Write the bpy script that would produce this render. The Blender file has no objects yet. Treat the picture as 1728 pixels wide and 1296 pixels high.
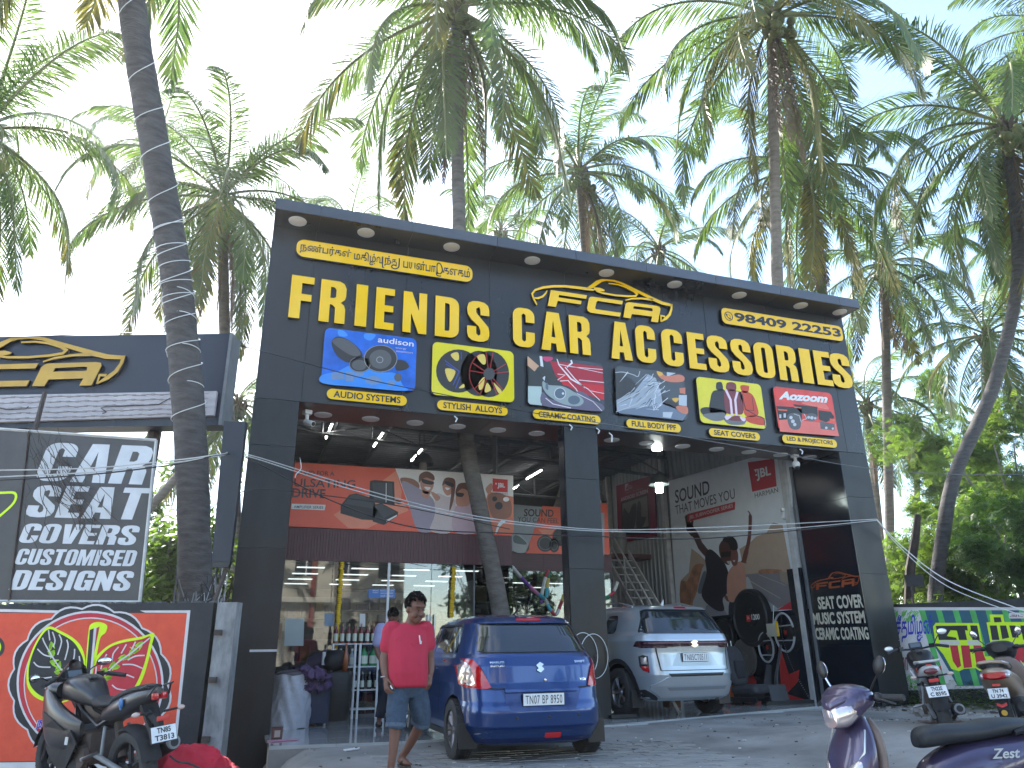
import bpy, bmesh, math, random
import numpy as np
from mathutils import Vector, Matrix, Euler
R = math.radians
rnd = random.Random(7)
scene = bpy.context.scene
COL = scene.collection
# ---------------------------------------------------------------- camera
FPX, PITCH, ROLL, YAW = 1246.83, 0.345732, -0.013217, 0.347437
CAM = Vector((0.0708, -11.3, 1.12))
fw = Vector((math.sin(YAW)*math.cos(PITCH), math.cos(YAW)*math.cos(PITCH), math.sin(PITCH)))
r0 = Vector((math.cos(YAW), -math.sin(YAW), 0)); u0 = r0.cross(fw)
cr = math.cos(ROLL)*r0 + math.sin(ROLL)*u0
cu = -math.sin(ROLL)*r0 + math.cos(ROLL)*u0
cd = bpy.data.cameras.new('camera'); cam = bpy.data.objects.new('camera', cd); COL.objects.link(cam)
cd.sensor_width = 36; cd.lens = FPX/1728*36; cd.clip_end = 3000; cd.clip_start = 0.05
m = Matrix.Identity(4)
for i in range(3):
    m[i][0] = cr[i]; m[i][1] = cu[i]; m[i][2] = -fw[i]; m[i][3] = CAM[i]
cam.matrix_world = m
scene.camera = cam
# ---------------------------------------------------------------- light
SUN_EL, SUN_AZ = R(41), R(-20)            # azimuth from +Y towards +X
w = bpy.data.worlds.new('World'); scene.world = w; w.use_nodes = True
nt = w.node_tree; bg = nt.nodes['Background']
sky = nt.nodes.new('ShaderNodeTexSky'); sky.sky_type = 'NISHITA'; sky.sun_disc = False
sky.sun_elevation = SUN_EL; sky.sun_rotation = SUN_AZ; sky.altitude = 10
sky.air_density = 1.0; sky.dust_density = 0.5; sky.ozone_density = 0.6
bg.inputs[1].default_value = 0.15
# thin bright cloud veil over the clear sky, thickest towards the sun
tcw = nt.nodes.new('ShaderNodeTexCoord'); mpw = nt.nodes.new('ShaderNodeMapping'); mpw.inputs['Scale'].default_value = (1, 1, 2.2)
nzw = nt.nodes.new('ShaderNodeTexNoise'); nzw.inputs['Scale'].default_value = 2.3; nzw.inputs['Detail'].default_value = 7; nzw.inputs['Roughness'].default_value = .55
nt.links.new(tcw.outputs['Generated'], mpw.inputs[0]); nt.links.new(mpw.outputs[0], nzw.inputs['Vector'])
dtw = nt.nodes.new('ShaderNodeVectorMath'); dtw.operation = 'DOT_PRODUCT'; nt.links.new(tcw.outputs['Generated'], dtw.inputs[0])
dtw.inputs[1].default_value = (math.sin(SUN_AZ)*math.cos(SUN_EL), math.cos(SUN_AZ)*math.cos(SUN_EL), math.sin(SUN_EL))
m1 = nt.nodes.new('ShaderNodeMath'); m1.operation = 'MULTIPLY_ADD'; nt.links.new(dtw.outputs['Value'], m1.inputs[0]); m1.inputs[1].default_value = .55; nt.links.new(nzw.outputs['Fac'], m1.inputs[2])
mrw = nt.nodes.new('ShaderNodeMapRange'); mrw.interpolation_type = 'SMOOTHSTEP'; nt.links.new(m1.outputs[0], mrw.inputs['Value']); mrw.inputs['From Min'].default_value = .78; mrw.inputs['From Max'].default_value = 1.08; mrw.inputs['To Max'].default_value = .88; mrw.inputs['To Min'].default_value = .0
mxw = nt.nodes.new('ShaderNodeMix'); mxw.data_type = 'RGBA'; nt.links.new(mrw.outputs[0], mxw.inputs['Factor']); nt.links.new(sky.outputs[0], mxw.inputs['A']); mxw.inputs['B'].default_value = (4.6, 4.8, 5.1, 1)
nt.links.new(mxw.outputs['Result'], bg.inputs[0])
sd = bpy.data.lights.new('sun', 'SUN'); sun = bpy.data.objects.new('sun', sd); COL.objects.link(sun)
sd.energy = 4.2; sd.angle = R(0.6); sd.color = (1.0, 0.95, 0.86)
sdir = Vector((math.sin(SUN_AZ)*math.cos(SUN_EL), math.cos(SUN_AZ)*math.cos(SUN_EL), math.sin(SUN_EL)))
sun.rotation_euler = sdir.to_track_quat('Z', 'Y').to_euler(); sun.location = (0, 0, 40)
vs = scene.view_settings; vs.view_transform = 'Standard'; vs.look = 'None'; vs.gamma = 1; vs.use_curve_mapping = False
vs.exposure = 1.98
scene.render.engine = 'CYCLES'
scene.cycles.max_bounces = 8; scene.cycles.transparent_max_bounces = 12
# ---------------------------------------------------------------- back-projection of survey points onto real planes
def ray(x, y): return (x-864)*cr - (y-648)*cu + FPX*fw
def hit(x, y, p, n):
    d = ray(x, y); n = Vector(n); return CAM + d*((Vector(p)-CAM).dot(n)/d.dot(n))
def PY(x, y, Y=0.0): return hit(x, y, (0, Y, 0), (0, 1, 0))
def PX(x, y, X): return hit(x, y, (X, 0, 0), (1, 0, 0))
def PZ(x, y, Z=0.0): return hit(x, y, (0, 0, Z), (0, 0, 1))
def PD(x, y, d):
    r = ray(x, y); return CAM + r*(d/r.dot(fw))
class Plane:
    """a real plane: origin, horizontal axis a, up axis b, outward normal n"""
    def __init__(s, o, a, b=(0, 0, 1)):
        s.o = Vector(o); s.a = Vector(a).normalized(); s.b = Vector(b).normalized(); s.n = s.a.cross(s.b).normalized()
    def px(s, x, y):
        h = hit(x, y, s.o, s.n) - s.o; return (h.dot(s.a), h.dot(s.b))
    def w(s, u, v, off=0.0): return s.o + s.a*u + s.b*v + s.n*off
# ---------------------------------------------------------------- materials
def mat(name, col, rough=0.6, metal=0.0, spec=0.5, var=0.0, scale=6.0, col2=None, bump=0.0, bscale=None, emit=None, estr=1.0,
        coat=0.0, alpha=1.0, stretch=(1, 1, 1), rvar=0.0, objvar=0.0, detail=6.0, thr=None):
    m = bpy.data.materials.new(name); m.use_nodes = True; n = m.node_tree.nodes; l = m.node_tree.links
    b = n['Principled BSDF']; c = (*col, 1)
    b.inputs['Base Color'].default_value = c; b.inputs['Roughness'].default_value = rough; b.inputs['Metallic'].default_value = metal
    b.inputs['Specular IOR Level'].default_value = spec; b.inputs['Coat Weight'].default_value = coat; b.inputs['Coat Roughness'].default_value = 0.05
    b.inputs['Alpha'].default_value = alpha
    if emit: b.inputs['Emission Color'].default_value = (*emit, 1); b.inputs['Emission Strength'].default_value = estr
    if var or col2 or bump or rvar:
        tc = n.new('ShaderNodeTexCoord'); mp = n.new('ShaderNodeMapping'); mp.inputs['Scale'].default_value = stretch
        l.new(tc.outputs['Object'], mp.inputs[0])
        no = n.new('ShaderNodeTexNoise'); no.inputs['Scale'].default_value = scale; no.inputs['Detail'].default_value = detail
        no.inputs['Roughness'].default_value = 0.62
        l.new(mp.outputs[0], no.inputs['Vector'])
        ramp = n.new('ShaderNodeMapRange'); t0, t1 = thr if thr else (0.3, 0.7)
        ramp.inputs['From Min'].default_value = t0; ramp.inputs['From Max'].default_value = t1
        l.new(no.outputs['Fac'], ramp.inputs['Value'])
        if var or col2:
            mx = n.new('ShaderNodeMix'); mx.data_type = 'RGBA'
            mx.inputs['A'].default_value = c if col2 else (*[k*(1-var) for k in col], 1)
            mx.inputs['B'].default_value = (*col2, 1) if col2 else (*[min(1, k*(1+var)) for k in col], 1)
            l.new(ramp.outputs[0], mx.inputs['Factor']); l.new(mx.outputs['Result'], b.inputs['Base Color'])
        if rvar:
            mr = n.new('ShaderNodeMapRange'); mr.inputs['To Min'].default_value = max(0, rough-rvar); mr.inputs['To Max'].default_value = min(1, rough+rvar)
            l.new(ramp.outputs[0], mr.inputs['Value']); l.new(mr.outputs[0], b.inputs['Roughness'])
        if bump:
            n2 = n.new('ShaderNodeTexNoise'); n2.inputs['Scale'].default_value = bscale or scale*4; n2.inputs['Detail'].default_value = 5
            l.new(mp.outputs[0], n2.inputs['Vector'])
            bp = n.new('ShaderNodeBump'); bp.inputs['Strength'].default_value = bump; bp.inputs['Distance'].default_value = 0.02
            l.new(n2.outputs['Fac'], bp.inputs['Height']); l.new(bp.outputs[0], b.inputs['Normal'])
    if objvar:
        oi = n.new('ShaderNodeObjectInfo'); hs = n.new('ShaderNodeHueSaturation')
        mr = n.new('ShaderNodeMapRange'); mr.inputs['To Min'].default_value = 1-objvar; mr.inputs['To Max'].default_value = 1+objvar
        l.new(oi.outputs['Random'], mr.inputs['Value']); l.new(mr.outputs[0], hs.inputs['Value'])
        src = b.inputs['Base Color'].links
        if src: l.new(src[0].from_socket, hs.inputs['Color'])
        else: hs.inputs['Color'].default_value = c
        l.new(hs.outputs[0], b.inputs['Base Color'])
    return m
def glass(name, tint=(0.8, 0.85, 0.85), rough=0.02, dark=0.0, refl=1.0):
    m = bpy.data.materials.new(name); m.use_nodes = True; n = m.node_tree.nodes; l = m.node_tree.links
    n.remove(n['Principled BSDF']); o = n['Material Output']
    t = n.new('ShaderNodeBsdfTransparent'); t.inputs[0].default_value = (*tint, 1)
    g = n.new('ShaderNodeBsdfGlossy'); g.inputs['Roughness'].default_value = rough; g.inputs['Color'].default_value = (refl, refl, refl, 1)
    f = n.new('ShaderNodeFresnel'); f.inputs['IOR'].default_value = 1.5+dark
    mx = n.new('ShaderNodeMixShader'); l.new(f.outputs[0], mx.inputs[0]); l.new(t.outputs[0], mx.inputs[1]); l.new(g.outputs[0], mx.inputs[2])
    l.new(mx.outputs[0], o.inputs[0]); return m
def leafmat(name, c1, c2, trans=0.45, sheen=0.5, rough=0.38, objvar=0.25, tcol=None):
    m = bpy.data.materials.new(name); m.use_nodes = True; n = m.node_tree.nodes; l = m.node_tree.links
    b = n['Principled BSDF']; o = n['Material Output']
    b.inputs['Roughness'].default_value = rough; b.inputs['Specular IOR Level'].default_value = sheen
    tc = n.new('ShaderNodeTexCoord'); no = n.new('ShaderNodeTexNoise'); no.inputs['Scale'].default_value = 1.6; no.inputs['Detail'].default_value = 5
    l.new(tc.outputs['Object'], no.inputs['Vector'])
    mr = n.new('ShaderNodeMapRange'); mr.inputs['From Min'].default_value = .32; mr.inputs['From Max'].default_value = .68; l.new(no.outputs['Fac'], mr.inputs['Value'])
    mx = n.new('ShaderNodeMix'); mx.data_type = 'RGBA'; mx.inputs['A'].default_value = (*c1, 1); mx.inputs['B'].default_value = (*c2, 1)
    l.new(mr.outputs[0], mx.inputs['Factor'])
    oi = n.new('ShaderNodeObjectInfo'); hs = n.new('ShaderNodeHueSaturation')
    m2 = n.new('ShaderNodeMapRange'); m2.inputs['To Min'].default_value = 1-objvar; m2.inputs['To Max'].default_value = 1+objvar
    l.new(oi.outputs['Random'], m2.inputs['Value']); l.new(m2.outputs[0], hs.inputs['Value']); l.new(mx.outputs['Result'], hs.inputs['Color'])
    l.new(hs.outputs[0], b.inputs['Base Color'])
    tr = n.new('ShaderNodeBsdfTranslucent'); g = n.new('ShaderNodeMix'); g.data_type = 'RGBA'; g.blend_type = 'MULTIPLY'; g.inputs['Factor'].default_value = 1
    l.new(hs.outputs[0], g.inputs['A']); g.inputs['B'].default_value = (*(tcol or (1.9, 2.1, 0.7)), 1); l.new(g.outputs['Result'], tr.inputs['Color'])
    ms = n.new('ShaderNodeMixShader'); ms.inputs[0].default_value = trans
    l.new(b.outputs[0], ms.inputs[1]); l.new(tr.outputs[0], ms.inputs[2]); l.new(ms.outputs[0], o.inputs[0]); return m
M = {}
M['acp'] = mat('dark_cladding', (0.013, 0.014, 0.017), 0.33, spec=0.5, var=0.25, scale=1.3, rvar=0.12, bump=0.03, bscale=3, objvar=.05, stretch=(1, 1, .35))
M['acp_side'] = mat('black_gloss_cladding', (0.005, 0.008, 0.015), 0.16, spec=0.5, rvar=0.06, scale=2)
M['acp_dirty'] = mat('dusty_dark_cladding', (0.013, 0.015, 0.018), 0.42, spec=0.32, col2=(0.032, 0.035, 0.038), scale=1.7, rvar=0.14, bump=0.03, objvar=.08, stretch=(1, 1, .4), thr=(.42, .78))
M['fascia'] = mat('grey_fascia', (0.075, 0.085, 0.105), 0.35, metal=0.2, var=0.1, scale=2, objvar=.08)
M['yellow'] = mat('yellow_acrylic', (0.96, 0.57, 0.005), 0.07, spec=0.45, var=0.05, scale=2.0, bump=0.10, bscale=2.6)
M['yellow2'] = mat('yellow_board', (0.93, 0.56, 0.005), 0.15, spec=0.4, bump=0.05, bscale=4)
M['amber'] = mat('amber_acrylic', (0.55, 0.32, 0.03), 0.3, spec=0.5, var=.12, scale=3)
M['black'] = mat('black_plastic', (0.012, 0.012, 0.014), 0.38, var=.2, scale=9)
M['blackm'] = mat('matt_black', (0.015, 0.015, 0.017), 0.7, var=.3, scale=9)
M['rubber'] = mat('tyre_rubber', (0.03, 0.03, 0.031), 0.75, var=0.3, scale=22, bump=.15)
M['white'] = mat('white_paint', (0.75, 0.76, 0.76), 0.45, var=.04)
M['plate'] = mat('plate_white', (0.72, 0.74, 0.75), 0.35, var=.08, scale=20)
M['dirtywhite'] = mat('dirty_white', (0.42, 0.43, 0.42), 0.65, col2=(0.66, 0.67, 0.67), scale=5)
M['steel'] = mat('brushed_steel', (0.55, 0.56, 0.57), 0.3, metal=1, var=.1)
M['greysteel'] = mat('painted_grey_steel', (0.17, 0.18, 0.19), 0.5, var=.2, scale=5)
M['lightsteel'] = mat('light_grey_steel', (0.50, 0.50, 0.49), 0.5, var=.2, scale=5)
M['rust'] = mat('rusty_black_steel', (0.03, 0.028, 0.027), 0.7, col2=(0.09, 0.06, 0.045), scale=7)
M['chrome'] = mat('chrome', (0.75, 0.75, 0.77), 0.1, metal=1)
M['navy'] = mat('navy_board', (0.013, 0.020, 0.038), 0.4, var=.12, scale=2)
M['red'] = mat('red_print', (0.60, 0.035, 0.03), 0.4, var=.06)
M['orange'] = mat('orange_print', (0.72, 0.10, 0.045), 0.45, var=.08, scale=1.5)
M['orange2'] = mat('light_orange_print', (0.82, 0.26, 0.15), 0.45, var=.05)
M['lampdisc'] = mat('frosted_lamp_disc', (0.80, 0.76, 0.70), 0.4, var=.05)
M['tube'] = mat('lit_tube', (1, 1, 1), 0.5, emit=(1, .98, .93), estr=7.0)
M['bulb'] = mat('lit_bulb', (1, 1, 1), 0.5, emit=(.85, 1, .95), estr=9.0)
def gmat(c, rough=0.45, **k):
    key = 'c_%02x%02x%02x_%d' % (int(c[0]*255), int(c[1]*255), int(c[2]*255), int(rough*100))
    if key not in M: M[key] = mat('print_'+key, c, rough, var=k.pop('var', .05), scale=4, **k)
    return M[key]
# ---------------------------------------------------------------- mesh building
class MB:
    def __init__(s): s.v = []; s.f = []; s.m = []; s.mats = []
    def mi(s, m):
        m = M[m] if isinstance(m, str) else m
        if m not in s.mats: s.mats.append(m)
        return s.mats.index(m)
    def add(s, vs, fs, m):
        k = len(s.v); s.v += [tuple(v) for v in vs]; i = s.mi(m)
        for f in fs: s.f.append([a+k for a in f]); s.m.append(i)
        return s
    def box(s, c, sz, m, rz=0.0, rx=0.0, ry=0.0, bev=0.0):
        a, b, d = [k/2 for k in sz]
        if bev > 0:
            bev = min(bev, a*.9, b*.9, d*.9); vs = []
            T = Euler((rx, ry, rz)).to_matrix(); fs = []
            bm = bmesh.new(); bmesh.ops.create_cube(bm, size=1)
            for v in bm.verts: v.co = Vector((v.co.x*2*a, v.co.y*2*b, v.co.z*2*d))
            bmesh.ops.bevel(bm, geom=bm.edges[:], offset=bev, segments=2, affect='EDGES', profile=.6)
            bm.verts.index_update()
            vs = [Vector(c)+T@v.co for v in bm.verts]; fs = [[v.index for v in f.verts] for f in bm.faces]; bm.free()
            return s.add(vs, fs, m)
        T = Euler((rx, ry, rz)).to_matrix()
        vs = [Vector(c)+T@Vector((x, y, z)) for x in (-a, a) for y in (-b, b) for z in (-d, d)]
        return s.add(vs, [(0, 1, 3, 2), (4, 6, 7, 5), (0, 4, 5, 1), (2, 3, 7, 6), (0, 2, 6, 4), (1, 5, 7, 3)], m)
    def box2(s, lo, hi, m, bev=0.0):
        return s.box([(lo[i]+hi[i])/2 for i in range(3)], [abs(hi[i]-lo[i]) for i in range(3)], m, bev=bev)
    def tube(s, pts, r, m, n=8, cap=True, flat=1.0):
        pts = [Vector(p) for p in pts]; k = len(pts); rs = r if isinstance(r, (list, tuple)) else [r]*k
        vs = []; up = None
        for i, p in enumerate(pts):
            t = (pts[min(i+1, k-1)]-pts[max(i-1, 0)])
            if t.length < 1e-9: t = Vector((0, 0, 1))
            t.normalize()
            if up is None: up = Vector((0, 0, 1)) if abs(t.z) < .9 else Vector((1, 0, 0))
            sx = t.cross(up)
            if sx.length < 1e-5: sx = t.cross(Vector((1, 0, 0)))
            sx.normalize(); up = sx.cross(t).normalized()
            for j in range(n):
                a = 2*math.pi*j/n; vs.append(p + sx*math.cos(a)*rs[i] + up*math.sin(a)*rs[i]*flat)
        fs = [(i*n+j, i*n+(j+1) % n, (i+1)*n+(j+1) % n, (i+1)*n+j) for i in range(k-1) for j in range(n)]
        if cap: fs += [list(range(n))[::-1], [(k-1)*n+j for j in range(n)]]
        return s.add(vs, fs, m)
    def loft(s, rings, m, cap=True, closed=True):
        n = len(rings[0]); vs = [p for rg in rings for p in rg]; k = len(rings)
        fs = [(i*n+j, i*n+(j+1) % n, (i+1)*n+(j+1) % n, (i+1)*n+j) for i in range(k-1) for j in range(n if closed else n-1)]
        if cap: fs += [list(range(n))[::-1], [(k-1)*n+j for j in range(n)]]
        return s.add(vs, fs, m)
    def lathe(s, prof, m, c=(0, 0, 0), ax='z', n=24, cap=False, T=None):
        vs = []
        for r_, h in prof:
            for j in range(n):
                a = 2*math.pi*j/n; x, y, z = r_*math.cos(a), r_*math.sin(a), h
                if ax == 'x': x, y, z = z, x, y
                if ax == 'y': x, y, z = y, z, x
                p = Vector((x, y, z))
                if T: p = T@p
                vs.append(p+Vector(c))
        k = len(prof)
        fs = [(i*n+j, i*n+(j+1) % n, (i+1)*n+(j+1) % n, (i+1)*n+j) for i in range(k-1) for j in range(n)]
        if cap: fs += [list(range(n))[::-1], [(k-1)*n+j for j in range(n)]]
        return s.add(vs, fs, m)
    def ell(s, c, r, m, nu=14, nv=9, rot=None):
        prof = [(math.sin(math.pi*i/nv), -math.cos(math.pi*i/nv)) for i in range(nv+1)]
        T = Matrix.Diagonal(Vector(r)).to_3x3()
        if rot: T = Euler(rot).to_matrix()@T
        prof[0] = (1e-4, -1); prof[-1] = (1e-4, 1)
        return s.lathe(prof, m, c=c, n=nu, T=T, cap=True)
    def prism(s, poly, a, b, m):
        """polygon of 3D points extruded by vectors a..b"""
        n = len(poly); P = [Vector(p) for p in poly]
        vs = [p+Vector(a) for p in P]+[p+Vector(b) for p in P]
        fs = [list(range(n))[::-1], list(range(n, 2*n))]+[(i, (i+1) % n, n+(i+1) % n, n+i) for i in range(n)]
        return s.add(vs, fs, m)
    def data(s, name, smooth=False):
        me = bpy.data.meshes.new(name); me.from_pydata(s.v, [], s.f); me.update()
        for mm in s.mats: me.materials.append(mm)
        me.polygons.foreach_set('material_index', s.m)
        if smooth: me.polygons.foreach_set('use_smooth', [True]*len(me.polygons))
        return me
def link(o, parent=None, world=False):
    COL.objects.link(o)
    if parent:
        o.parent = parent
        if world:
            o.matrix_parent_inverse = (Matrix.Translation(parent.location)@parent.rotation_euler.to_matrix().to_4x4()).inverted() if not parent.parent \
                else parent['_inv'] if '_inv' in parent else Matrix.Identity(4)
    return o
def fixn(me):
    bm = bmesh.new(); bm.from_mesh(me); bmesh.ops.recalc_face_normals(bm, faces=bm.faces[:]); bm.to_mesh(me); bm.free()
def part(name, mb, parent=None, world=False, smooth=False, label=None, kind=None, fix=True, auto=None):
    me = mb if isinstance(mb, bpy.types.Mesh) else mb.data(name, smooth)
    if not isinstance(mb, bpy.types.Mesh) and fix and len(me.polygons) < 60000: fixn(me)
    if smooth and auto:
        me.set_sharp_from_angle(angle=R(auto))
    o = bpy.data.objects.new(name, me); link(o, parent, world)
    if label: o['label'] = label
    if kind: o['kind'] = kind
    return o
def thing(name, label, cat, loc=(0, 0, 0), rz=0.0, group=None):
    o = bpy.data.objects.new(name, None); COL.objects.link(o); o.location = loc; o.rotation_euler = (0, 0, rz)
    o.empty_display_size = .2
    tag(o, label, cat, group); return o
def tag(o, label, cat, group=None):
    o['label'] = label; o['category'] = cat
    if group: o['group'] = group
    return o
def struct(name, mb, smooth=False):
    o = part(name, mb, smooth=smooth); o['kind'] = 'structure'; return o
def dup(root, loc=None, rz=None, label=None, group=None, scale=None):
    r_ = root.copy(); COL.objects.link(r_)
    if loc is not None: r_.location = loc
    if rz is not None: r_.rotation_euler = (r_.rotation_euler[0], r_.rotation_euler[1], rz)
    if scale: r_.scale = (scale,)*3
    if label: r_['label'] = label
    if group: r_['group'] = group
    for ch in list(root.children):
        c = ch.copy(); COL.objects.link(c); c.parent = r_
        for g in list(ch.children):
            d = g.copy(); COL.objects.link(d); d.parent = c
    return r_
# ---------------------------------------------------------------- flat work on planes: filled polygons with holes, strokes, text
def fill2d(loops, depth=0.0, bevel=0.0):
    """triangulated outline(s) with holes, as (verts, faces), via a curve"""
    cu_ = bpy.data.curves.new('t', 'CURVE'); cu_.dimensions = '2D'; cu_.fill_mode = 'BOTH' if depth else 'FRONT'
    cu_.extrude = depth/2; cu_.bevel_depth = bevel; cu_.bevel_resolution = 1
    for lp in loops:
        sp = cu_.splines.new('POLY'); sp.points.add(len(lp)-1); sp.use_cyclic_u = True
        for i, p in enumerate(lp): sp.points[i].co = (p[0], p[1], 0, 1)
    o = bpy.data.objects.new('t', cu_); me = bpy.data.meshes.new_from_object(o)
    vs = [v.co.copy() for v in me.vertices]; fs = [list(p.vertices) for p in me.polygons]
    bpy.data.objects.remove(o); bpy.data.curves.remove(cu_); bpy.data.meshes.remove(me)
    return vs, fs
def textgeo(s, heavy=0.0, space=1.0, depth=0.0, shear=0.0):
    cu_ = bpy.data.curves.new('t', 'FONT'); cu_.body = s; cu_.size = 1; cu_.offset = heavy; cu_.space_character = space
    cu_.extrude = depth/2; cu_.shear = shear; cu_.resolution_u = 3
    o = bpy.data.objects.new('t', cu_); me = bpy.data.meshes.new_from_object(o)
    vs = [v.co.copy() for v in me.vertices]; fs = [list(p.vertices) for p in me.polygons]
    bpy.data.objects.remove(o); bpy.data.curves.remove(cu_); bpy.data.meshes.remove(me)
    return vs, fs
def stroke2d(pts, w, closed=False):
    """polyline thickened to an outline"""
    P = [Vector((p[0], p[1])) for p in pts]; n = len(P); L = []; Rr = []
    ws = w if isinstance(w, (list, tuple)) else [w]*n
    for i in range(n):
        a = P[(i-1) % n] if (i or closed) else None; b = P[(i+1) % n] if (i < n-1 or closed) else None
        if a is None: d = (b-P[i]).normalized(); nn = Vector((-d.y, d.x)); k = 1
        elif b is None: d = (P[i]-a).normalized(); nn = Vector((-d.y, d.x)); k = 1
        else:
            d1 = (P[i]-a).normalized(); d2 = (b-P[i]).normalized(); t = (d1+d2)
            if t.length < 1e-6: t = d1
            t.normalize(); nn = Vector((-t.y, t.x)); k = 1/max(.5, nn.dot(Vector((-d1.y, d1.x))))
        L.append(P[i]+nn*ws[i]/2*k); Rr.append(P[i]-nn*ws[i]/2*k)
    if closed: return [L, Rr[::-1]]
    return [L+Rr[::-1]]
def smooth2(pts, n=5, closed=False):
    """Catmull-Rom through points"""
    P = [Vector(p) for p in pts]; out = []; k = len(P)
    for i in range(k if closed else k-1):
        p0 = P[(i-1) % k] if (closed or i > 0) else P[0]; p1 = P[i]; p2 = P[(i+1) % k]; p3 = P[(i+2) % k] if (closed or i+2 < k) else P[-1]
        for j in range(n):
            t = j/n
            out.append(0.5*((2*p1)+(p2-p0)*t+(2*p0-5*p1+4*p2-p3)*t*t+(3*p1-p0-3*p2+p3)*t**3))
    if not closed: out.append(P[-1])
    return out
def rrect(x0, y0, x1, y1, r, n=5):
    """rounded rectangle, r one value or (bl, br, tr, tl)"""
    rs = r if isinstance(r, (list, tuple)) else (min(r, abs(x1-x0)/2-1e-3, abs(y1-y0)/2-1e-3),)*4; out = []
    for (cx, cy, a0, k) in ((x0, y0, 180, 0), (x1, y0, 270, 1), (x1, y1, 0, 2), (x0, y1, 90, 3)):
        q = rs[k]
        if q <= 0: out.append((cx, cy)); continue
        ox = cx+q if k in (0, 3) else cx-q; oy = cy+q if k in (0, 1) else cy-q
        for i in range(n+1):
            a = R(a0+90*i/n); out.append((ox+q*math.cos(a), oy+q*math.sin(a)))
    return out
def circ(cx, cy, r, n=28, ry=None): return [(cx+r*math.cos(2*math.pi*i/n), cy+(ry or r)*math.sin(2*math.pi*i/n)) for i in range(n)]
def on_plane(mb, pl, vs, fs, off, m):
    mb.add([pl.w(v[0], v[1], off+(v[2] if len(v) > 2 else 0)) for v in vs], fs, m); return mb
def flat(mb, pl, loops, off, m, depth=0.0):
    vs, fs = fill2d(loops, depth); 
    return on_plane(mb, pl, vs, fs, off, m)
def pxl(pl, pts, mp=lambda x, y: (x, y)): return [pl.px(*mp(*p)) for p in pts]
def fit_text(mb, pl, s, bl, br, tl, off, m, heavy=0.0, space=1.0, depth=0.0, shear=0.0, px=True):
    """text whose box runs from bottom-left bl to bottom-right br, top-left tl (survey px or plane uv)"""
    if px: bl, br, tl = pl.px(*bl), pl.px(*br), pl.px(*tl)
    vs, fs = textgeo(s, heavy, space, depth, shear)
    x0 = min(v.x for v in vs); x1 = max(v.x for v in vs); y0 = min(v.y for v in vs); y1 = max(v.y for v in vs)
    B = Vector(bl); U = Vector(br)-B; V = Vector(tl)-B
    out = []
    for v in vs:
        q = B+U*((v.x-x0)/(x1-x0))+V*((v.y-y0)/(y1-y0)); out.append(Vector((q.x, q.y, v.z)))
    return on_plane(mb, pl, out, fs, off, m)
def zmap(x0, y0, k): return lambda x, y: (x0+x/k, y0+y/k)
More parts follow.
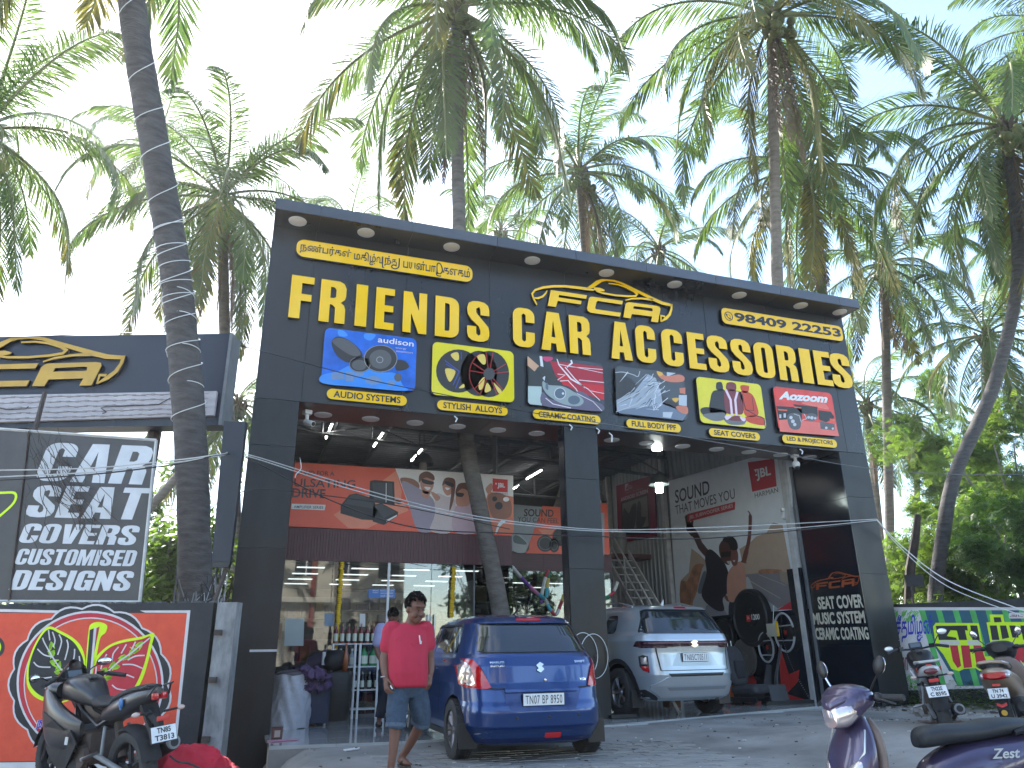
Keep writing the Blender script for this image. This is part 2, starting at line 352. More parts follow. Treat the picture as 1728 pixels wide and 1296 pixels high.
# ---------------------------------------------------------------- heavy condensed capitals drawn as outlines (unit height)
def glyph(c, s=.215, h=.165):
    if c == 'I': return .235, [[(0.01, 0), (.225, 0), (.225, 1), (.01, 1)]]
    if c == 'T': w = .5; return w, [[(w/2-s/2, 0), (w/2+s/2, 0), (w/2+s/2, 1-h), (w, 1-h), (w, 1), (0, 1), (0, 1-h), (w/2-s/2, 1-h)]]
    if c == 'F': w = .45; return w, [[(0, 0), (s, 0), (s, .42), (w*.93, .42), (w*.93, .58), (s, .58), (s, 1-h), (w, 1-h), (w, 1), (0, 1)]]
    if c == 'E': w = .45; return w, [[(0, 0), (w, 0), (w, h), (s, h), (s, .43), (w*.95, .43), (w*.95, .58), (s, .58), (s, 1-h), (w, 1-h), (w, 1), (0, 1)]]
    if c == 'N': w = .56; k = s*.88; return w, [[(0, 0), (k, 0), (k, .48), (w-k, 0), (w, 0), (w, 1), (w-k, 1), (w-k, .55), (k*1.05, 1), (0, 1)]]
    if c == 'M': w = .74; k = .19; return w, [[(0, 0), (k, 0), (k, .62), (w/2-.075, 0), (w/2+.075, 0), (w-k, .62), (w-k, 0), (w, 0), (w, 1), (w-.25, 1), (w/2, .45), (.25, 1), (0, 1)]]
    if c == 'V': w = .56; return w, [[(w/2-.13, 0), (w/2+.13, 0), (w, 1), (w-.225, 1), (w/2, .28), (.225, 1), (0, 1)]]
    if c == 'A': w = .56; return w, [[(0, 0), (.205, 0), (.225, .19), (w-.225, .19), (w-.205, 0), (w, 0), (w-.14, 1), (.14, 1)], [(.235, .35), (w/2, .80), (w-.235, .35)]]
    if c == 'O': w = .53; return w, [rrect(0, 0, w, 1, .2), rrect(s*.97, h*.85, w-s*.97, 1-h*.85, .045)]
    if c == 'D': w = .53; return w, [rrect(0, 0, w, 1, (0, .2, .2, 0)), rrect(s, h*.95, w-s*.97, 1-h*.95, (0, .05, .05, 0))]
    if c == 'U':
        w = .53; return w, [[(0, 1)]+rrect(0, 0, w, 1, (.2, .2, 0, 0))[:-1]+[(w-s, 1)]+[p for p in rrect(s, h*.85, w-s, 1.1, (.045, .045, 0, 0))[:-2]][::-1]+[(s, 1)]]
    if c in 'CG':
        w = .53; r = .2; out = []
        for i in range(7): a = R(0+90*i/6); out.append((w-r+r*math.cos(a), 1-r+r*math.sin(a)))
        for i in range(7): a = R(90+90*i/6); out.append((r+r*math.cos(a), 1-r+r*math.sin(a)))
        for i in range(7): a = R(180+90*i/6); out.append((r+r*math.cos(a), r+r*math.sin(a)))
        if c == 'C':
            for i in range(7): a = R(270+90*i/6); out.append((w-r+r*math.cos(a), r+r*math.sin(a)))
            out += [(w, .39), (w-s, .39)]
        else:
            out += [(w-.16, 0), (w-.13, .06), (w-.1, 0), (w, 0), (w, .53), (w*.5, .53), (w*.5, .4), (w-s, .4)]
        q = .045; xi, xo = w-s, s; lo, hi = h*.85, 1-h*.85
        out += [(xi, lo+q), (xi-q, lo), (xo+q, lo), (xo, lo+q), (xo, hi-q), (xo+q, hi), (xi-q, hi), (xi, hi-q), (xi, .64), (w, .64)]
        return w, [out]
    if c == 'R':
        w = .55
        return w, [[(0, 0), (s, 0), (s, .43), (w-s*1.25, .41), (w-s*1.02, .36), (w-s, 0), (w, 0), (w, .33), (w-.03, .43), (w-.1, .49), (w-.02, .57), (w, .66), (w, .84), (w-.05, .95), (w-.15, 1), (0, 1)],
                   [(s, .58), (w-s*1.2, .58), (w-s*1.0, .62), (w-s*1.0, .79), (w-s*1.2, .84), (s, .84)]]
    if c == 'S':
        w = .53
        pts = [(w, .66), (w-s, .66), (w-s, .80), (w/2+.02, .86), (s, .82), (s, .72), (s*1.15, .67), (w*.75, .50), (w*.95, .38), (w, .27), (w, .17), (w*.93, .06), (w*.75, .005), (w/2, -.01),
               (w*.22, .01), (w*.05, .08), (0, .19), (0, .36), (s, .36), (s, .19), (w/2, .135), (w-s, .18), (w-s, .27), (w*.52, .37), (w*.18, .53), (w*.03, .65), (0, .75), (0, .83), (w*.07, .94), (w*.25, .995), (w/2, 1.01),
               (w*.77, .99), (w*.94, .92), (w, .81)]
        return w, [pts]
    if c == 'Y': w = .54; return w, [[(w/2-s/2, 0), (w/2+s/2, 0), (w/2+s/2, .36), (w, 1), (w-s, 1), (w/2, .62), (s, 1), (0, 1), (w/2-s/2, .36)]]
    return .25, []
def word(s, gap=.075, sp=.28, shear=0.0):
    """list of (char, loops) laid out; total width"""
    x = 0; out = []
    for c in s:
        if c == ' ': x += sp; continue
        w, lp = glyph(c); out.append((c, [[(px_+x+py_*shear, py_) for px_, py_ in L] for L in lp])); x += w+gap
    return out, x-gap
# car emblem, traced from the raised sign: list of outlines in survey px (zoom of 880,460 at 6.4)
EMB = []
_e = lambda pts, w, n=4: EMB.append(stroke2d([tuple(p) for p in smooth2(pts, n)], w))
_e([(152, 362), (118, 300), (100, 245), (135, 205), (220, 178), (330, 165), (450, 165), (580, 178), (690, 192), (765, 205)], [14, 17, 17, 22, 26, 26, 26, 28, 30, 16], 1)
_e([(112, 290), (165, 293), (215, 275), (248, 240), (262, 210)], [10, 22, 22, 16, 8], 1)
_e([(690, 185), (745, 165), (800, 125), (850, 100), (900, 97), (980, 105), (1060, 130), (1180, 190), (1300, 250), (1400, 300), (1500, 345), (1600, 368)], [12, 40, 44, 30, 18, 20, 22, 26, 30, 34, 32, 26], 1)
_e([(1600, 355), (1600, 410), (1580, 470), (1540, 510), (1487, 545)], [20, 20, 28, 34, 10], 1)
_e([(1487, 545), (1487, 480), (1530, 490)], [10, 14, 20], 1)
_e([(765, 190), (830, 200), (880, 210)], [30, 38, 14], 1)
_e([(790, 215), (870, 240), (1000, 262), (1130, 272), (1215, 270), (1232, 248), (1190, 215), (1100, 170), (1020, 145), (925, 133)], [14, 18, 18, 20, 20, 20, 18, 16, 14, 12], 1)
_e([(1105, 315), (1170, 298), (1280, 295), (1400, 308)], [12, 18, 18, 26], 1)
EMB.append([[(302, 205), (692, 262), (680, 300), (390, 258), (385, 285), (632, 322), (625, 360), (378, 322), (355, 388), (268, 375)]])
EMB.append([[(745, 277), (1078, 322), (1068, 360), (810, 322), (792, 335), (778, 400), (790, 412), (1055, 450), (1045, 492), (730, 448), (700, 430), (692, 400), (710, 300), (722, 282)]])
EMB.append([[(1140, 335), (1440, 375), (1470, 385), (1482, 408), (1455, 553), (1380, 543), (1392, 490), (1175, 462), (1160, 510), (1082, 498), (1105, 360), (1118, 342)],
            [(1195, 378), (1188, 405), (1380, 432), (1400, 432), (1395, 405), (1375, 398)]])
# ================================================================ GROUND
def sm(t): t = max(0, min(1, t)); return t*t*(3-2*t)
def gz(x, y):
    z = 0.0
    if y > -7: z -= .40*sm((.95-x)/.5)*sm((x+1.3)/1.2)*sm((y+3.2)/1.5)
    z -= .08*sm((0.6-x)/1.2)
    z += .22*sm((x-5.2)/2.4)*sm((-1.4-y)/2.2)*sm((y+7.5)/2.0)
    z += .10*sm((x-11.9)/1.2)
    z += .075*sm((y+3.4)/2.2)*sm((x-.5)/.7)
    z -= .20*sm((-5.4-y)/1.9)
    z += .012*math.sin(x*1.7+y*.6)*math.sin(y*1.3-x*.4) if abs(x) < 30 and abs(y) < 30 and not (0.6 < x < 11.1 and y > -1) else 0
    return z
M['yard'] = mat('worn_concrete', (0.17, 0.163, 0.150), 0.85, col2=(0.36, 0.345, 0.32), scale=.8, bump=0.35, bscale=26, detail=10, thr=(.35, .68), rvar=.08)
M['dirt'] = mat('dirt_ground', (0.10, 0.085, 0.06), 0.95, col2=(0.2, 0.17, 0.13), scale=.6, bump=.5, bscale=12)
def sp(lo, hi, mid0, mid1, step):
    a = list(np.arange(mid0, mid1+1e-6, step)); d = step; x = mid0
    while x > lo: d *= 1.5; x -= d; a.insert(0, x)
    d = step; x = mid1
    while x < hi: d *= 1.5; x += d; a.append(x)
    return a
gx = sp(-900, 900, -4, 16, .2); gy = sp(-900, 900, -12, 3, .2)
mb = MB(); n = len(gx)
vs = [(x, y, gz(x, y)-(0.05 if y > 1.6 or (y > 0 and .7 < x < 11) else 0)) for y in gy for x in gx]
fs = [(j*n+i, j*n+i+1, (j+1)*n+i+1, (j+1)*n+i) for j in range(len(gy)-1) for i in range(n-1)]
mb.add(vs, fs, 'yard')
ground = struct('ground', mb, smooth=True)
# interlocking pavers in front of the forecourt, each a piece
M['paver'] = mat('paver_grey', (0.23, 0.22, 0.205), 0.88, col2=(0.34, 0.33, 0.31), scale=3, bump=.4, bscale=30, objvar=.16)
M['joint'] = mat('paver_joint_sand', (0.05, 0.047, 0.042), 0.95, var=.3)
pv = MB(); L, W_, T_ = .262, .134, .03
zig = [(-.5, -.5), (-.25, -.42), (0, -.5), (.25, -.42), (.5, -.5), (.5, .5), (.25, .58), (0, .5), (-.25, .58), (-.5, .5)]
pv.prism([(x*L*.96, y*W_*.93, 0) for x, y in zig], (0, 0, -.03), (0, 0, 0), 'paver'); pvme = pv.data('paver'); fixn(pvme)
M['joint'] = mat('paver_joint_sand', (0.10, 0.095, 0.085), 0.95, var=.3)
jb = MB(); ng = 16; jb.add([(1.80+3.5*i/ng, -4.98+2.65*j/ng, gz(1.80+3.5*i/ng, -4.98+2.65*j/ng)+.003) for j in range(ng+1) for i in range(ng+1)], [(j*(ng+1)+i, j*(ng+1)+i+1, (j+1)*(ng+1)+i+1, (j+1)*(ng+1)+i) for j in range(ng) for i in range(ng)], 'joint'); part('paver_bed', jb, ground, smooth=True)
cnt = 0
for j in range(21):
    for i in range(14):
        x = 1.75+(i+.5*(j % 2))*L; y = -5.05+j*W_
        o = bpy.data.objects.new('paver', pvme); o.location = (x, y, gz(x, y)+.008+rnd.uniform(-.003, .004)); o.rotation_euler = (rnd.uniform(-.008, .008), rnd.uniform(-.008, .008), rnd.uniform(-.012, .012))
        link(o, ground); cnt += 1
# tiled floor of both bays (big vitrified tiles, each a piece)
M['tile'] = mat('vitrified_tile', (0.42, 0.43, 0.42), 0.10, spec=.5, var=.10, scale=3, objvar=.05, coat=.4)
fl = thing('shop_floor', 'pale glossy tiled floor running in under both open bays', 'floor'); 
del fl['label'], fl['category']; fl['kind'] = 'structure'
def edge(x):    # front edge of the floor in plan
    return np.interp(x, [.6, 2.5, 5.4, 9.5, 11.1], [-1.33, -1.62, -.82, .36, .72])
S = .8
for i in range(14):
    for j in range(-3, 9):
        x0 = .6+i*S*.95; x1 = x0+S*.95-.006; y0 = j*S; y1 = y0+S-.006
        x1 = min(x1, 11.08)
        if x1-x0 < .1: continue
        a, b = max(y0, edge(x0)), max(y0, edge(x1))
        if a >= y1 and b >= y1: continue
        a = min(a, y1-.01); b = min(b, y1-.01)
        t = MB(); t.prism([(x0, a, 0), (x1, b, 0), (x1, y1, 0), (x0, y1, 0)], (0, 0, .06), (0, 0, .10), 'tile'); part('tile', t, fl)
plb = MB()
for k in range(14):
    x0 = .6+k*.75; x1 = x0+.75
    plb.prism([(x0, edge(x0)+.004, 0), (x1, edge(x1)+.004, 0), (x1, edge(x1)+.3, 0), (x0, edge(x0)+.3, 0)], (0, 0, -.5), (0, 0, .085), 'yard')
part('plinth', plb, fl)
# ================================================================ SHOP BUILDING
bd = thing('shop_building', 'dark clad double height car accessories shop front with two open bays', 'building', (0, 0, 0))
W, ZB, ZT = 11.78, 4.78, 7.79
def bpart(name, mb, **k): return part(name, mb, bd, **k)
seams = [0, .69, 2.26, 3.76, 5.24, 6.68, 8.26, 9.76, 11.3, W]
for a, b in zip(seams[:-1], seams[1:]):
    t = MB(); t.box2((a+.004, -.004, ZB+.0), (b-.004, .02, ZT), 'acp'); bpart('cladding_panel', t)
t = MB(); t.box2((.01, .022, ZB+.02), (W-.01, .93, ZT), 'blackm'); bpart('sign_wall', t)
M['soffit'] = mat('dark_soffit', (0.028, 0.02, 0.024), .3, var=.2, scale=2, objvar=.12)
for a, b in zip([0.02, 1.9, 3.8, 5.7, 7.6, 9.5], [1.9, 3.8, 5.7, 7.6, 9.5, W-.02]):
    t = MB(); t.box2((a+.004, .022, ZB-.004), (b-.004, .93, ZB+.018), 'soffit'); bpart('soffit_panel', t)
es = [0, .71, 2.24, 3.74, 5.25, 6.71, 8.24, 9.77, 11.27, W]
EV = .52
for a, b in zip(es[:-1], es[1:]):
    t = MB(); t.box2((a+.004, -EV, ZT+.01), (b-.004, -EV+.02, ZT+.2), 'fascia'); bpart('fascia_panel', t)
    t = MB(); t.box2((a+.004, -EV+.022, ZT+.004), (b-.004, .02, ZT+.02), 'acp'); bpart('eave_soffit_panel', t)
t = MB(); t.box2((.01, -EV+.022, ZT+.022), (W-.01, .95, ZT+.19), 'blackm'); bpart('eave_core', t)
def clad(x0, x1, cuts, m='acp_dirty', z0=-.6):
    zs = [z0]+cuts+[ZB-.006]
    for a, b in zip(zs[:-1], zs[1:]):
        t = MB(); t.box2((x0, -.002, a+.003), (x1, .02, b-.003), m); bpart('pillar_panel', t)
clad(0, .663, [1.16, 2.54, 4.05]); clad(5.112, 5.739, [2.36, 3.86], z0=-.1); clad(11.106, W, [1.2, 2.4, 3.87], z0=-.1)
t = MB(); t.box2((.004, .022, -.6), (.659, .28, ZB-.01), 'blackm'); bpart('pillar', t)
t = MB(); t.box2((5.108, .0225, -.2), (5.735, .27, ZB-.01), 'acp_side'); bpart('pillar', t)
t = MB(); t.box2((11.112, .022, -.2), (W-.004, 1.45, ZB-.01), 'blackm'); bpart('pillar', t)
# inner glossy side of the right pillar
for a, b in zip([-.1, 1.12, 2.42, 3.85], [1.12, 2.42, 3.85, ZB-.01]):
    t = MB(); t.box2((11.09, .0, a+.003), (11.105, 1.42, b-.003), 'acp_side'); bpart('side_panel', t)
t = MB(); t.box2((11.06, 1.40, -.1), (11.12, 1.46, ZB), 'greysteel'); bpart('trim_strip', t)
# downlights
def disc_light(x, y, z, r=.135):
    o = bpy.data.objects.new('downlight', DL); o.location = (x, y, z); link(o, bd); return o
d_ = MB(); d_.lathe([(.001, -.012), (.115, -.012), (.125, -.006)], 'lampdisc', n=24); d_.lathe([(.125, -.008), (.128, -.016), (.142, -.014), (.145, 0)], 'white', n=24); DL = d_.data('downlight', True)
for p in [(503, 369), (619, 388), (763, 415), (898, 440), (1022, 462), (1137, 481), (1249, 497), (1352, 515), (1418, 526)]:
    h = PZ(*p, ZT); disc_light(h.x, -.25, ZT+.003)
for p in [(545, 699.5), (625, 707), (700, 713), (771, 719.5), (839, 725.5), (905, 731), (969, 737), (1030, 743), (1089, 748), (1148, 754), (1205, 759), (1258.5, 764), (1312, 768.6), (1362.6, 772)]:
    h = PZ(*p, ZB); disc_light(h.x, .56, ZB-.005)
# roof sheet, walls
M['sheet'] = mat('dark_corrugated_sheet', (0.20, 0.215, 0.235), .5, metal=.1, var=.2, scale=2)
M['sheetw'] = mat('grey_corrugated_wall', (0.34, 0.36, 0.37), .5, metal=.15, var=.2, scale=2, stretch=(1, 1, .3))
M['inner'] = mat('inner_wall_grey', (0.09, 0.095, 0.10), .8, var=.15)
def corr(mb, u0, u1, pitch, d, fn, m):
    """trapezoid profile along u, fn(u, h, k) -> point for k=0,1 ends"""
    us = []; u = u0
    while u < u1:
        us += [(u, 0), (u+pitch*.55, 0), (u+pitch*.65, d), (u+pitch*.9, d)]; u += pitch
    vs = [fn(a, h, 0) for a, h in us]+[fn(a, h, 1) for a, h in us]; k = len(us)
    mb.add(vs, [(i, i+1, k+i+1, k+i) for i in range(k-1)], m)
RZ0 = 6.45
for i in range(8):
    x0 = .3+i*1.36
    t = MB(); corr(t, .95, 13.3, .22, .045, lambda u, h, k: (x0+k*1.355, u, RZ0-h+(.0 if i % 2 else .006)), 'sheet'); bpart('roof_sheet', t, fix=False)
for i in range(9):
    y0 = 1.46+i*1.32
    t = MB(); corr(t, y0, y0+1.31, .22, .035, lambda u, h, k: (11.16-h, u, 0 if k == 0 else RZ0), 'sheetw'); bpart('wall_sheet', t, fix=False)
t = MB(); t.box2((11.2, 1.46, 0), (11.3, 13.4, RZ0+.1), 'blackm'); bpart('outer_wall', t)
t = MB(); t.box2((11.13, .95, 4.70), (11.19, 1.47, RZ0+.05), 'blackm'); t2_ = t; bpart('wall_infill', t)
t = MB(); t.box2((.1, 13.3, 0), (11.3, 13.4, RZ0+.1), 'inner'); bpart('back_wall', t)
t = MB(); t.box2((.05, .29, 0), (.2, 13.3, RZ0+.1), 'inner'); bpart('left_wall', t)
t = MB(); t.box2((.05, .96, RZ0+.06), (11.3, 13.4, RZ0+.12), 'blackm'); bpart('roof', t)
for y, nm in ((6.55, 0), (9.9, 0), (1.55, 1)):
    t = MB(); t.box2((10.98, y, 0), (11.1, y+.14, RZ0-.05), 'lightsteel'); bpart('column', t)
# trusses
def truss(Y, zb0, zb1, zt0, zt1, nn=9):
    t = MB(); x0, x1 = .4, 11.05
    fb = lambda x: zb0+(zb1-zb0)*(x-x0)/(x1-x0); ft = lambda x: zt0+(zt1-zt0)*(x-x0)/(x1-x0)
    for f in (fb, ft): t.tube([(x0, Y, f(x0)), (x1, Y, f(x1))], .045, 'greysteel', n=4)
    for i in range(nn+1):
        x = x0+(x1-x0)*i/nn; t.tube([(x, Y, fb(x)), (x, Y, ft(x))], .03, 'greysteel', n=4)
        if i < nn:
            x2 = x0+(x1-x0)*(i+1)/nn
            a, b = ((x, fb(x)), (x2, ft(x2))) if i % 2 else ((x, ft(x)), (x2, fb(x2)))
            t.tube([(a[0], Y, a[1]), (b[0], Y, b[1])], .025, 'greysteel', n=4)
    bpart('truss', t)
truss(6.3, 6.12, 5.6, 6.42, 6.14); truss(10.5, 5.9, 5.7, 6.4, 6.3)
t = MB()
for x in (1.9, 3.2, 4.5, 5.8, 7.1, 8.4, 9.7): t.box2((x-.03, .96, RZ0-.14), (x+.03, 13.2, RZ0-.05), 'greysteel')
bpart('purlins', t)
pj = PY(826, 740, 3.2)
t = MB(); t.tube([(4.77, 2.75, 4.4), (4.77, 2.75, 6.4)], .06, 'greysteel', n=4); bpart('post', t)
# tube lights hanging under the roof
TL = []
for (x, y0, y1) in [(1.76, 5.9, 6.5), (1.76, 6.65, 7.2), (3.04, 6.3, 6.75), (3.04, 6.9, 7.65), (4.32, 7.55, 8.0), (4.32, 8.25, 8.9), (8.3, 8.9, 10.2), (8.4, 11.2, 12.2), (6.2, 9.3, 10.2)]:
    t = MB(); t.box2((x-.03, y0, 6.22), (x+.03, y1, 6.26), 'white'); t2 = MB(); t2.tube([(x, y0+.02, 6.2), (x, y1-.02, 6.2)], .018, 'tube', n=8)
    e = thing('tube_light', 'slim lit tube light fixed under the dark roof sheets of the shop', 'tube light', (x, y0, 6.22), group='tube lights under the shop roof')
    part('batten', t, e, True); part('tube', t2, e, True); TL.append(e)
tl_lab = ['front short lit tube of the leftmost row, under the roof beside the left pillar', 'rear short lit tube of the leftmost row, under the roof beside the left pillar',
 'front short lit tube in the second row from the left pillar', 'longer rear lit tube in the second row from the left pillar', 'front lit tube in the row above the dome lamp of the left bay',
 'rear lit tube in the row above the dome lamp of the left bay', 'long lit tube under the roof just left of the central pillar', 'farthest lit tube left of the central pillar, low above the grey poster',
 'lit tube under the roof between the palm trunk and the central pillar']
for e, s in zip(TL, tl_lab): e['label'] = s
# ---------------- showroom volume in the left bay
YS, XR = 2.5, 5.03
FP = Plane((0, 0, 0), (1, 0, 0))           # facade plane
SP = Plane((0, YS, 0), (1, 0, 0)); RP = Plane((0, 5.0, 0), (1, 0, 0))
M['brown'] = mat('brown_ribbed_laminate', (0.105, 0.038, 0.042), .5, var=.35, scale=14, stretch=(6, 1, .15), bump=.1)
M['brownh'] = mat('brown_laminate', (0.085, 0.03, 0.036), .5, var=.3, scale=10, stretch=(.2, 1, 6))
t = MB(); x = .67
while x < XR-.03: t.box2((x, YS-.02, 2.66), (x+.045, YS+.03, 3.225), 'brown'); x += .05
t.box2((.67, YS+.03, 2.66), (XR, YS+.08, 3.225), 'brown'); bpart('ribbed_panel', t)
for a, b in ((5.05, 6.7), (6.705, 8.45)):
    t = MB(); t.box2((a, 5.0, 2.84), (b, 5.05, 3.24), 'brownh'); bpart('laminate_panel', t)
t = MB(); t.box2((XR-.04, YS+.08, 2.66), (XR+.02, 5.0, 3.24), 'brown'); t.box2((.67, YS+.08, 3.2), (XR, 8.4, 3.25), 'inner'); t.box2((XR, 5.06, 3.2), (8.5, 8.4, 3.25), 'inner'); bpart('mezzanine', t)
t = MB(); t.box2((.67, YS+.08, 2.62), (XR, 8.4, 2.68), 'inner'); t.box2((XR, 5.06, 2.62), (8.5, 8.4, 2.68), 'inner'); bpart('showroom_ceiling', t)
t = MB(); t.box2((.67, 8.3, .02), (8.5, 8.4, 2.62), 'inner'); t.box2((8.44, 5.06, .02), (8.5, 8.3, 3.2), 'inner'); bpart('showroom_wall', t)
M['panel_lit'] = mat('lit_ceiling_panel', (1, 1, 1), .5, emit=(1, .98, .95), estr=1.0)
k = 0
for x in (1.3, 2.3, 3.3, 4.3, 5.3, 6.3, 7.3):
    for y in (3.2, 4.4, 5.6, 6.8):
        if x > 5 and y < 5.2: continue
        t = MB(); t.box2((x-.25, y-.06, 2.605), (x+.25, y+.06, 2.618), 'panel_lit'); bpart('ceiling_panel_light', t)
# shop glass
M['glass'] = glass('shop_glass', (.55, .60, .61), dark=.4)
for a, b in ((.68, 1.62), (1.63, 2.60), (2.66, 3.42), (3.43, 4.25), (4.26, XR)):
    t = MB(); t.box2((a, YS-.005, .13), (b, YS+.006, 2.655), 'glass'); bpart('glass_pane', t)
for a, b in ((5.06, 6.0), (6.01, 6.8), (6.81, 7.6), (7.61, 8.4)):
    t = MB(); t.box2((a, 5.0, .06), (b, 5.01, 2.83), 'glass'); bpart('glass_pane', t)
t = MB(); t.box2((XR-.008, YS+.01, .06), (XR+.002, 5.0, 2.65), 'glass'); bpart('glass_pane', t)
t = MB(); t.box2((2.61, YS-.02, .03), (2.65, YS+.03, 2.655), 'white'); bpart('door_jamb', t)
t = MB(); t.box2((.67, YS-.02, .09), (XR, YS+.03, .13), 'greysteel'); t.box2((4.24, YS-.015, .03), (4.265, YS+.02, 2.65), 'greysteel'); bpart('sill_track', t)
for x in (3.37, 3.49):
    t = MB(); t.tube([(x, YS-.06, .75), (x, YS-.06, 1.75)], .016, 'steel'); t.tube([(x, YS-.06, .85), (x, YS, .85)], .01, 'steel'); t.tube([(x, YS-.06, 1.65), (x, YS, 1.65)], .01, 'steel'); bpart('door_handle', t)
# ================================================================ BIG LETTERS
lw = thing('sign_lettering', 'raised yellow letters spelling FRIENDS CAR ACCESSORIES across the dark front', 'sign', (.5, 0, 6.1))
def raised(name, pl, loops, parent, m='yellow', z0=.045, dep=.05, side='black', label=None):
    """letter standing proud of the wall: dark sides, coloured face"""
    t = MB(); vs, fs = fill2d(loops, dep, 0.0)
    P = [pl.w(v[0], v[1], z0+(v[2] if len(v) > 2 else 0)) for v in vs]
    t.add(P, fs, side)
    vs, fs = fill2d(loops); 
    t.add([pl.w(v[0], v[1], z0+dep/2+.004) for v in vs], fs, m)
    # lip joining face to sides
    for lp in loops:
        k = len(lp); t.add([pl.w(p[0], p[1], z0+dep/2-.012) for p in lp]+[pl.w(p[0], p[1], z0+dep/2+.004) for p in lp], [(i, (i+1) % k, k+(i+1) % k, k+i) for i in range(k)], m)
    return part(name, t, parent, True, fix=False, label=label)
ZL0, ZL1 = 6.14, 6.895
bounds = {'FRIENDS': [(487, 529), (537, 584), (597, 620), (631, 665), (677, 720), (731, 774), (785, 825)],
          'CAR': [(862, 901), (909, 953), (957, 994)],
          'ACCESSORIES': [(1026, 1064), (1069, 1104), (1113, 1150), (1157, 1187), (1190, 1226), (1230, 1265), (1269, 1303), (1308, 1341), (1346, 1367), (1371, 1399), (1398, 1432)]}
for wd, bl in bounds.items():
    for ch, (a, b) in zip(wd, bl):
        yy = 500+(a-487)*.135 if a < 1e4 else 0
        xm = (a+b)/2; ym = 505+.132*(xm-487)
        ua = FP.px(a, ym)[0]; ub = FP.px(b, ym)[0]
        # vertical edges lean in the photo: remove the lean of half a letter height
        w_, lp = glyph(ch)
        sx = (ub-ua)*.93/w_; x0 = ua+(ub-ua)*.035
        raised('letter', FP, [[(x0+p[0]*sx, ZL0+p[1]*(ZL1-ZL0)) for p in L] for L in lp], lw)
# FCA emblem
em = thing('car_emblem_sign', 'yellow raised car outline emblem with letters FCA above the big name', 'sign', (6, 0, 7.2))
E0 = zmap(880, 460, 6.4)
for i, lp in enumerate(EMB):
    raised('emblem_letter' if i >= 8 else 'emblem_stroke', FP, [pxl(FP, L, E0) for L in lp], em, z0=.04)
# ================================================================ TEXT BOARDS
def board(name, label, cat, pl, quad, r, m, thick=.04, off=.02, rim=None, group=None, n=5):
    """board on plane from px corners TL,TR,BR,BL; returns thing, uv box"""
    Q = [pl.px(*q) for q in quad]; u0 = (Q[0][0]+Q[3][0])/2; u1 = (Q[1][0]+Q[2][0])/2; v1 = (Q[0][1]+Q[1][1])/2; v0 = (Q[2][1]+Q[3][1])/2
    e = thing(name, label, cat, pl.w((u0+u1)/2, (v0+v1)/2, 0), group=group)
    t = MB(); lp = rrect(u0, v0, u1, v1, r, n)
    t.prism([pl.w(*p) for p in lp], pl.n*(off), pl.n*(off+thick), rim or 'black')
    lp2 = rrect(u0+.008, v0+.008, u1-.008, v1-.008, r, n)
    t.prism([pl.w(*p) for p in lp2], pl.n*(off+thick), pl.n*(off+thick+.006), m)
    part('board', t, e, True)
    return e, (u0, v0, u1, v1), off+thick+.006
FPn = Plane((0, 0, 0), (1, 0, 0))
tb, bx, of = board('tamil_name_sign', 'long yellow rounded board with black Tamil shop name at the upper left', 'sign', FP, [(500, 403), (797, 455), (795, 482), (498, 434)], .13, 'yellow', .05)
t = MB()
u0, v0, u1, v1 = bx
tz = zmap(480, 380, 5.08)
def tseg(tx, xa, xb, lo=.07, hi=None, heavy=.018):
    ua = FP.px(*tz(xa, 250+.17*(xa-300)))[0]; ub = FP.px(*tz(xb, 250+.17*(xb-300)))[0]
    fit_text(t, FP, tx, (ua, v0+lo), (ub, v0+lo), (ua, v1-(hi or .06)), of+.004, 'black', heavy=heavy, px=False); return ua, ub
tseg('நண்பர்கள்', 130, 565); tseg('மகிழ்', 590, 775, .04); tseg('வ', 780, 832, .1, .11); tseg('ந்', 850, 905); tseg('த', 910, 955, .07, .11); tseg('பயன்பா', 1010, 1286, .09)
tseg('களகம்', 1350, 1580, .09)
def tst(pts, w=.022):
    Q = [(FP.px(*tz(x, 250+.17*(x-300)))[0], v0+h*(v1-v0)) for x, h in pts]; flat(t, FP, stroke2d([tuple(p) for p in smooth2(Q, 3)], w), of+.0042, 'black')
tst([(832, .72), (834, .3), (838, .08)]); tst([(830, .12), (850, .1)], .018)
tst([(975, .78), (974, .4), (968, .22), (940, .12), (912, .2), (925, .34), (955, .3)]); tst([(1300, .75), (1300, .32), (1325, .24), (1345, .45), (1330, .78), (1310, .85), (1296, .7), (1294, .2), (1310, .1), (1335, .12)])
part('lettering', t, tb, True, fix=False)
tb, bx, of = board('phone_number_sign', 'yellow rounded board with a phone symbol and number at the upper right', 'sign', FP, [(1213, 521), (1418, 553), (1418, 578), (1215, 549)], .1, 'yellow', .05)
u0, v0, u1, v1 = bx; t = MB()
fit_text(t, FP, '98409 22253', (u0+.30, v0+.09), (u1-.06, v0+.09), (u0+.30, v1-.07), of+.004, 'black', heavy=.035, px=False)
cy = (v0+v1)/2; flat(t, FP, [circ(u0+.165, cy, .10), circ(u0+.165, cy, .083)], of+.004, 'black')
flat(t, FP, stroke2d([(u0+.12, cy+.045), (u0+.125, cy-.01), (u0+.165, cy-.045), (u0+.205, cy-.05)], [.045, .018, .018, .045]), of+.004, 'black')
flat(t, FP, stroke2d([(u0+.165, cy+.035), (u0+.195, cy+.02), (u0+.205, cy-.01)], .012), of+.004, 'black')
part('lettering', t, tb, True, fix=False)
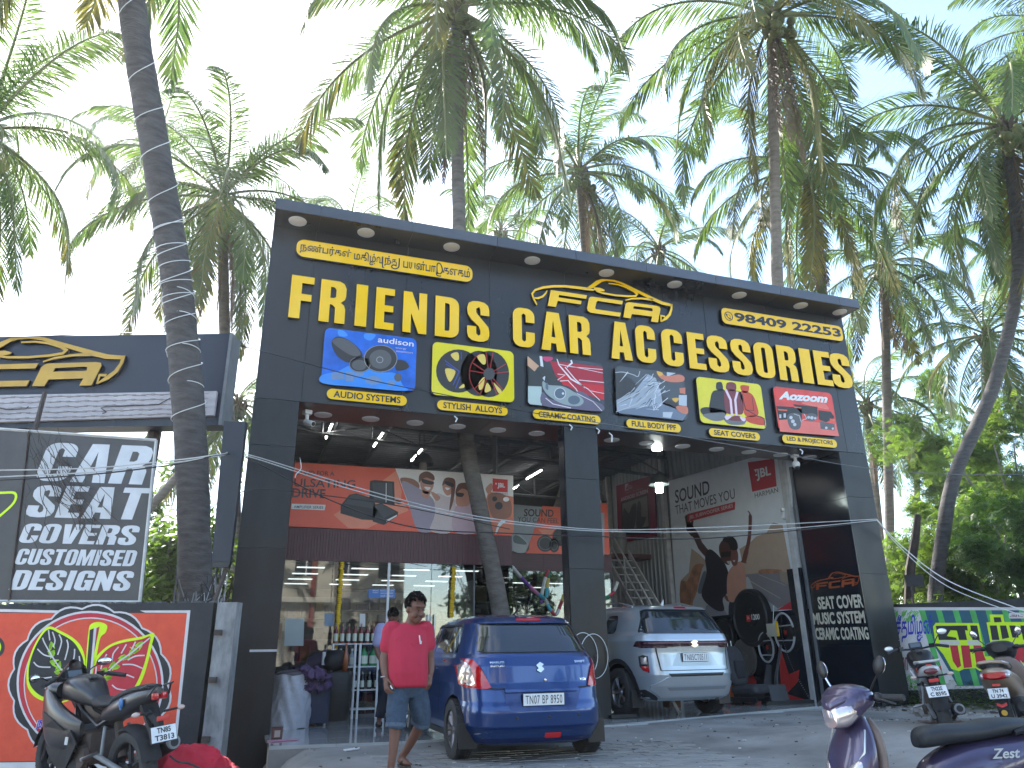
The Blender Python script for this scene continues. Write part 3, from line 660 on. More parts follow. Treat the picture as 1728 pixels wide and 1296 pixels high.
PIL = [('AUDIO SYSTEMS', [(551, 657), (687, 669), (685, 687), (549, 676)], 'the blue speaker picture'),
       ('STYLISH  ALLOYS', [(736, 676), (856, 687), (855, 703), (735, 695)], 'the alloy wheel picture'),
       ('CERAMIC COATING', [(896, 692), (1012, 702), (1011, 718), (897, 709)], 'the red car bonnet picture'),
       ('FULL BODY PPF', [(1054, 708), (1147, 716), (1146, 732), (1054, 724)], 'the film wrapping picture'),
       ('SEAT COVERS', [(1192, 723), (1280, 731), (1279, 746), (1194, 738)], 'the seat cover picture'),
       ('LED & PROJECTORS', [(1316, 735), (1409, 742), (1409, 757), (1317, 750)], 'the lamp set picture')]
for s, q, wh in PIL:
    tb, bx, of = board('caption_board', 'yellow pill shaped caption reading %s below %s' % (s.replace('  ', ' '), wh), 'sign', FP, q, .115, 'yellow2', .035, group='caption boards under the six pictures', n=7)
    u0, v0, u1, v1 = bx; v1 = v0+.25 if v1-v0 > .27 else v1
    t = MB(); fit_text(t, FP, s, (u0+.11, v0+.04), (u1-.11, v0+.04), (u0+.11, v1-.035), of+.003, 'black', heavy=.025, px=False); part('lettering', t, tb, True, fix=False)
# ================================================================ SIX PICTURE BOARDS
def pic(label, quad, m, r=.09):
    return board('picture_board', label, 'sign', FP, quad, r, m, .05, group='picture boards over the bays')
def layer(e, name, m, shapes, off, pl, z=None):
    if 1 < len(shapes) <= 3:
        for q in shapes: r_ = layer(e, name, m, [q], off, pl, z)
        return r_
    t = MB()
    for lp in shapes:
        if z: lp = [pxl(pl, L, z) for L in lp]
        flat(t, pl, lp, off, m)
    return part(name, t, e, True, fix=False, kind='stuff' if len(shapes) > 3 else None)
G_ = lambda v: gmat((v, v, v*1.05))
# 1 speakers on blue
e, bx, of = pic('blue glossy picture board with speakers, first from the left', [(546, 558), (703, 571), (699, 664), (541, 647)], gmat((.01, .13, .62), .12, var=.3))
z = zmap(540, 550, 5.08); o = of
layer(e, 'print_lake', gmat((.05, .28, .8), .15), [[smooth2([(5, 440), (150, 400), (260, 350), (400, 350), (520, 410), (640, 420), (700, 520), (720, 570), (300, 535), (20, 505)], 4, True)], [smooth2([(150, 50), (200, 60), (230, 100), (160, 100)], 4, True)], [smooth2([(380, 80), (470, 90), (430, 140), (375, 120)], 4, True)]], o+.001, FP, z)
layer(e, 'print_speaker', G_(.02), [[smooth2([(95, 150), (140, 108), (230, 130), (320, 200), (360, 270), (300, 300), (240, 330), (160, 290), (110, 220)], 5, True)], [circ(512, 295, 145, ry=118)], [circ(335, 345, 92, ry=68)], [smooth2([(650, 310), (720, 315), (755, 365), (700, 395), (640, 390)], 4, True)]], o+.002, FP, z)
layer(e, 'print_cone', G_(.09), [[smooth2([(100, 150), (150, 118), (240, 140), (310, 200), (340, 260), (270, 270), (180, 220)], 5, True)], [circ(510, 300, 95, ry=82)], [circ(330, 350, 62, ry=45)], [circ(660, 455, 32, ry=36)]], o+.003, FP, z)
layer(e, 'print_rim', G_(.3), [[circ(512, 295, 143, ry=116), circ(512, 295, 137, ry=111)], [circ(505, 305, 30, ry=28), circ(505, 305, 24, ry=22)], [stroke2d(circ(335, 345, 88, ry=64)[:20], 4)[0]]], o+.004, FP, z)
layer(e, 'print_parts', gmat((.16, .26, .45)), [[[(90, 415), (200, 405), (205, 470), (95, 478)]], [[(215, 405), (290, 410), (285, 490), (215, 485)]], [circ(450, 480, 68, ry=36)], [circ(600, 505, 38, ry=24)], [circ(330, 425, 38, ry=20)]], o+.002, FP, z)
t = MB(); fit_text(t, FP, 'audison', (636, 580.5), (696, 588), (637, 571), o+.005, 'white', heavy=.01); fit_text(t, FP, 'energy', (666, 592), (684, 594), (666, 589), o+.005, G_(.5)); fit_text(t, FP, 'innovators', (667, 597), (695, 600), (667, 593.5), o+.005, G_(.5)); part('lettering', t, e, True, fix=False)
# 2 alloys on yellow
e, bx, of = pic('yellow glossy picture board with two black alloy wheels', [(728, 580), (866, 594), (865, 681), (725, 670)], gmat((.78, .66, .01), .12, var=.05))
layer(e, 'print_tyre', G_(.018), [[circ(1175, 400, 190, ry=185)], [circ(1350, 420, 158, ry=194)], [circ(1437, 425, 172, ry=198)]], of+.001, FP, z)
layer(e, 'print_gap', gmat((.75, .55, .1)), [[smooth2([(1110, 260), (1170, 240), (1180, 300), (1150, 310)], 4, True)], [smooth2([(1065, 380), (1150, 400), (1110, 490), (1080, 460)], 4, True)], [smooth2([(1180, 545), (1220, 510), (1225, 540)], 4, True)],
      [smooth2([(1335, 275), (1395, 258), (1410, 330), (1380, 340)], 4, True)], [smooth2([(1350, 500), (1400, 450), (1385, 540), (1355, 560)], 4, True)], [smooth2([(1400, 580), (1420, 500), (1455, 560)], 4, True)], [smooth2([(1475, 500), (1500, 520), (1545, 570), (1520, 590)], 4, True)]], of+.002, FP, z)
sp_ = []
for k in range(10):
    a = 2*math.pi*k/10+.25*(k % 2)-.1; sp_.append(stroke2d([(1437+40*math.cos(a), 425+45*math.sin(a)), (1437+165*math.cos(a), 425+190*math.sin(a))], 6))
layer(e, 'print_spoke', gmat((.45, .02, .02)), sp_+[[circ(1437, 425, 172, ry=198)[14:], ]] if 0 else sp_+[stroke2d(circ(1437, 425, 168, ry=194)[9:20], 5)], of+.003, FP, z)
layer(e, 'print_blue_spoke', gmat((.03, .06, .3)), [stroke2d([(1060, 310), (1180, 400)], 8), stroke2d([(1130, 520), (1185, 400)], 8), stroke2d([(1070, 340), (1150, 390)], 8), stroke2d([(1150, 550), (1190, 450)], 8), stroke2d([(1200, 240), (1200, 300)], 7)], of+.003, FP, z)
layer(e, 'print_hub', G_(.05), [[circ(1437, 425, 48, ry=52)]], of+.004, FP, z)
# 3 ceramic coating
z = zmap(880, 590, 5.96)
e, bx, of = pic('picture board of a gloved hand polishing a red car bonnet', [(888, 601), (1017, 614), (1015, 697), (890, 685)], gmat((.05, .055, .06), .12))
layer(e, 'print_floor', gmat((.45, .55, .52)), [[[(50, 380), (185, 385), (190, 575), (70, 562), (50, 540)]]], of+.001, FP, z)
layer(e, 'print_bonnet', gmat((.42, .012, .03)), [[[(270, 130), (500, 150), (795, 190), (812, 400), (812, 525), (540, 435), (340, 320)]]], of+.001, FP, z)
layer(e, 'print_bright_red', gmat((.6, .01, .02)), [[[(345, 250), (440, 260), (520, 400), (400, 370)]], [[(560, 350), (808, 380), (812, 525), (700, 440)]]], of+.0015, FP, z)
layer(e, 'print_fender', gmat((.13, .11, .17)), [[smooth2([(195, 440), (300, 520), (560, 430), (700, 520), (805, 575), (780, 632), (500, 610), (200, 575)], 4, True)]], of+.0015, FP, z)
layer(e, 'print_headlamp', gmat((.30, .36, .36)), [[smooth2([(200, 330), (260, 370), (420, 390), (600, 510), (560, 580), (400, 560), (260, 480), (200, 400)], 4, True)]], of+.002, FP, z)
layer(e, 'print_lens', gmat((.10, .14, .18)), [[circ(370, 455, 52)], [circ(510, 520, 60, ry=45)], [smooth2([(230, 350), (250, 360), (250, 420), (225, 400)], 3, True)]], of+.0025, FP, z)
layer(e, 'print_streak', gmat((.85, .75, .78)), [stroke2d([(340, 110), (360, 170), (480, 310), (650, 410), (770, 525)], [8, 12, 16, 8, 6]), stroke2d([(350, 160), (500, 190), (800, 215)], 6), stroke2d([(420, 190), (520, 310), (620, 400)], 10), stroke2d([(560, 320), (810, 345)], 7), stroke2d([(370, 330), (450, 325), (530, 410), (545, 435)], 8), stroke2d([(470, 180), (800, 250)], 5), stroke2d([(660, 425), (812, 455)], 5), stroke2d([(540, 455), (700, 535), (790, 630)], 6), stroke2d([(480, 120), (490, 150), (440, 190)], 16), stroke2d([(345, 260), (420, 270), (345, 320)], 7), stroke2d([(225, 500), (300, 560), (480, 600)], 8)], of+.003, FP, z)
layer(e, 'print_white', gmat((.7, .7, .72)), [[[(165, 80), (190, 82), (205, 190), (175, 180)]], [[(195, 300), (225, 270), (215, 330)]], [circ(400, 455, 12)], stroke2d(circ(370, 455, 56), 6, True)], of+.003, FP, z)
layer(e, 'print_arm', gmat((.62, .36, .22)), [[[(45, 80), (160, 180), (115, 235), (45, 175)]]], of+.003, FP, z)
layer(e, 'print_glove', gmat((.035, .04, .035)), [[smooth2([(135, 205), (180, 185), (250, 210), (300, 250), (350, 310), (300, 330), (230, 290), (160, 245)], 4, True)]], of+.0035, FP, z)
layer(e, 'print_pink', gmat((.6, .05, .15)), [[smooth2([(190, 90), (290, 90), (290, 120), (230, 135)], 4, True)]], of+.002, FP, z)
# 4 PPF
e, bx, of = pic('grey picture board of hands stretching film over a car', [(1035, 620), (1152, 632), (1157, 713), (1038, 699)], gmat((.07, .075, .075), .12))
layer(e, 'print_body', gmat((.16, .20, .27)), [[[(935, 560), (1390, 540), (1480, 570), (1640, 660), (1600, 725), (960, 650)]]], of+.001, FP, z)
layer(e, 'print_glass', G_(.035), [[[(930, 260), (1010, 250), (1150, 370), (1060, 470), (930, 520)]], [[(1380, 470), (1480, 520), (1560, 560), (1540, 610), (1400, 560)]]], of+.001, FP, z)
layer(e, 'print_film', gmat((.33, .38, .45)), [[[(935, 520), (1110, 440), (1250, 260), (1330, 300), (1380, 440), (1400, 570), (1100, 600), (940, 630)]]], of+.0015, FP, z)
rr_ = random.Random(3); fl_ = []; fd_ = []
for k in range(46):
    x, y = rr_.uniform(960, 1360), rr_.uniform(320, 630); a = math.atan2(-1, 1.5)+rr_.gauss(0, .35); L_ = rr_.uniform(40, 170)
    (fl_ if k % 3 else fd_).append(stroke2d([(x, y), (x+L_*math.cos(a), y+L_*math.sin(a))], [2, rr_.uniform(4, 11)]))
layer(e, 'print_crease', gmat((.72, .75, .8)), fl_, of+.002, FP, z); layer(e, 'print_fold', G_(.06), fd_, of+.0023, FP, z)
layer(e, 'print_wiper', gmat((.5, .5, .5)), [stroke2d(smooth2([(925, 245), (1000, 240), (1100, 265), (1150, 285), (1170, 230)], 4), 7), stroke2d([(930, 640), (1140, 560), (1330, 400)], 9), stroke2d([(940, 555), (1150, 450), (1320, 300)], 8)], of+.0026, FP, z)
layer(e, 'print_hand', gmat((.62, .2, .12)), [[smooth2([(1345, 235), (1390, 250), (1440, 280), (1560, 265), (1615, 290), (1600, 335), (1480, 340), (1390, 310), (1350, 270)], 4, True)], [[(1565, 400), (1625, 395), (1625, 460), (1570, 450)]], [smooth2([(1530, 590), (1580, 575), (1645, 590), (1645, 660), (1570, 640)], 4, True)]], of+.003, FP, z)
layer(e, 'print_finger', gmat((.75, .42, .05)), [[smooth2([(1340, 230), (1400, 250), (1380, 280), (1350, 265)], 3, True)], [smooth2([(1490, 505), (1560, 500), (1530, 545)], 3, True)]], of+.0035, FP, z)
layer(e, 'print_sleeve', gmat((.5, .54, .6)), [[[(1560, 470), (1640, 470), (1640, 580), (1560, 570)]], [[(1440, 240), (1530, 250), (1440, 290)]], [[(1400, 640), (1500, 640), (1480, 700), (1400, 690)]]], of+.0025, FP, z)
# 5 seats on yellow
z = zmap(1160, 630, 6.4)
e, bx, of = pic('yellow picture board with three covered car seats', [(1170, 637), (1280, 650), (1290, 727), (1178, 715)], gmat((.78, .66, .01), .12))
layer(e, 'print_dark_seat', G_(.025), [[smooth2([(285, 130), (300, 110), (345, 112), (358, 190), (290, 190)], 3, True)], [smooth2([(250, 210), (300, 195), (380, 200), (400, 400), (380, 450), (220, 430), (225, 280)], 4, True)], [smooth2([(120, 395), (200, 378), (380, 420), (370, 470), (180, 470), (125, 440)], 4, True)]], of+.001, FP, z)
layer(e, 'print_grey', G_(.16), [[smooth2([(140, 460), (260, 440), (375, 440), (370, 510), (280, 528), (200, 505)], 4, True)], [smooth2([(375, 490), (600, 500), (600, 545), (560, 568), (420, 560)], 4, True)]], of+.0015, FP, z)
layer(e, 'print_maroon_seat', gmat((.2, .03, .04)), [[smooth2([(395, 130), (420, 110), (470, 112), (500, 140), (490, 200), (400, 190)], 4, True)], [smooth2([(370, 230), (420, 190), (500, 200), (560, 240), (575, 440), (480, 450), (390, 430)], 4, True)], [smooth2([(415, 510), (480, 470), (550, 480), (575, 520), (480, 525)], 4, True)]], of+.002, FP, z)
layer(e, 'print_red_seat', gmat((.6, .06, .02)), [[smooth2([(548, 145), (630, 148), (640, 170), (625, 220), (565, 215)], 3, True)], [smooth2([(535, 225), (600, 205), (680, 250), (720, 350), (735, 465), (600, 470), (570, 330)], 4, True)], [smooth2([(605, 480), (740, 470), (800, 500), (805, 570), (700, 560), (620, 530)], 4, True)]], of+.002, FP, z)
layer(e, 'print_stripe', gmat((.8, .6, .68)), [stroke2d([(390, 195), (440, 300), (455, 465)], 24), stroke2d([(515, 210), (490, 300), (505, 470)], 24), [smooth2([(375, 480), (420, 465), (450, 480), (400, 515)], 4, True)], [smooth2([(540, 480), (600, 500), (590, 530), (560, 520)], 4, True)]], of+.003, FP, z)
layer(e, 'print_seam', G_(.02), [stroke2d([(565, 240), (600, 400), (720, 470), (800, 500), (812, 590)], 8), stroke2d([(600, 410), (690, 415), (670, 260)], 5), stroke2d([(550, 210), (545, 330)], 6)], of+.003, FP, z)
# 6 lamps on red
e, bx, of = pic('red picture board with boxed lamp sets, last on the right', [(1299, 653), (1399, 665), (1411, 739), (1310, 727)], gmat((.72, .05, .02), .12, var=.2))
layer(e, 'print_glow', gmat((.78, .16, .12)), [[[(960, 500), (1575, 560), (1610, 690), (970, 640)]], [smooth2([(1200, 330), (1400, 300), (1500, 400), (1380, 380)], 4, True)]], of+.001, FP, z)
layer(e, 'print_box', G_(.02), [[[(935, 365), (1110, 375), (1210, 400), (1210, 500), (960, 515)]], [[(1110, 345), (1375, 375), (1380, 480), (1200, 440)]], [[(1385, 410), (1520, 425), (1560, 490), (1470, 540), (1390, 510)]]], of+.0015, FP, z)
layer(e, 'print_unit', G_(.10), [[circ(1310, 485, 62, ry=42)], [smooth2([(1055, 460), (1180, 450), (1195, 580), (1150, 620), (1075, 590)], 4, True)], [[(1400, 530), (1560, 560), (1560, 628), (1410, 610)]]], of+.002, FP, z)
layer(e, 'print_lens', G_(.55), [[circ(1280, 487, 15)], [circ(1315, 492, 18)], [circ(1350, 497, 13)], [circ(1090, 490, 18)], [circ(1110, 530, 20)], [circ(1130, 565, 18)], [[(965, 455), (985, 455), (985, 495), (965, 495)]], [[(1010, 445), (1035, 445), (1035, 490), (1010, 490)]], [circ(1470, 600, 14)], [circ(1540, 608, 12)], stroke2d([(1230, 450), (1260, 500), (1210, 520)], 7), stroke2d([(1120, 450), (1180, 470), (1200, 540)], 6)], of+.003, FP, z)
layer(e, 'print_red_tag', gmat((.75, .12, .05)), [[[(950, 398), (1050, 405), (1050, 420), (950, 412)]], [[(1125, 372), (1200, 380), (1200, 392), (1125, 384)]], [[(1505, 500), (1560, 508), (1560, 530), (1510, 525)]]], of+.003, FP, z)
t = MB(); fit_text(t, FP, 'Aozoom', (1309.5, 676), (1390, 682), (1314, 662), of+.004, 'white', heavy=.05); part('lettering', t, e, True, fix=False)
# ================================================================ POSTERS INSIDE
def sheet(name, label, pl, quad, m, thick=.03, off=.02, group=None):
    Q = [pl.px(*q) for q in quad]; c = Vector((sum(q[0] for q in Q)/4, sum(q[1] for q in Q)/4))
    e = thing(name, label, 'poster', pl.w(c.x, c.y, 0), group=group)
    t = MB(); t.prism([pl.w(*q) for q in Q[::-1]], pl.n*off, pl.n*(off+thick), m); part('poster_board', t, e, True)
    return e, off+thick
z = zmap(480, 770, 4.32)
SKIN, SHIRT = gmat((.52, .24, .16)), gmat((.34, .28, .34))
M['orange'] = mat('orange_print', (0.80, 0.115, 0.055), 0.45, var=.08, scale=1.5)
e, of = sheet('amplifier_poster', 'wide orange poster with black amplifiers and three laughing friends in the left bay', SP, [(497, 781), (864, 805), (862, 905), (487, 889)], 'orange', off=.03)
layer(e, 'print_facet', 'orange2', [[[(355, 430), (580, 290), (860, 330), (900, 400), (700, 480), (600, 530), (460, 525)]], [[(620, 250), (810, 110), (850, 260), (840, 360)]]], of+.001, SP, z)
layer(e, 'print_sky', gmat((.78, .73, .68)), [[[(803, 93), (1660, 146), (1663, 568), (965, 540), (900, 360)]]], of+.001, SP, z)
layer(e, 'print_warm', gmat((.62, .17, .08)), [[[(1480, 260), (1660, 300), (1663, 565), (1400, 558), (1440, 400)]]], of+.0015, SP, z)
layer(e, 'print_hair_back', gmat((.3, .12, .07)), [[smooth2([(840, 165), (930, 170), (980, 220), (940, 300), (870, 240)], 4, True)], [smooth2([(1480, 290), (1560, 270), (1640, 330), (1640, 440), (1540, 470), (1490, 400)], 4, True)]], of+.002, SP, z)
layer(e, 'print_shirt', SHIRT, [[smooth2([(850, 190), (960, 230), (1080, 320), (1090, 440), (1080, 545), (965, 540), (900, 350)], 4, True)]], of+.0025, SP, z)
layer(e, 'print_blouse', gmat((.62, .5, .48)), [[smooth2([(1095, 280), (1180, 300), (1240, 330), (1215, 550), (1060, 545), (1090, 430)], 4, True)]], of+.003, SP, z)
layer(e, 'print_pink_shirt', gmat((.55, .38, .42)), [[smooth2([(1240, 370), (1350, 350), (1400, 420), (1400, 556), (1225, 550)], 4, True)]], of+.0035, SP, z)
layer(e, 'print_face', SKIN, [[smooth2([(985, 170), (1030, 150), (1080, 180), (1075, 240), (1035, 280), (995, 250)], 5, True)], [smooth2([(1150, 200), (1190, 175), (1230, 210), (1215, 270), (1180, 290), (1150, 250)], 5, True)],
      [smooth2([(1250, 270), (1300, 230), (1340, 250), (1345, 350), (1290, 370), (1245, 350)], 5, True)], [[(1000, 250), (1060, 270), (1040, 320), (990, 290)]], [smooth2([(1460, 240), (1500, 200), (1510, 240), (1480, 280)], 4, True)], [smooth2([(1060, 260), (1130, 300), (1100, 330)], 3, True)]], of+.004, SP, z)
layer(e, 'print_hair', gmat((.16, .06, .04)), [[smooth2([(975, 200), (980, 140), (1030, 115), (1080, 140), (1085, 180), (1030, 160), (990, 180)], 4, True)], [smooth2([(1145, 220), (1160, 170), (1200, 160), (1240, 190), (1225, 330), (1195, 400), (1210, 250), (1190, 190)], 4, True)], [smooth2([(1240, 275), (1265, 205), (1340, 205), (1345, 260), (1290, 240)], 4, True)]], of+.005, SP, z)
layer(e, 'print_sunglasses', G_(.02), [[smooth2([(995, 170), (1040, 180), (1085, 195), (1065, 212), (1005, 200)], 3, True)], [smooth2([(1165, 185), (1225, 205), (1220, 230), (1170, 210)], 3, True)], [smooth2([(1245, 270), (1300, 275), (1290, 300), (1250, 295)], 3, True)], [circ(1525, 315, 18)], [circ(1555, 365, 28)], [circ(1035, 238, 10)]], of+.006, SP, z)
layer(e, 'print_smile', gmat((.8, .76, .72)), [[smooth2([(1012, 228), (1060, 232), (1040, 252)], 3, True)], [smooth2([(1165, 232), (1200, 238), (1180, 252)], 3, True)], [circ(1608, 318, 22, ry=17)]], of+.0065, SP, z)
layer(e, 'print_amplifier', G_(.016), [[[(620, 185), (650, 178), (795, 190), (800, 360), (640, 340), (615, 300)]], [[(470, 285), (520, 275), (640, 310), (680, 400), (640, 470), (560, 465), (405, 420), (408, 360)]], [[(640, 360), (700, 345), (825, 410), (820, 440), (720, 505), (640, 480)]]], of+.002, SP, z)
layer(e, 'print_amplifier_top', G_(.05), [[[(480, 290), (530, 282), (660, 325), (640, 385), (430, 350)]], [[(650, 365), (705, 352), (810, 410), (720, 455)]], [[(635, 195), (780, 200), (785, 330), (650, 320)]]], of+.0025, SP, z)
layer(e, 'print_white', gmat((.75, .72, .7)), [[[(52, 350), (298, 358), (290, 398), (47, 388)]], [[(735, 470), (815, 430), (815, 440), (740, 485)]], [[(735, 200), (740, 200), (738, 340), (734, 340)]], [smooth2([(1530, 560), (1560, 480), (1610, 470), (1560, 520), (1540, 565)], 3, True)]], of+.003, SP, z)
layer(e, 'print_red_square', 'red', [[[(1510, 165), (1620, 175), (1620, 268), (1510, 262)]]], of+.0055, SP, z)
t = MB(); q = lambda *p: z(*p)
fit_text(t, SP, 'OUND FOR A', q(78, 138), q(360, 148), q(80, 106), of+.002, G_(.05), heavy=.01); fit_text(t, SP, 'ULSATING', q(66, 226), q(512, 238), q(70, 166), of+.002, G_(.05), heavy=.012)
fit_text(t, SP, 'DRIVE', q(52, 304), q(295, 312), q(56, 236), of+.002, G_(.05), heavy=.02); fit_text(t, SP, '. AMPLIFIER SERIES', q(52, 382), q(280, 388), q(54, 362), of+.004, G_(.05), heavy=.01)
fit_text(t, SP, 'JBL', q(1545, 240), q(1600, 243), q(1545, 198), of+.007, 'white', heavy=.04); flat(t, SP, [pxl(SP, [(1530, 198), (1540, 200), (1540, 210), (1530, 210)], z)], of+.007, 'white'); fit_text(t, SP, 'HARMAN', q(1518, 282), q(1618, 286), q(1518, 268), of+.007, G_(.1))
part('lettering', t, e, True, fix=False)
# poster 2 (rear shopfront)
e, of = sheet('speaker_poster', 'grey and orange poster reading SOUND YOU CAN FEEL, partly hidden by the central pillar', RP, [(857, 851), (1018, 866), (1018, 938), (857, 930)], gmat((.30, .33, .36)), off=.03)
z = zmap(440, 680, 3.323)
layer(e, 'print_orange', 'orange', [[[(1575, 580), (1720, 590), (1900, 600), (1900, 860), (1700, 850), (1480, 845)]]], of+.001, RP, z)
layer(e, 'print_facet', 'orange2', [[[(1550, 710), (1640, 715), (1600, 770)]]], of+.0015, RP, z)
layer(e, 'print_cone', G_(.02), [[circ(1590, 790, 46)], [circ(1640, 800, 28, ry=40)], [circ(1670, 755, 40, ry=50)]], of+.002, RP, z)
layer(e, 'print_ring', G_(.12), [[circ(1590, 790, 38), circ(1590, 790, 33)], [circ(1640, 800, 20, ry=28), circ(1640, 800, 16, ry=24)]], of+.0025, RP, z)
layer(e, 'print_car', gmat((.4, .42, .42)), [[smooth2([(1415, 770), (1415, 735), (1450, 740), (1500, 800), (1480, 840), (1415, 835)], 3, True)]], of+.001, RP, z)
layer(e, 'print_car_window', gmat((.08, .12, .12)), [[smooth2([(1416, 785), (1416, 745), (1448, 752), (1488, 795)], 3, True)]], of+.0015, RP, z)
t = MB(); fit_text(t, RP, 'SOUND', z(1470, 638), z(1636, 642), z(1472, 596), of+.002, G_(.04), heavy=.02); fit_text(t, RP, 'YOU CAN FEEL', z(1435, 668), z(1665, 678), z(1437, 640), of+.002, G_(.04)); part('lettering', t, e, True, fix=False)
t = MB(); t.box2((7.6, 4.99, 3.26), (8.42, 5.03, 4.5), 'orange'); e2 = thing('orange_banner', 'orange banner strip on the mezzanine edge right of the central pillar', 'banner', (8, 5, 3.26)); part('banner', t, e2, True)
# big poster on the right inner wall
WP = Plane((11.1, 6.4, 0), (0, -1, 0))
e, of = sheet('subwoofer_poster', 'tall pale poster reading SOUND THAT MOVES YOU on the right bay wall', WP, [(1129, 812), (1336, 754), (1342, 1028), (1146, 1058)], gmat((.74, .78, .82)), off=.0)
z = zmap(1120, 760, 4.32)
layer(e, 'print_mountain', gmat((.46, .34, .25)), [[[(560, 720), (640, 670), (680, 630), (760, 600), (790, 540), (810, 526), (875, 545), (935, 870), (935, 1000), (600, 910)]], [[(130, 950), (190, 890), (210, 715), (270, 760), (310, 800), (330, 900), (200, 1000)]]], of+.001, WP, z)
layer(e, 'print_road', gmat((.22, .20, .21)), [[[(600, 905), (860, 880), (920, 960), (945, 1100), (830, 1160), (640, 1040)]]], of+.0015, WP, z)
layer(e, 'print_road_line', gmat((.4, .38, .36)), [stroke2d([(620, 940), (720, 1000), (860, 1080)], 6), stroke2d([(700, 905), (900, 985)], 4)], of+.002, WP, z)
rr_ = random.Random(5)
layer(e, 'print_bush', gmat((.34, .16, .09), var=.5), [[smooth2([(130, 960), (180, 950), (230, 840), (310, 850), (320, 1050), (270, 1140), (140, 1140)], 4, True)], [smooth2([(700, 880), (740, 865), (860, 870), (850, 890), (720, 900)], 4, True)]], of+.002, WP, z)
layer(e, 'print_wall', gmat((.34, .26, .2)), [[[(855, 880), (910, 890), (925, 985), (860, 950)]]], of+.0025, WP, z)
layer(e, 'print_car', gmat((.42, .44, .46)), [[smooth2([(220, 1140), (250, 1030), (290, 860), (330, 850), (420, 1000), (560, 1000), (620, 920), (680, 1040), (800, 1120), (830, 1180), (500, 1200), (320, 1230)], 4, True)]], of+.003, WP, z)
layer(e, 'print_window', gmat((.12, .14, .16)), [[smooth2([(255, 1030), (295, 890), (320, 900), (300, 1030)], 3, True)]], of+.0035, WP, z)
layer(e, 'print_dark_arm', gmat((.075, .028, .022)), [stroke2d(smooth2([(180, 470), (195, 560), (240, 620), (280, 700), (340, 770)], 4), [26]*4+[56]*4+[44]*4+[50]*4+[70]), stroke2d([(195, 570), (165, 480)], [34, 10]), stroke2d([(205, 560), (222, 500)], [34, 8]), stroke2d([(195, 560), (186, 470)], [34, 9])], of+.004, WP, z)
layer(e, 'print_arm', gmat((.17, .06, .045)), [stroke2d(smooth2([(622, 442), (640, 480), (632, 640), (610, 740), (590, 820)], 4), [8]*4+[24]*4+[26]*4+[34]*4+[46]), [smooth2([(440, 1040), (500, 1090), (470, 1100)], 3, True)]], of+.004, WP, z)
layer(e, 'print_dark_shirt', gmat((.018, .014, .022)), [[smooth2([(345, 720), (420, 780), (470, 860), (500, 1000), (440, 1080), (450, 1165), (380, 1160), (285, 1060), (320, 900), (310, 780)], 4, True)]], of+.0045, WP, z)
layer(e, 'print_pink_top', gmat((.55, .28, .2)), [[smooth2([(490, 870), (560, 810), (600, 860), (608, 1030), (540, 1100), (480, 1090), (470, 950)], 4, True)]], of+.0048, WP, z)
layer(e, 'print_jeans', gmat((.02, .025, .04)), [[smooth2([(490, 1095), (560, 1100), (570, 1250), (490, 1240)], 3, True)]], of+.0046, WP, z)
layer(e, 'print_trousers', gmat((.25, .25, .3)), [[smooth2([(320, 1130), (450, 1160), (490, 1290), (330, 1290)], 3, True)]], of+.0042, WP, z)
layer(e, 'print_face', gmat((.10, .04, .03)), [[smooth2([(412, 700), (440, 655), (480, 670), (500, 740), (490, 830), (450, 820), (420, 770)], 4, True)]], of+.0055, WP, z)
layer(e, 'print_face_right', gmat((.2, .07, .055)), [[smooth2([(495, 720), (530, 700), (552, 760), (545, 830), (515, 840), (495, 790)], 4, True)]], of+.0052, WP, z)
layer(e, 'print_hair', gmat((.02, .013, .015)), [[smooth2([(440, 660), (450, 635), (500, 625), (540, 660), (548, 720), (500, 725), (480, 680)], 4, True)], [[(425, 742), (500, 735), (495, 775), (430, 780)]]], of+.006, WP, z)
layer(e, 'print_smile', gmat((.6, .55, .52)), [[smooth2([(468, 810), (495, 808), (485, 830)], 3, True)], [smooth2([(512, 805), (530, 800), (525, 815)], 3, True)]], of+.0065, WP, z)
layer(e, 'print_red', gmat((.5, .03, .045)), [[[(622, 88), (815, 60), (833, 262), (655, 302)]], [[(180, 465), (530, 375), (528, 432), (184, 522)]], [[(830, 1165), (948, 1095), (956, 1158)]]], of+.0066, WP, z)
t = MB()
fit_text(t, WP, 'SOUND', z(92, 388), z(344, 318), z(88, 292), of+.003, gmat((.01, .02, .05)), heavy=.012); fit_text(t, WP, 'THAT MOVES YOU', z(95, 470), z(530, 350), z(90, 405), of+.003, gmat((.01, .02, .05)))
fit_text(t, WP, 'JBL SUBWOOFER SERIES', z(196, 510), z(516, 424), z(194, 478), of+.0072, 'white'); fit_text(t, WP, 'JBL', z(690, 226), z(795, 200), z(680, 140), of+.0072, 'white', heavy=.03)
flat(t, WP, [pxl(WP, [(667, 140), (690, 136), (682, 165)], z)], of+.0072, 'white'); flat(t, WP, [pxl(WP, [(678, 175), (690, 173), (692, 185), (680, 187)], z)], of+.0072, 'white')
fit_text(t, WP, 'HARMAN', z(675, 348), z(845, 305), z(672, 314), of+.0072, G_(.1))
part('lettering', t, e, True, fix=False)
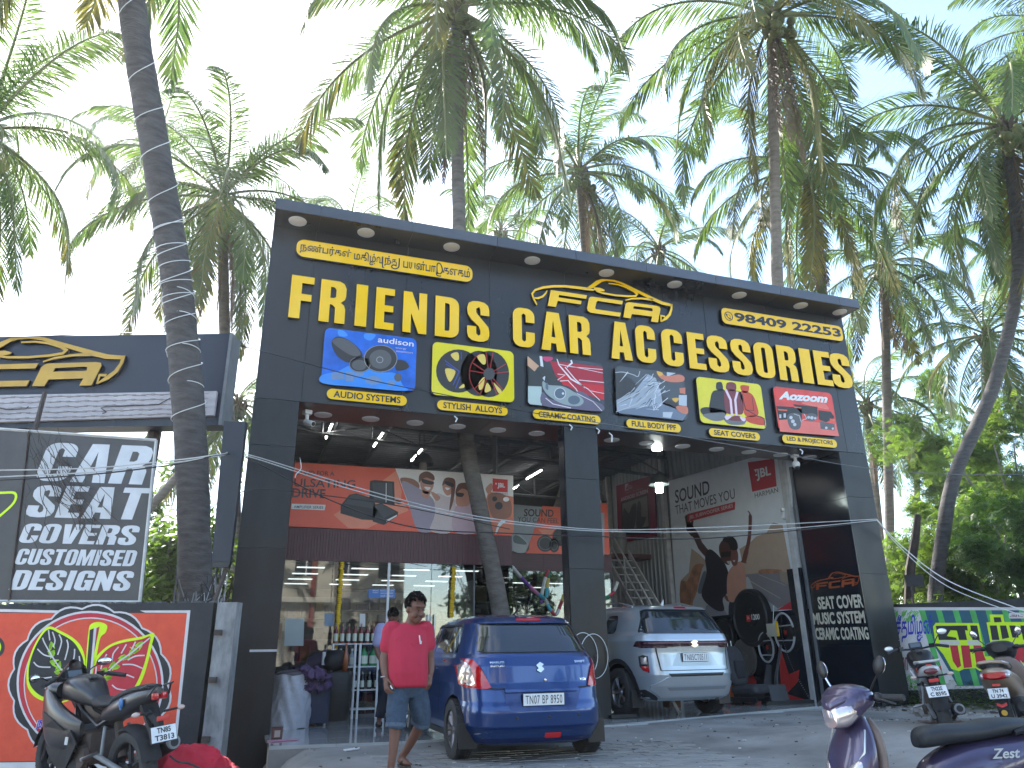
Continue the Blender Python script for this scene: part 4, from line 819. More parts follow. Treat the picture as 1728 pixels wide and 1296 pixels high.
# android screen poster
e, of = sheet('screen_poster', 'dark red poster of an ANDROID SCREEN on the far right wall above the stairs', WP, [(1041, 820), (1106, 801), (1109, 905), (1045, 917)], gmat((.20, .01, .045)), off=.0)
z = zmap(1000, 780, 4.63)
layer(e, 'print_screen', G_(.012), [[[(230, 310), (440, 245), (455, 560), (235, 575)]]], of+.001, WP, z)
layer(e, 'print_picture', gmat((.18, .16, .14)), [[[(240, 325), (432, 262), (445, 500), (245, 530)]]], of+.002, WP, z)
layer(e, 'print_figures', gmat((.03, .03, .04)), [[smooth2([(250, 360), (290, 400), (320, 330), (350, 340), (330, 520), (250, 525)], 4, True)], [smooth2([(360, 320), (385, 320), (390, 420), (425, 430), (400, 500), (350, 505)], 4, True)]], of+.003, WP, z)
t = MB(); fit_text(t, WP, 'ANDROID SCREEN', z(228, 308), z(440, 238), z(226, 280), of+.003, gmat((.55, .45, .48)), heavy=.02); fit_text(t, WP, 'GoMechanic'[:2], z(292, 212), z(318, 205), z(292, 182), of+.003, gmat((.5, .4, .45))); flat(t, WP, stroke2d(pxl(WP, [(262, 175), (284, 170), (286, 215), (262, 220), (262, 175)], z), .025), of+.003, gmat((.5, .4, .45))); fit_text(t, WP, 'SMART CAR STEREO', z(265, 250), z(398, 212), z(265, 238), of+.003, gmat((.35, .2, .25)))
part('lettering', t, e, True, fix=False)
# black dado with speakers below the right poster
dd = thing('speaker_display_board', 'black board with red wedge along the foot of the right bay wall', 'display board', (11.0, 3.6, 0))
t = MB(); t.box2((11.06, 1.47, .02), (11.12, 6.5, 1.84), 'acp_side'); part('board', t, dd, True)
t = MB(); flat(t, WP, [[(WP.px(1232, 1118)[0], .45), (4.95, .05), (WP.px(1232, 1118)[0]-.6, .05)]], .045, 'red'); flat(t, WP, [pxl(WP, [(1236, 1125), (1258, 1112), (1280, 1150), (1262, 1200), (1232, 1195)])], .045, 'red'); flat(t, WP, [pxl(WP, [(1316, 1080), (1338, 1150), (1330, 1140), (1352, 1130), (1350, 1150), (1322, 1180)])], .045, 'red'); part('red_wedge', t, dd, True, fix=False)
t = MB(); t.box2((11.0, 1.5, 0.02), (11.07, 1.9, 2.66), 'acp_side'); part('edge_panel', t, dd, True)
WQ = Plane((11.06, 6.4, 0), (0, -1, 0))
def spk(name, label, c, r, off=.05, cat='speaker', rim=G_(.05), col=None, th=.10, lbl=None):
    u, v = WQ.px(*c); e = thing(name, label, cat, WQ.w(u, v-r, 0)); e.location = WQ.w(u, v-r, 0)
    t = MB(); prof = [(r*.001, th*.55), (r*.28, th*.6), (r*.3, th*.45), (r*.86, th*.9), (r*.9, th*1.1), (r*.97, th*1.05), (r, th*.9), (r, 0)]
    t.lathe([(a, b+off) for a, b in prof], col or G_(.012), n=40, T=Matrix(((0, 0, -1), (1, 0, 0), (0, 1, 0)))); t.v = [tuple(Vector(p)+WQ.w(u, v)) for p in t.v]
    part('cone', t, e, True, smooth=True, auto=30)
    if lbl:
        t = MB(); k = lbl; P2 = Plane(WQ.w(u, v, off+th*.62), (0, -1, 0)); flat(t, P2, [[(-.15*k, -.08*k), (-.02*k, -.08*k), (-.02*k, .05*k), (-.15*k, .05*k)]], .004, 'red'); fit_text(t, P2, '1200', (.02*k, -.05*k), (.28*k, -.05*k), (.02*k, .06*k), .004, 'white', px=False, heavy=.02); fit_text(t, P2, 'JBL', (-.12*k, -.04*k), (-.05*k, -.04*k), (-.12*k, .02*k), .007, 'white', px=False)
        part('lettering', t, e, True, fix=False)
    return e
spk('subwoofer_display', 'largest black subwoofer cut out with a red square and 1200 on the wall', (1276, 1042), .62, lbl=1.1, th=.14)
spk('speaker_display', 'black speaker cone half hidden behind the silver car', (1229, 1075), .42, th=.12)
spk('speaker_display', 'round grey gauze speaker disc left of the loose car seat', (1266, 1110), .40, col=gmat((.12, .11, .10)), th=.06, off=.12)
for i, (c, r, lb) in enumerate([((1334, 1067), .38, 'larger pale wire hoop speaker ring high beside the glossy pillar'), ((1303, 1092), .30, 'smaller pale wire hoop ring above the loose car seat')]):
    u, v = WQ.px(*c); e = thing('hoop_ring', lb, 'ring', WQ.w(u, v-r, 0)); t = MB()
    t.tube([WQ.w(u+r*math.cos(a)*.8, v+r*math.sin(a), .16) for a in np.linspace(.25 if i == 0 else 0, 2*math.pi-(.25 if i == 0 else 0), 36)], .022, gmat((.42, .44, .45)), n=6); part('ring', t, e, True, smooth=True)
    t = MB(); t.tube([WQ.w(u-r*.8, v+.12, .16), WQ.w(u+r*.8, v+.14, .16)], .012, gmat((.42, .44, .45)), n=5); t.tube([WQ.w(u-r*.7, v-.16, .16), WQ.w(u+r*.75, v-.16, .16)], .012, gmat((.42, .44, .45)), n=5); part('crossbar', t, e, True)
    t = MB(); t.lathe([(.001, .08), (.10, .08), (.16, .05), (.16, 0)], G_(.015), n=20, T=Matrix(((0, 0, -1), (1, 0, 0), (0, 1, 0)))); t.v = [tuple(Vector(p)+WQ.w(u, v)) for p in t.v]; flat(t, Plane(WQ.w(u, v, .09), (0, -1, 0)), [[(-.07, -.04), (.0, -.04), (.0, .04), (-.07, .04)]], .01, 'red'); part('hub', t, e, True)
# hanging bunch of white tags
u, v = WQ.px(1320, 1063); e = thing('tag_bundle', 'bundle of cream price tags hanging beside the big subwoofer', 'tags', WQ.w(u, v-.1, 0)); t = MB(); t.box(WQ.w(u, v, .24), (.03, .36, .26), gmat((.5, .48, .38))); part('tags', t, e, True); t = MB(); t.box(WQ.w(u+.16, v+.02, .25), (.02, .05, .3), 'yellow2'); t.tube([WQ.w(u, v+.1, .22), WQ.w(u-.05, v+.5, .1)], .008, 'white', n=4); part('strap', t, e, True)
u, v = WQ.px(1350, 1120); e = thing('bead_chain', 'long silver bead chain hanging at the end of the black board', 'chain', WQ.w(u, v-.8, .1)); t = MB()
for k in range(40): t.ell(WQ.w(u+.0004*k*k-.2, v+.75-k*.036, .2), (.013,)*3, 'chrome', 6, 4)
part('beads', t, e, True)
# ---------------- stairs in the right bay
st = thing('steel_staircase', 'light grey steel staircase rising behind the silver car to the mezzanine', 'stairs', (9.9, 4, 0))
xl, xr = 9.5, 10.25
def sz(y): return 2.17+(y-6.02)*1.06
for k in range(17):
    y = 4.0+k*.2; t = MB(); t.box2((xl+.02, y, sz(y)-.03), (xr-.02, y+.24, sz(y)), 'lightsteel'); part('tread', t, st, True)
for x in (xl, xr):
    t = MB(); t.prism([(x-.02, 3.95, sz(3.95)-.14), (x-.02, 7.4, sz(7.4)-.14), (x-.02, 7.4, sz(7.4)+.08), (x-.02, 3.95, sz(3.95)+.08)], (0, 0, 0), (.04, 0, 0), 'lightsteel'); part('stringer', t, st, True)
for x in (xl,):
    for h in (.55, .95): 
        t = MB(); t.tube([(x, 4.0, sz(4.0)+h), (x, 7.4, sz(7.4)+h)], .024, 'lightsteel', n=8); part('rail', t, st, True, smooth=True)
    for y in (4.1, 5.2, 6.3, 7.35):
        t = MB(); t.tube([(x, y, sz(y)), (x, y, sz(y)+.95)], .024, 'lightsteel', n=8); part('baluster', t, st, True, smooth=True)
t = MB(); t.box2((8.5, 7.45, 3.5), (11.0, 8.2, 3.62), 'brown'); part('landing', t, st, True)
for i, (x, hh) in enumerate([(9.3, .35), (9.6, .28), (10.2, .62), (9.0, .3)]):
    e = thing('paint_drum', ['small pale tin on the stair landing behind the rail', 'second small tin on the stair landing', 'big grey paint drum on the stair landing below the red poster', 'leftmost tin on the stair landing'][i], 'drum', (x, 7.8, 3.62)); t = MB(); t.lathe([(.001, 0), (.13+.06*(i == 2), 0), (.14+.06*(i == 2), hh), (.001, hh)], gmat((.3, .31, .3)), n=20); t.v = [(a+x, b+7.8, c+3.62) for a, b, c in t.v]; part('drum', t, e, True, smooth=True, auto=40)
# pendant dome lamps
def dome(p, lit, label, zt):
    e = thing('dome_lamp', label, 'lamp', p); t = MB(); m_ = mat('galvanised_dome', (.2, .21, .21), .4, metal=.6) if 'dome' not in M else M['dome']; M['dome'] = m_
    t.lathe([(.03, .27), (.05, .24), (.12, .21), (.19, .13), (.225, .02), (.23, 0), (.215, .0), (.18, .12), (.11, .19), (.02, .21)], 'dome', n=28); part('shade', t, e, smooth=True)
    t = MB(); t.lathe([(.001, -.17), (.07, -.17), (.08, -.14), (.08, .02), (.05, .06)], 'bulb' if lit else gmat((.55, .56, .55)), n=18); part('lamp', t, e, smooth=True)
    t = MB(); t.tube([(0, 0, .25), (0, 0, zt-p[2])], .012, 'greysteel', n=6); part('cord', t, e)
dome(PD(714, 784, 15.4), False, 'unlit galvanised dome lamp hanging in front of the orange poster', 6.4)
dome(PD(1112, 818, 16.2), True, 'lit galvanised dome lamp hanging near the red screen poster', 6.4)
dome(PD(1010, 847, 19), False, 'dome lamp half hidden at the right edge of the central pillar', 6.4)
l_ = MB(); p = PZ(1109, 758, 4.745); l_.box((p.x, p.y, 4.745), (.16, .1, .05), 'tube'); e = thing('spot_light', 'small lit square floodlight under the sign beam above the right bay', 'light', (p.x, p.y, 4.74)); part('lens', l_, e, True)
# CCTV cameras and little brackets
def cctv(x, y, z, rz, label, dome_=False):
    e = thing('cctv_camera', label, 'camera', (x, y, z), rz); t = MB(); t.box((0, 0, -.03), (.12, .12, .07), 'white', bev=.01); t.tube([(0, 0, -.06), (0, 0, -.15)], .03, 'white'); part('mount', t, e)
    t = MB()
    if dome_: t.ell((0, 0, -.2), (.08, .08, .08), 'white'); t.ell((0, -.02, -.27), (.05, .05, .05), 'black'); part('head', t, e, smooth=True)
    else: t.tube([(0, .05, -.17), (.06, -.13, -.24)], .045, 'white', n=14); t.tube([(.06, -.13, -.24), (.063, -.138, -.243)], .035, 'black', n=14); part('head', t, e, smooth=True, auto=40)
cctv(.82, .35, ZB-.03, .3, 'white bullet camera at the top of the left pillar'); 
p = PY(1342, 776, .5); cctv(p.x, .5, ZB-.0, 0, 'white dome camera under the sign at the right bay corner', True)
p = PX(1322, 858, 11.0); cctv(p.x, p.y, p.z, 1.2, 'small white camera on the right wall at the edge of the pale poster')
for q_, lb in (((905, 735), ''),):
    pass
for k, (x, y) in enumerate([(769, 707), (963, 721), (1009, 727), (1030, 735), (1352, 762)]):
    p = PY(x, y, -.03); e = thing('cable_clip', ['short white cable stub on the sign edge below STYLISH ALLOYS', 'short white cable stub left of the pair under CERAMIC COATING', 'second white cable stub under the end of CERAMIC COATING', 'longer twisted white cable clip just right of the central pillar top', 'white cable stub at the sign edge below LED & PROJECTORS'][k], 'cable', (p.x, -.03, p.z))
    t = MB(); t.tube([(p.x-.02, -.02, p.z+.05), (p.x+.02, -.05, p.z), (p.x-.01+.02*(k == 3), -.05, p.z-.06-.06*(k == 3))], .013, 'white', n=6); part('cable', t, e, True)
# ---------------- shelving and stock inside the showroom
def shelf_unit(x, y, w_, h, n, label, rot=False, seed=1):
    r_ = random.Random(seed); e = thing('shelf_unit', label, 'shelf', (x, y, .03)); t = MB()
    dx, dy = (w_, .35) if not rot else (.35, w_)
    t.box2((x, y+dy-.02 if not rot else y, .03), (x+dx if not rot else x+.02, y+dy, h), 'dirtywhite')
    part('back', t, e, True)
    for k in range(n):
        z_ = .15+k*(h-.2)/n; t = MB(); t.box2((x, y, z_), (x+dx, y+dy, z_+.02), 'dirtywhite'); part('shelf', t, e, True)
        u = .03; t = MB()
        while u < w_-.12:
            bw = r_.uniform(.08, .22); bh = r_.uniform(.12, min(.34, (h-.2)/n-.05)); c = r_.choice([(.02, .02, .02), (.3, .3, .3), (.5, .5, .48), (.35, .03, .03), (.03, .06, .25), (.03, .03, .03), (.4, .28, .08)])
            if not rot: t.box2((x+u, y+.03, z_+.02), (x+u+bw, y+.3, z_+.02+bh), gmat(c))
            else: t.box2((x+.03, y+u, z_+.02), (x+.3, y+u+bw, z_+.02+bh), gmat(c))
            u += bw+r_.uniform(.01, .06)
        o = part('boxed_stock', t, e, True); o['kind'] = 'stuff'
shelf_unit(.9, 7.6, 1.7, 2.3, 5, 'shelf of boxed stock at the back left of the lit showroom', seed=2); shelf_unit(2.75, 7.6, 1.7, 2.3, 5, 'shelf of boxed stock at the middle back of the lit showroom', seed=3)
shelf_unit(.8, 4.6, 1.2, 2.2, 5, 'nearer white shelf of boxed stock at the left of the lit showroom', seed=8); shelf_unit(2.15, 5.2, 1.6, 2.35, 6, 'nearer middle shelf of boxed stock facing the glass door', seed=9)
shelf_unit(4.6, 7.6, 1.5, 2.3, 5, 'shelf of boxed stock at the back right of the lit showroom', seed=4); shelf_unit(4.3, 2.75, 1.9, 2.4, 6, 'tall white stock shelf along the right side behind the glass', rot=True, seed=5)
# black display boards in the rear shop window
def bboard(x0, x1, label, lines):
    e = thing('window_board', label, 'sign', (x0, 5.2, .03)); t = MB(); t.box2((x0, 5.16, .06), (x1, 5.2, 2.35), 'acp_side'); part('board', t, e, True); t = MB()
    for s, a, b, zz, hh, c in lines: fit_text(t, Plane((0, 5.15, 0), (1, 0, 0)), s, (a, zz), (b, zz), (a, zz+hh), .004, gmat(c), px=False)
    part('lettering', t, e, True, fix=False)
bboard(5.1, 6.75, 'black window board reading CERAMIC & GRAPHENE COATING behind the blue car', [('CERAMIC &', 5.75, 6.75, 1.92, .2, (.6, .6, .6)), ('GRAPHENE', 5.75, 6.72, 1.62, .2, (.6, .6, .6)), ('COATING', 5.95, 6.65, 1.32, .18, (.5, .05, .04))])
bboard(7.0, 8.3, 'black window board with red letters HY left of the central pillar', [('H  Y', 7.1, 7.75, 1.95, .3, (.5, .03, .04)), ('CERAMIC', 7.6, 8.2, 1.6, .16, (.6, .6, .6))])
# ---------------- painted boundary wall, hoarding and FCA board on the left
WD = Vector((.94, -.342, 0)).normalized()
PW = Plane((-1.05, -1.5, 0), WD)
def wbox(mb, u0, u1, v0, v1, o0, o1, m, pl=PW):
    mb.prism([pl.w(u0, v0), pl.w(u1, v0), pl.w(u1, v1), pl.w(u0, v1)], pl.n*o0, pl.n*o1, m); return mb
M['paintblack'] = mat('black_wall_paint', (.016, .017, .02), .6, var=.4, scale=5, bump=.2, bscale=40)
pw = thing('painted_wall', 'low boundary wall painted orange with a black ringed twin leaf emblem', 'wall', PW.w(-.6, 0))
t = MB(); wbox(t, -6, .93, -.3, 1.68, -.16, 0, 'paintblack'); part('wall', t, pw, True)
z = zmap(0, 1010, 4.53)
M['worange'] = mat('orange_wall_paint', (.74, .085, .03), .6, col2=(.62, .06, .025), scale=6, bump=.15, bscale=50)
M['wred'] = mat('red_wall_paint', (.50, .02, .035), .6, var=.12, bump=.1); M['wwhite'] = mat('white_wall_paint', (.62, .60, .60), .6, var=.1); M['lime'] = mat('lime_wall_paint', (.62, .88, .0), .5, var=.06)
uL = -5.5
def wl(name, m, shapes, off): return layer(pw, name, m, shapes, off, PW, z)
b0 = PW.px(*z(1453, 90)); b1 = PW.px(*z(1330, 1296))
t = MB(); flat(t, PW, [[(uL, .06), (PW.px(*z(1318, 1200))[0], .06), (PW.px(*z(1430, 112))[0], PW.px(*z(1430, 112))[1]), (uL, PW.px(*z(0, 118))[1]+.07)]], .001, 'worange'); part('orange_field', t, pw, True, fix=False)
t = MB()
flat(t, PW, [pxl(PW, [(-900, 60), (492, 92), (430, 110), (-900, 85)], z)], .0015, 'wwhite'); flat(t, PW, [pxl(PW, [(1070, 92), (1456, 90), (1330, 1296), (1308, 1296), (1430, 110), (1110, 108)], z)], .0015, 'wwhite')
flat(t, PW, [[(uL, -.03), (1.0, -.03), (1.0, .05), (uL, .055)]], .0015, 'wwhite'); part('white_border', t, pw, True, fix=False)
# scalloped ring
C0 = (690, 660); sc = []; sc2 = []
for k in range(15):
    a0 = 2*math.pi*k/15
    for j in range(6):
        a = a0+2*math.pi/15*j/6; b_ = .055*math.sin(math.pi*j/6)
        rx, ry = 600, 590
        sc.append((C0[0]+rx*(1+b_)*math.cos(a), C0[1]+ry*(1+b_)*math.sin(a))); sc2.append((C0[0]+(rx-14)*(1+b_)*math.cos(a), C0[1]+(ry-14)*(1+b_)*math.sin(a)))
wl('ring_outline', 'wwhite', [[sc]], .002); wl('black_ring', 'paintblack', [[sc2]], .003)
wl('inner_line', 'wwhite', [[circ(690, 650, 562, 60, 556)]], .004); wl('red_ring', 'wred', [[circ(690, 650, 545, 60, 540)]], .005)
wl('thin_line', 'wwhite', [[circ(695, 660, 512, 60, 516)]], .006); wl('disc', 'worange', [[circ(695, 660, 503, 60, 507)]], .007)
LL = smooth2([(372, 215), (470, 250), (560, 300), (620, 360), (650, 440), (655, 520), (640, 640), (560, 760), (440, 800), (300, 770), (225, 700), (205, 600), (225, 460), (290, 310)], 5, True)
LI = smooth2([(375, 235), (460, 268), (550, 320), (600, 380), (640, 470), (640, 560), (610, 660), (540, 740), (440, 770), (320, 745), (240, 670), (222, 580), (240, 460), (300, 320)], 5, True)
RL = smooth2([(1180, 265), (1090, 290), (950, 315), (850, 350), (770, 410), (720, 480), (700, 620), (800, 760), (1000, 740), (1080, 640), (1130, 500), (1165, 350)], 5, True)
RI = smooth2([(1150, 290), (1080, 312), (950, 335), (850, 370), (780, 430), (735, 500), (715, 620), (810, 740), (980, 725), (1050, 640), (1105, 500), (1140, 360)], 5, True)
wl('leaf_outline', 'lime', [[LL], [RL], [smooth2([(660, 480), (680, 250), (700, 195), (760, 180), (820, 205), (810, 260), (770, 300), (745, 420), (700, 640), (655, 700)], 4, True)]], .008)
wl('black_leaf', 'paintblack', [[LI], [[(690, 240), (720, 228), (690, 640), (655, 640)]]], .009); wl('red_leaf', 'wred', [[RI], [[(740, 225), (765, 215), (720, 430), (705, 600)]]], .0095)
wl('white_stem', 'wwhite', [[[(722, 225), (742, 222), (700, 640), (686, 640)]]], .010)
vn = [[(375, 240), (385, 320)], [(405, 255), (425, 320), (410, 370)], [(455, 275), (475, 330), (445, 430)], [(515, 315), (525, 370), (500, 470)], [(575, 385), (570, 450), (545, 530)], [(610, 440), (615, 510), (600, 580)], [(330, 300), (350, 350), (440, 500), (520, 590), (600, 650)],
      [(290, 385), (340, 430), (400, 445)], [(262, 485), (300, 520), (390, 525)], [(270, 580), (310, 610), (400, 600)], [(325, 680), (370, 685), (430, 670)], [(415, 738), (470, 735), (505, 715)],
      [(1150, 300), (1000, 420), (890, 500), (800, 590)], [(910, 370), (870, 420), (860, 480)], [(970, 350), (930, 420)], [(1040, 330), (1010, 390)], [(820, 425), (790, 480), (775, 540)], [(1110, 435), (1040, 440), (980, 470)], [(1095, 535), (1020, 505), (940, 505)], [(1030, 605), (960, 580), (880, 575)], [(970, 700), (900, 690), (860, 660)], [(740, 520), (735, 580)]]
wl('leaf_vein', 'wwhite', [stroke2d([tuple(p) for p in smooth2(v, 3)], 10) for v in vn], .011)
tu = []
for (x, y, a) in [(395, 330, 1.5), (370, 400, .6), (420, 395, 2.2), (385, 480, .3), (465, 480, 1.9), (520, 540, 1.7), (565, 570, 1.6), (420, 560, .1), (500, 590, .4), (440, 600, 0), (1095, 330, 2.4), (1020, 385, 2.2), (960, 430, 2.2), (880, 480, 2.2), (820, 530, 2.4), (1060, 400, 3.1), (1000, 450, 3.0), (920, 520, 3.1), (860, 560, 3.0), (860, 600, 2.9)]:
    for k in range(4): 
        aa = a+rr_.uniform(-.45, .45); L_ = rr_.uniform(45, 75); tu.append(stroke2d([(x, y), (x+math.cos(aa)*L_*.5, y+math.sin(aa)*L_*.5), (x+math.cos(aa)*L_, y+math.sin(aa)*L_)], [8, 20, 4]))
wl('leaf_highlight', mat('light_green_paint', (.38, .68, .03), .6), tu, .0105)
wl('ear_disc', 'paintblack', [[circ(-25, 370, 62, ry=78)]], .002); wl('ear_disc_fill', 'lime', [[circ(-30, 370, 40, ry=50)]], .003)
t = MB(); fit_text(t, PW, 'நாலை', z(272, 1005), z(472, 985), z(282, 925), .012, 'wwhite', heavy=.09, shear=.2); fit_text(t, PW, 'நாலை', z(278, 1003), z(470, 985), z(288, 928), .014, mat('blue_wall_paint', (.02, .03, .42), .6), heavy=.025, shear=.2); part('lettering', t, pw, True, fix=False)
t = MB()
for k in range(60):   # crumbled plaster along the coping
    u = rr_.uniform(-3.2, .9); t.box(PW.w(u, 1.685+rr_.uniform(0, .008), -.08), (rr_.uniform(.04, .16), rr_.uniform(.03, .1), .02), 'inner', rz=rr_.uniform(0, 3))
part('coping', t, pw, True, kind='stuff')
# concrete post and steel pole
pp = thing('concrete_gatepost', 'weathered whitewashed concrete post between the painted wall and the shop pillar', 'post', PW.w(1.06, 0))
M['whitewash'] = mat('peeling_whitewash', (.13, .13, .13), .85, col2=(.33, .34, .34), scale=7, bump=.3, stretch=(1, 1, .4)); t = MB(); wbox(t, .965, 1.19, -.4, 1.68, -.2, -.02, 'whitewash'); part('post', t, pp, True)
for k, vv in enumerate((1.35, .85, .25)):
    t = MB(); wbox(t, .98, 1.06, vv-.03, vv+.03, -.02, .03, 'rust'); part('hinge', t, pp, True)
bx_ = thing('slim_lightbox', 'tall narrow dark lightbox on a leaning steel pole beside the shop pillar', 'sign', PW.w(.9, 0))
PL = Plane(PW.w(0, 0, -.1), WD)
t = MB(); t.prism([PL.w(*PL.px(*q)) for q in [(357, 948), (388, 948), (415, 712), (378, 710)]], PL.n*-.07, PL.n*0, gmat((.010, .014, .024))); part('case', t, bx_, True)
t = MB(); t.prism([PL.w(*PL.px(*q), -.01) for q in [(356, 946), (389, 946), (384, 957), (358, 957)]], PL.n*-.07, PL.n*0, 'black'); part('bracket', t, bx_, True)
t = MB(); t.tube([PL.w(*PL.px(372, 955), -.2), PL.w(*PL.px(357, 1015), -.08), PL.w(*PL.px(330, 1296), .02)], .03, 'rust', n=6); part('pole', t, bx_, True)
PH = Plane(PW.w(0, 0, -.06), WD)
hd = thing('seat_cover_hoarding', 'faded black hoarding reading CAR SEAT COVERS CUSTOMISED DESIGNS above the painted wall', 'sign', PH.w(-1, 1.7))
M['hoard'] = mat('faded_black_vinyl', (.045, .04, .04), .45, col2=(.075, .07, .068), scale=1.6, bump=.04, bscale=3)
q = [(-330, 1013), (236, 1016), (264, 743), (-330, 700)]
t = MB(); t.prism([PH.w(*PH.px(*a)) for a in q], PH.n*-.05, PH.n*0, 'hoard'); part('panel', t, hd, True)
t = MB(); Q = [PH.w(*PH.px(*a), .005) for a in q]
for a, b in zip(Q, Q[1:]+Q[:1]): t.tube([a, b], .018, 'lightsteel', n=4)
part('frame', t, hd, True)
t = MB(); t.tube([PH.w(*PH.px(50, 728), .01), PH.w(*PH.px(16, 1014), .01)], .012, 'rust', n=5); t.tube([PH.w(*PH.px(52, 650), -.3), PH.w(*PH.px(52, 735), -.05)], .03, 'rust', n=6); part('pipe', t, hd, True)
zz = zmap(0, 540, 3.6)
HT = [('CAR', (205, 975), (880, 1002), (225, 740), .0), ('SEAT', (148, 1195), (865, 1215), (165, 1000), 0), ('COVERS', (110, 1430), (832, 1437), (122, 1230), 0)]
M['vinylwhite'] = mat('faded_white_vinyl', (.60, .62, .64), .5, var=.12, scale=4)
def hword(s, bl, br, tl, mp):
    L, W__ = word(s, .06, .3, .12); B = Vector(PH.px(*mp(*bl))); U = Vector(PH.px(*mp(*br)))-B; V = Vector(PH.px(*mp(*tl)))-B
    V = Vector((0, 1))*V.length
    for ch, lp in L:
        t = MB(); flat(t, PH, [[tuple(B+U*(p[0]/(W__+.1))+V*p[1]) for p in l] for l in lp], .003, 'vinylwhite'); part('letter', t, hd, True, fix=False)
hword('CAR', (205, 975), (900, 1002), (218, 745), zz); hword('SEAT', (145, 1195), (880, 1215), (160, 1005), zz)
z2 = zmap(0, 900, 3.273)
hword('COVERS', (98, 52), (760, 66), (105, -54), z2); hword('CUSTOMISED', (78, 172), (748, 182), (82, 86), z2); hword('DESIGNS', (48, 312), (728, 318), (52, 205), z2)
t = MB(); flat(t, PH, stroke2d([PH.px(*zz(*p_)) for p_ in [tuple(p) for p in smooth2([(-60, 1040), (0, 1050), (90, 1052), (85, 1110), (0, 1190), (-40, 1215)], 4)]], .03), .003, 'lime'); part('printed_stroke', t, hd, True, fix=False)
# creeper twigs hanging over the hoarding
cw = thing('dry_creeper', 'dry bare creeper stems hanging over the seat cover hoarding', 'creeper', PH.w(-.9, 1.7, .05)); 
for k in range(22):
    t = MB(); x = rr_.uniform(45, 130); y = rr_.uniform(720, 800); P = []
    for j in range(9): P.append(PH.w(*PH.px(x, y), rr_.uniform(.02, .06))); x += rr_.gauss(7, 8); y += rr_.uniform(8, 26)
    t.tube(P, .0035, 'rust', n=4); part('stem', t, cw, True)
# FCA board on the left
PB = Plane(PW.w(0, 0, -.8), WD)
fb = thing('emblem_board', 'wide navy board with amber car outline and letters FCA at the left', 'sign', PB.w(-1.2, 4.0))
u0, u1, v0, v1 = -3.6, .43, 4.05, 5.41
t = MB(); wbox(t, u0, u1, v0, v1, -.28, 0, 'navy', PB); part('case', t, fb, True)
t = MB(); wbox(t, u1-.04, u1+.002, v0, v1, -.3, .02, 'greysteel', PB); part('edge_trim', t, fb, True)
t = MB(); t.tube([PB.w(-.62, .0, -.3), PB.w(-.62, 4.1, -.3)], .09, 'rust', n=8); part('post', t, fb, True); t = MB(); t.tube([PB.w(-2.5, .0, -.3), PB.w(-2.5, 4.1, -.3)], .09, 'rust', n=8); part('post', t, fb, True)
def bb(x, y): return PB.px(*zz(x, y))
# emblem scaled from the facade emblem onto this board
EP = [[FP.px(*E0(*p)) for p in L] for lp in EMB for L in lp]; xs = [p[0] for L in EP for p in L]; ys = [p[1] for L in EP for p in L]
ex0, ex1, ey0, ey1 = min(xs), max(xs), min(ys), max(ys)
tx1, ty1 = bb(782, 190)[0], bb(300, 108)[1]; ty0 = bb(0, 418)[1]; k_ = (ty1-ty0)/(ey1-ey0); wE = (ex1-ex0)*k_*1.12
for lp in EMB:
    t = MB(); L2 = [[((FP.px(*E0(*p))[0]-ex1)*k_*1.12+tx1, (FP.px(*E0(*p))[1]-ey0)*k_+ty0) for p in L] for L in lp]
    raised('emblem_stroke', PB, L2, fb, m='amber', z0=.04)
M['led'] = mat('dirty_white_led_tray', (.55, .52, .54), .6, col2=(.40, .37, .39), scale=5, stretch=(.3, 1, 3))
lt = thing('led_tray', 'peeling white tray of exposed led strips along the navy board', 'sign', PB.w(-1, 4.2))
a, b = bb(0, 475)[1], bb(0, 622)[1]; ul = -3.55; ur = bb(1318, 500)[0]; vt, vb = bb(1318, 440)[1], bb(1310, 585)[1]
t = MB(); t.prism([PB.w(ul, b-.03), PB.w(ur, vb), PB.w(ur, vt), PB.w(ul, a+.02)], PB.n*.002, PB.n*.06, 'led'); part('tray', t, lt, True)
t = MB()
for r_i in range(5):
    f = (r_i+.5)/5; P = []
    for j in range(60):
        u = ul+(ur-ul-.1)*j/59; v = (b-.03)+(vb-b+.03)*(u-ul)/(ur-ul); v2 = (a+.02)+(vt-a-.02)*(u-ul)/(ur-ul); P.append(PB.w(u, v+(v2-v)*f+.006*math.sin(j*1.3+r_i), .066))
    t.tube(P, .004, gmat((.25, .22, .22)), n=4)
    for j in range(1, 59, 2): t.box(P[j], (.05, .012, .02), gmat((.3, .27, .27)), rz=-.34)
part('led_strip', t, lt, True, kind='stuff')
t = MB(); t.tube([PB.w(*bb(x, y), .08) for x, y in [(640, 580), (665, 570), (632, 545), (660, 538), (980, 524), (1050, 485)]], .006, 'black', n=5); t.tube([PB.w(*bb(x, y), .08) for x, y in [(0, 540), (60, 555), (180, 550), (195, 535)]], .006, 'black', n=5); part('cable', t, lt, True)
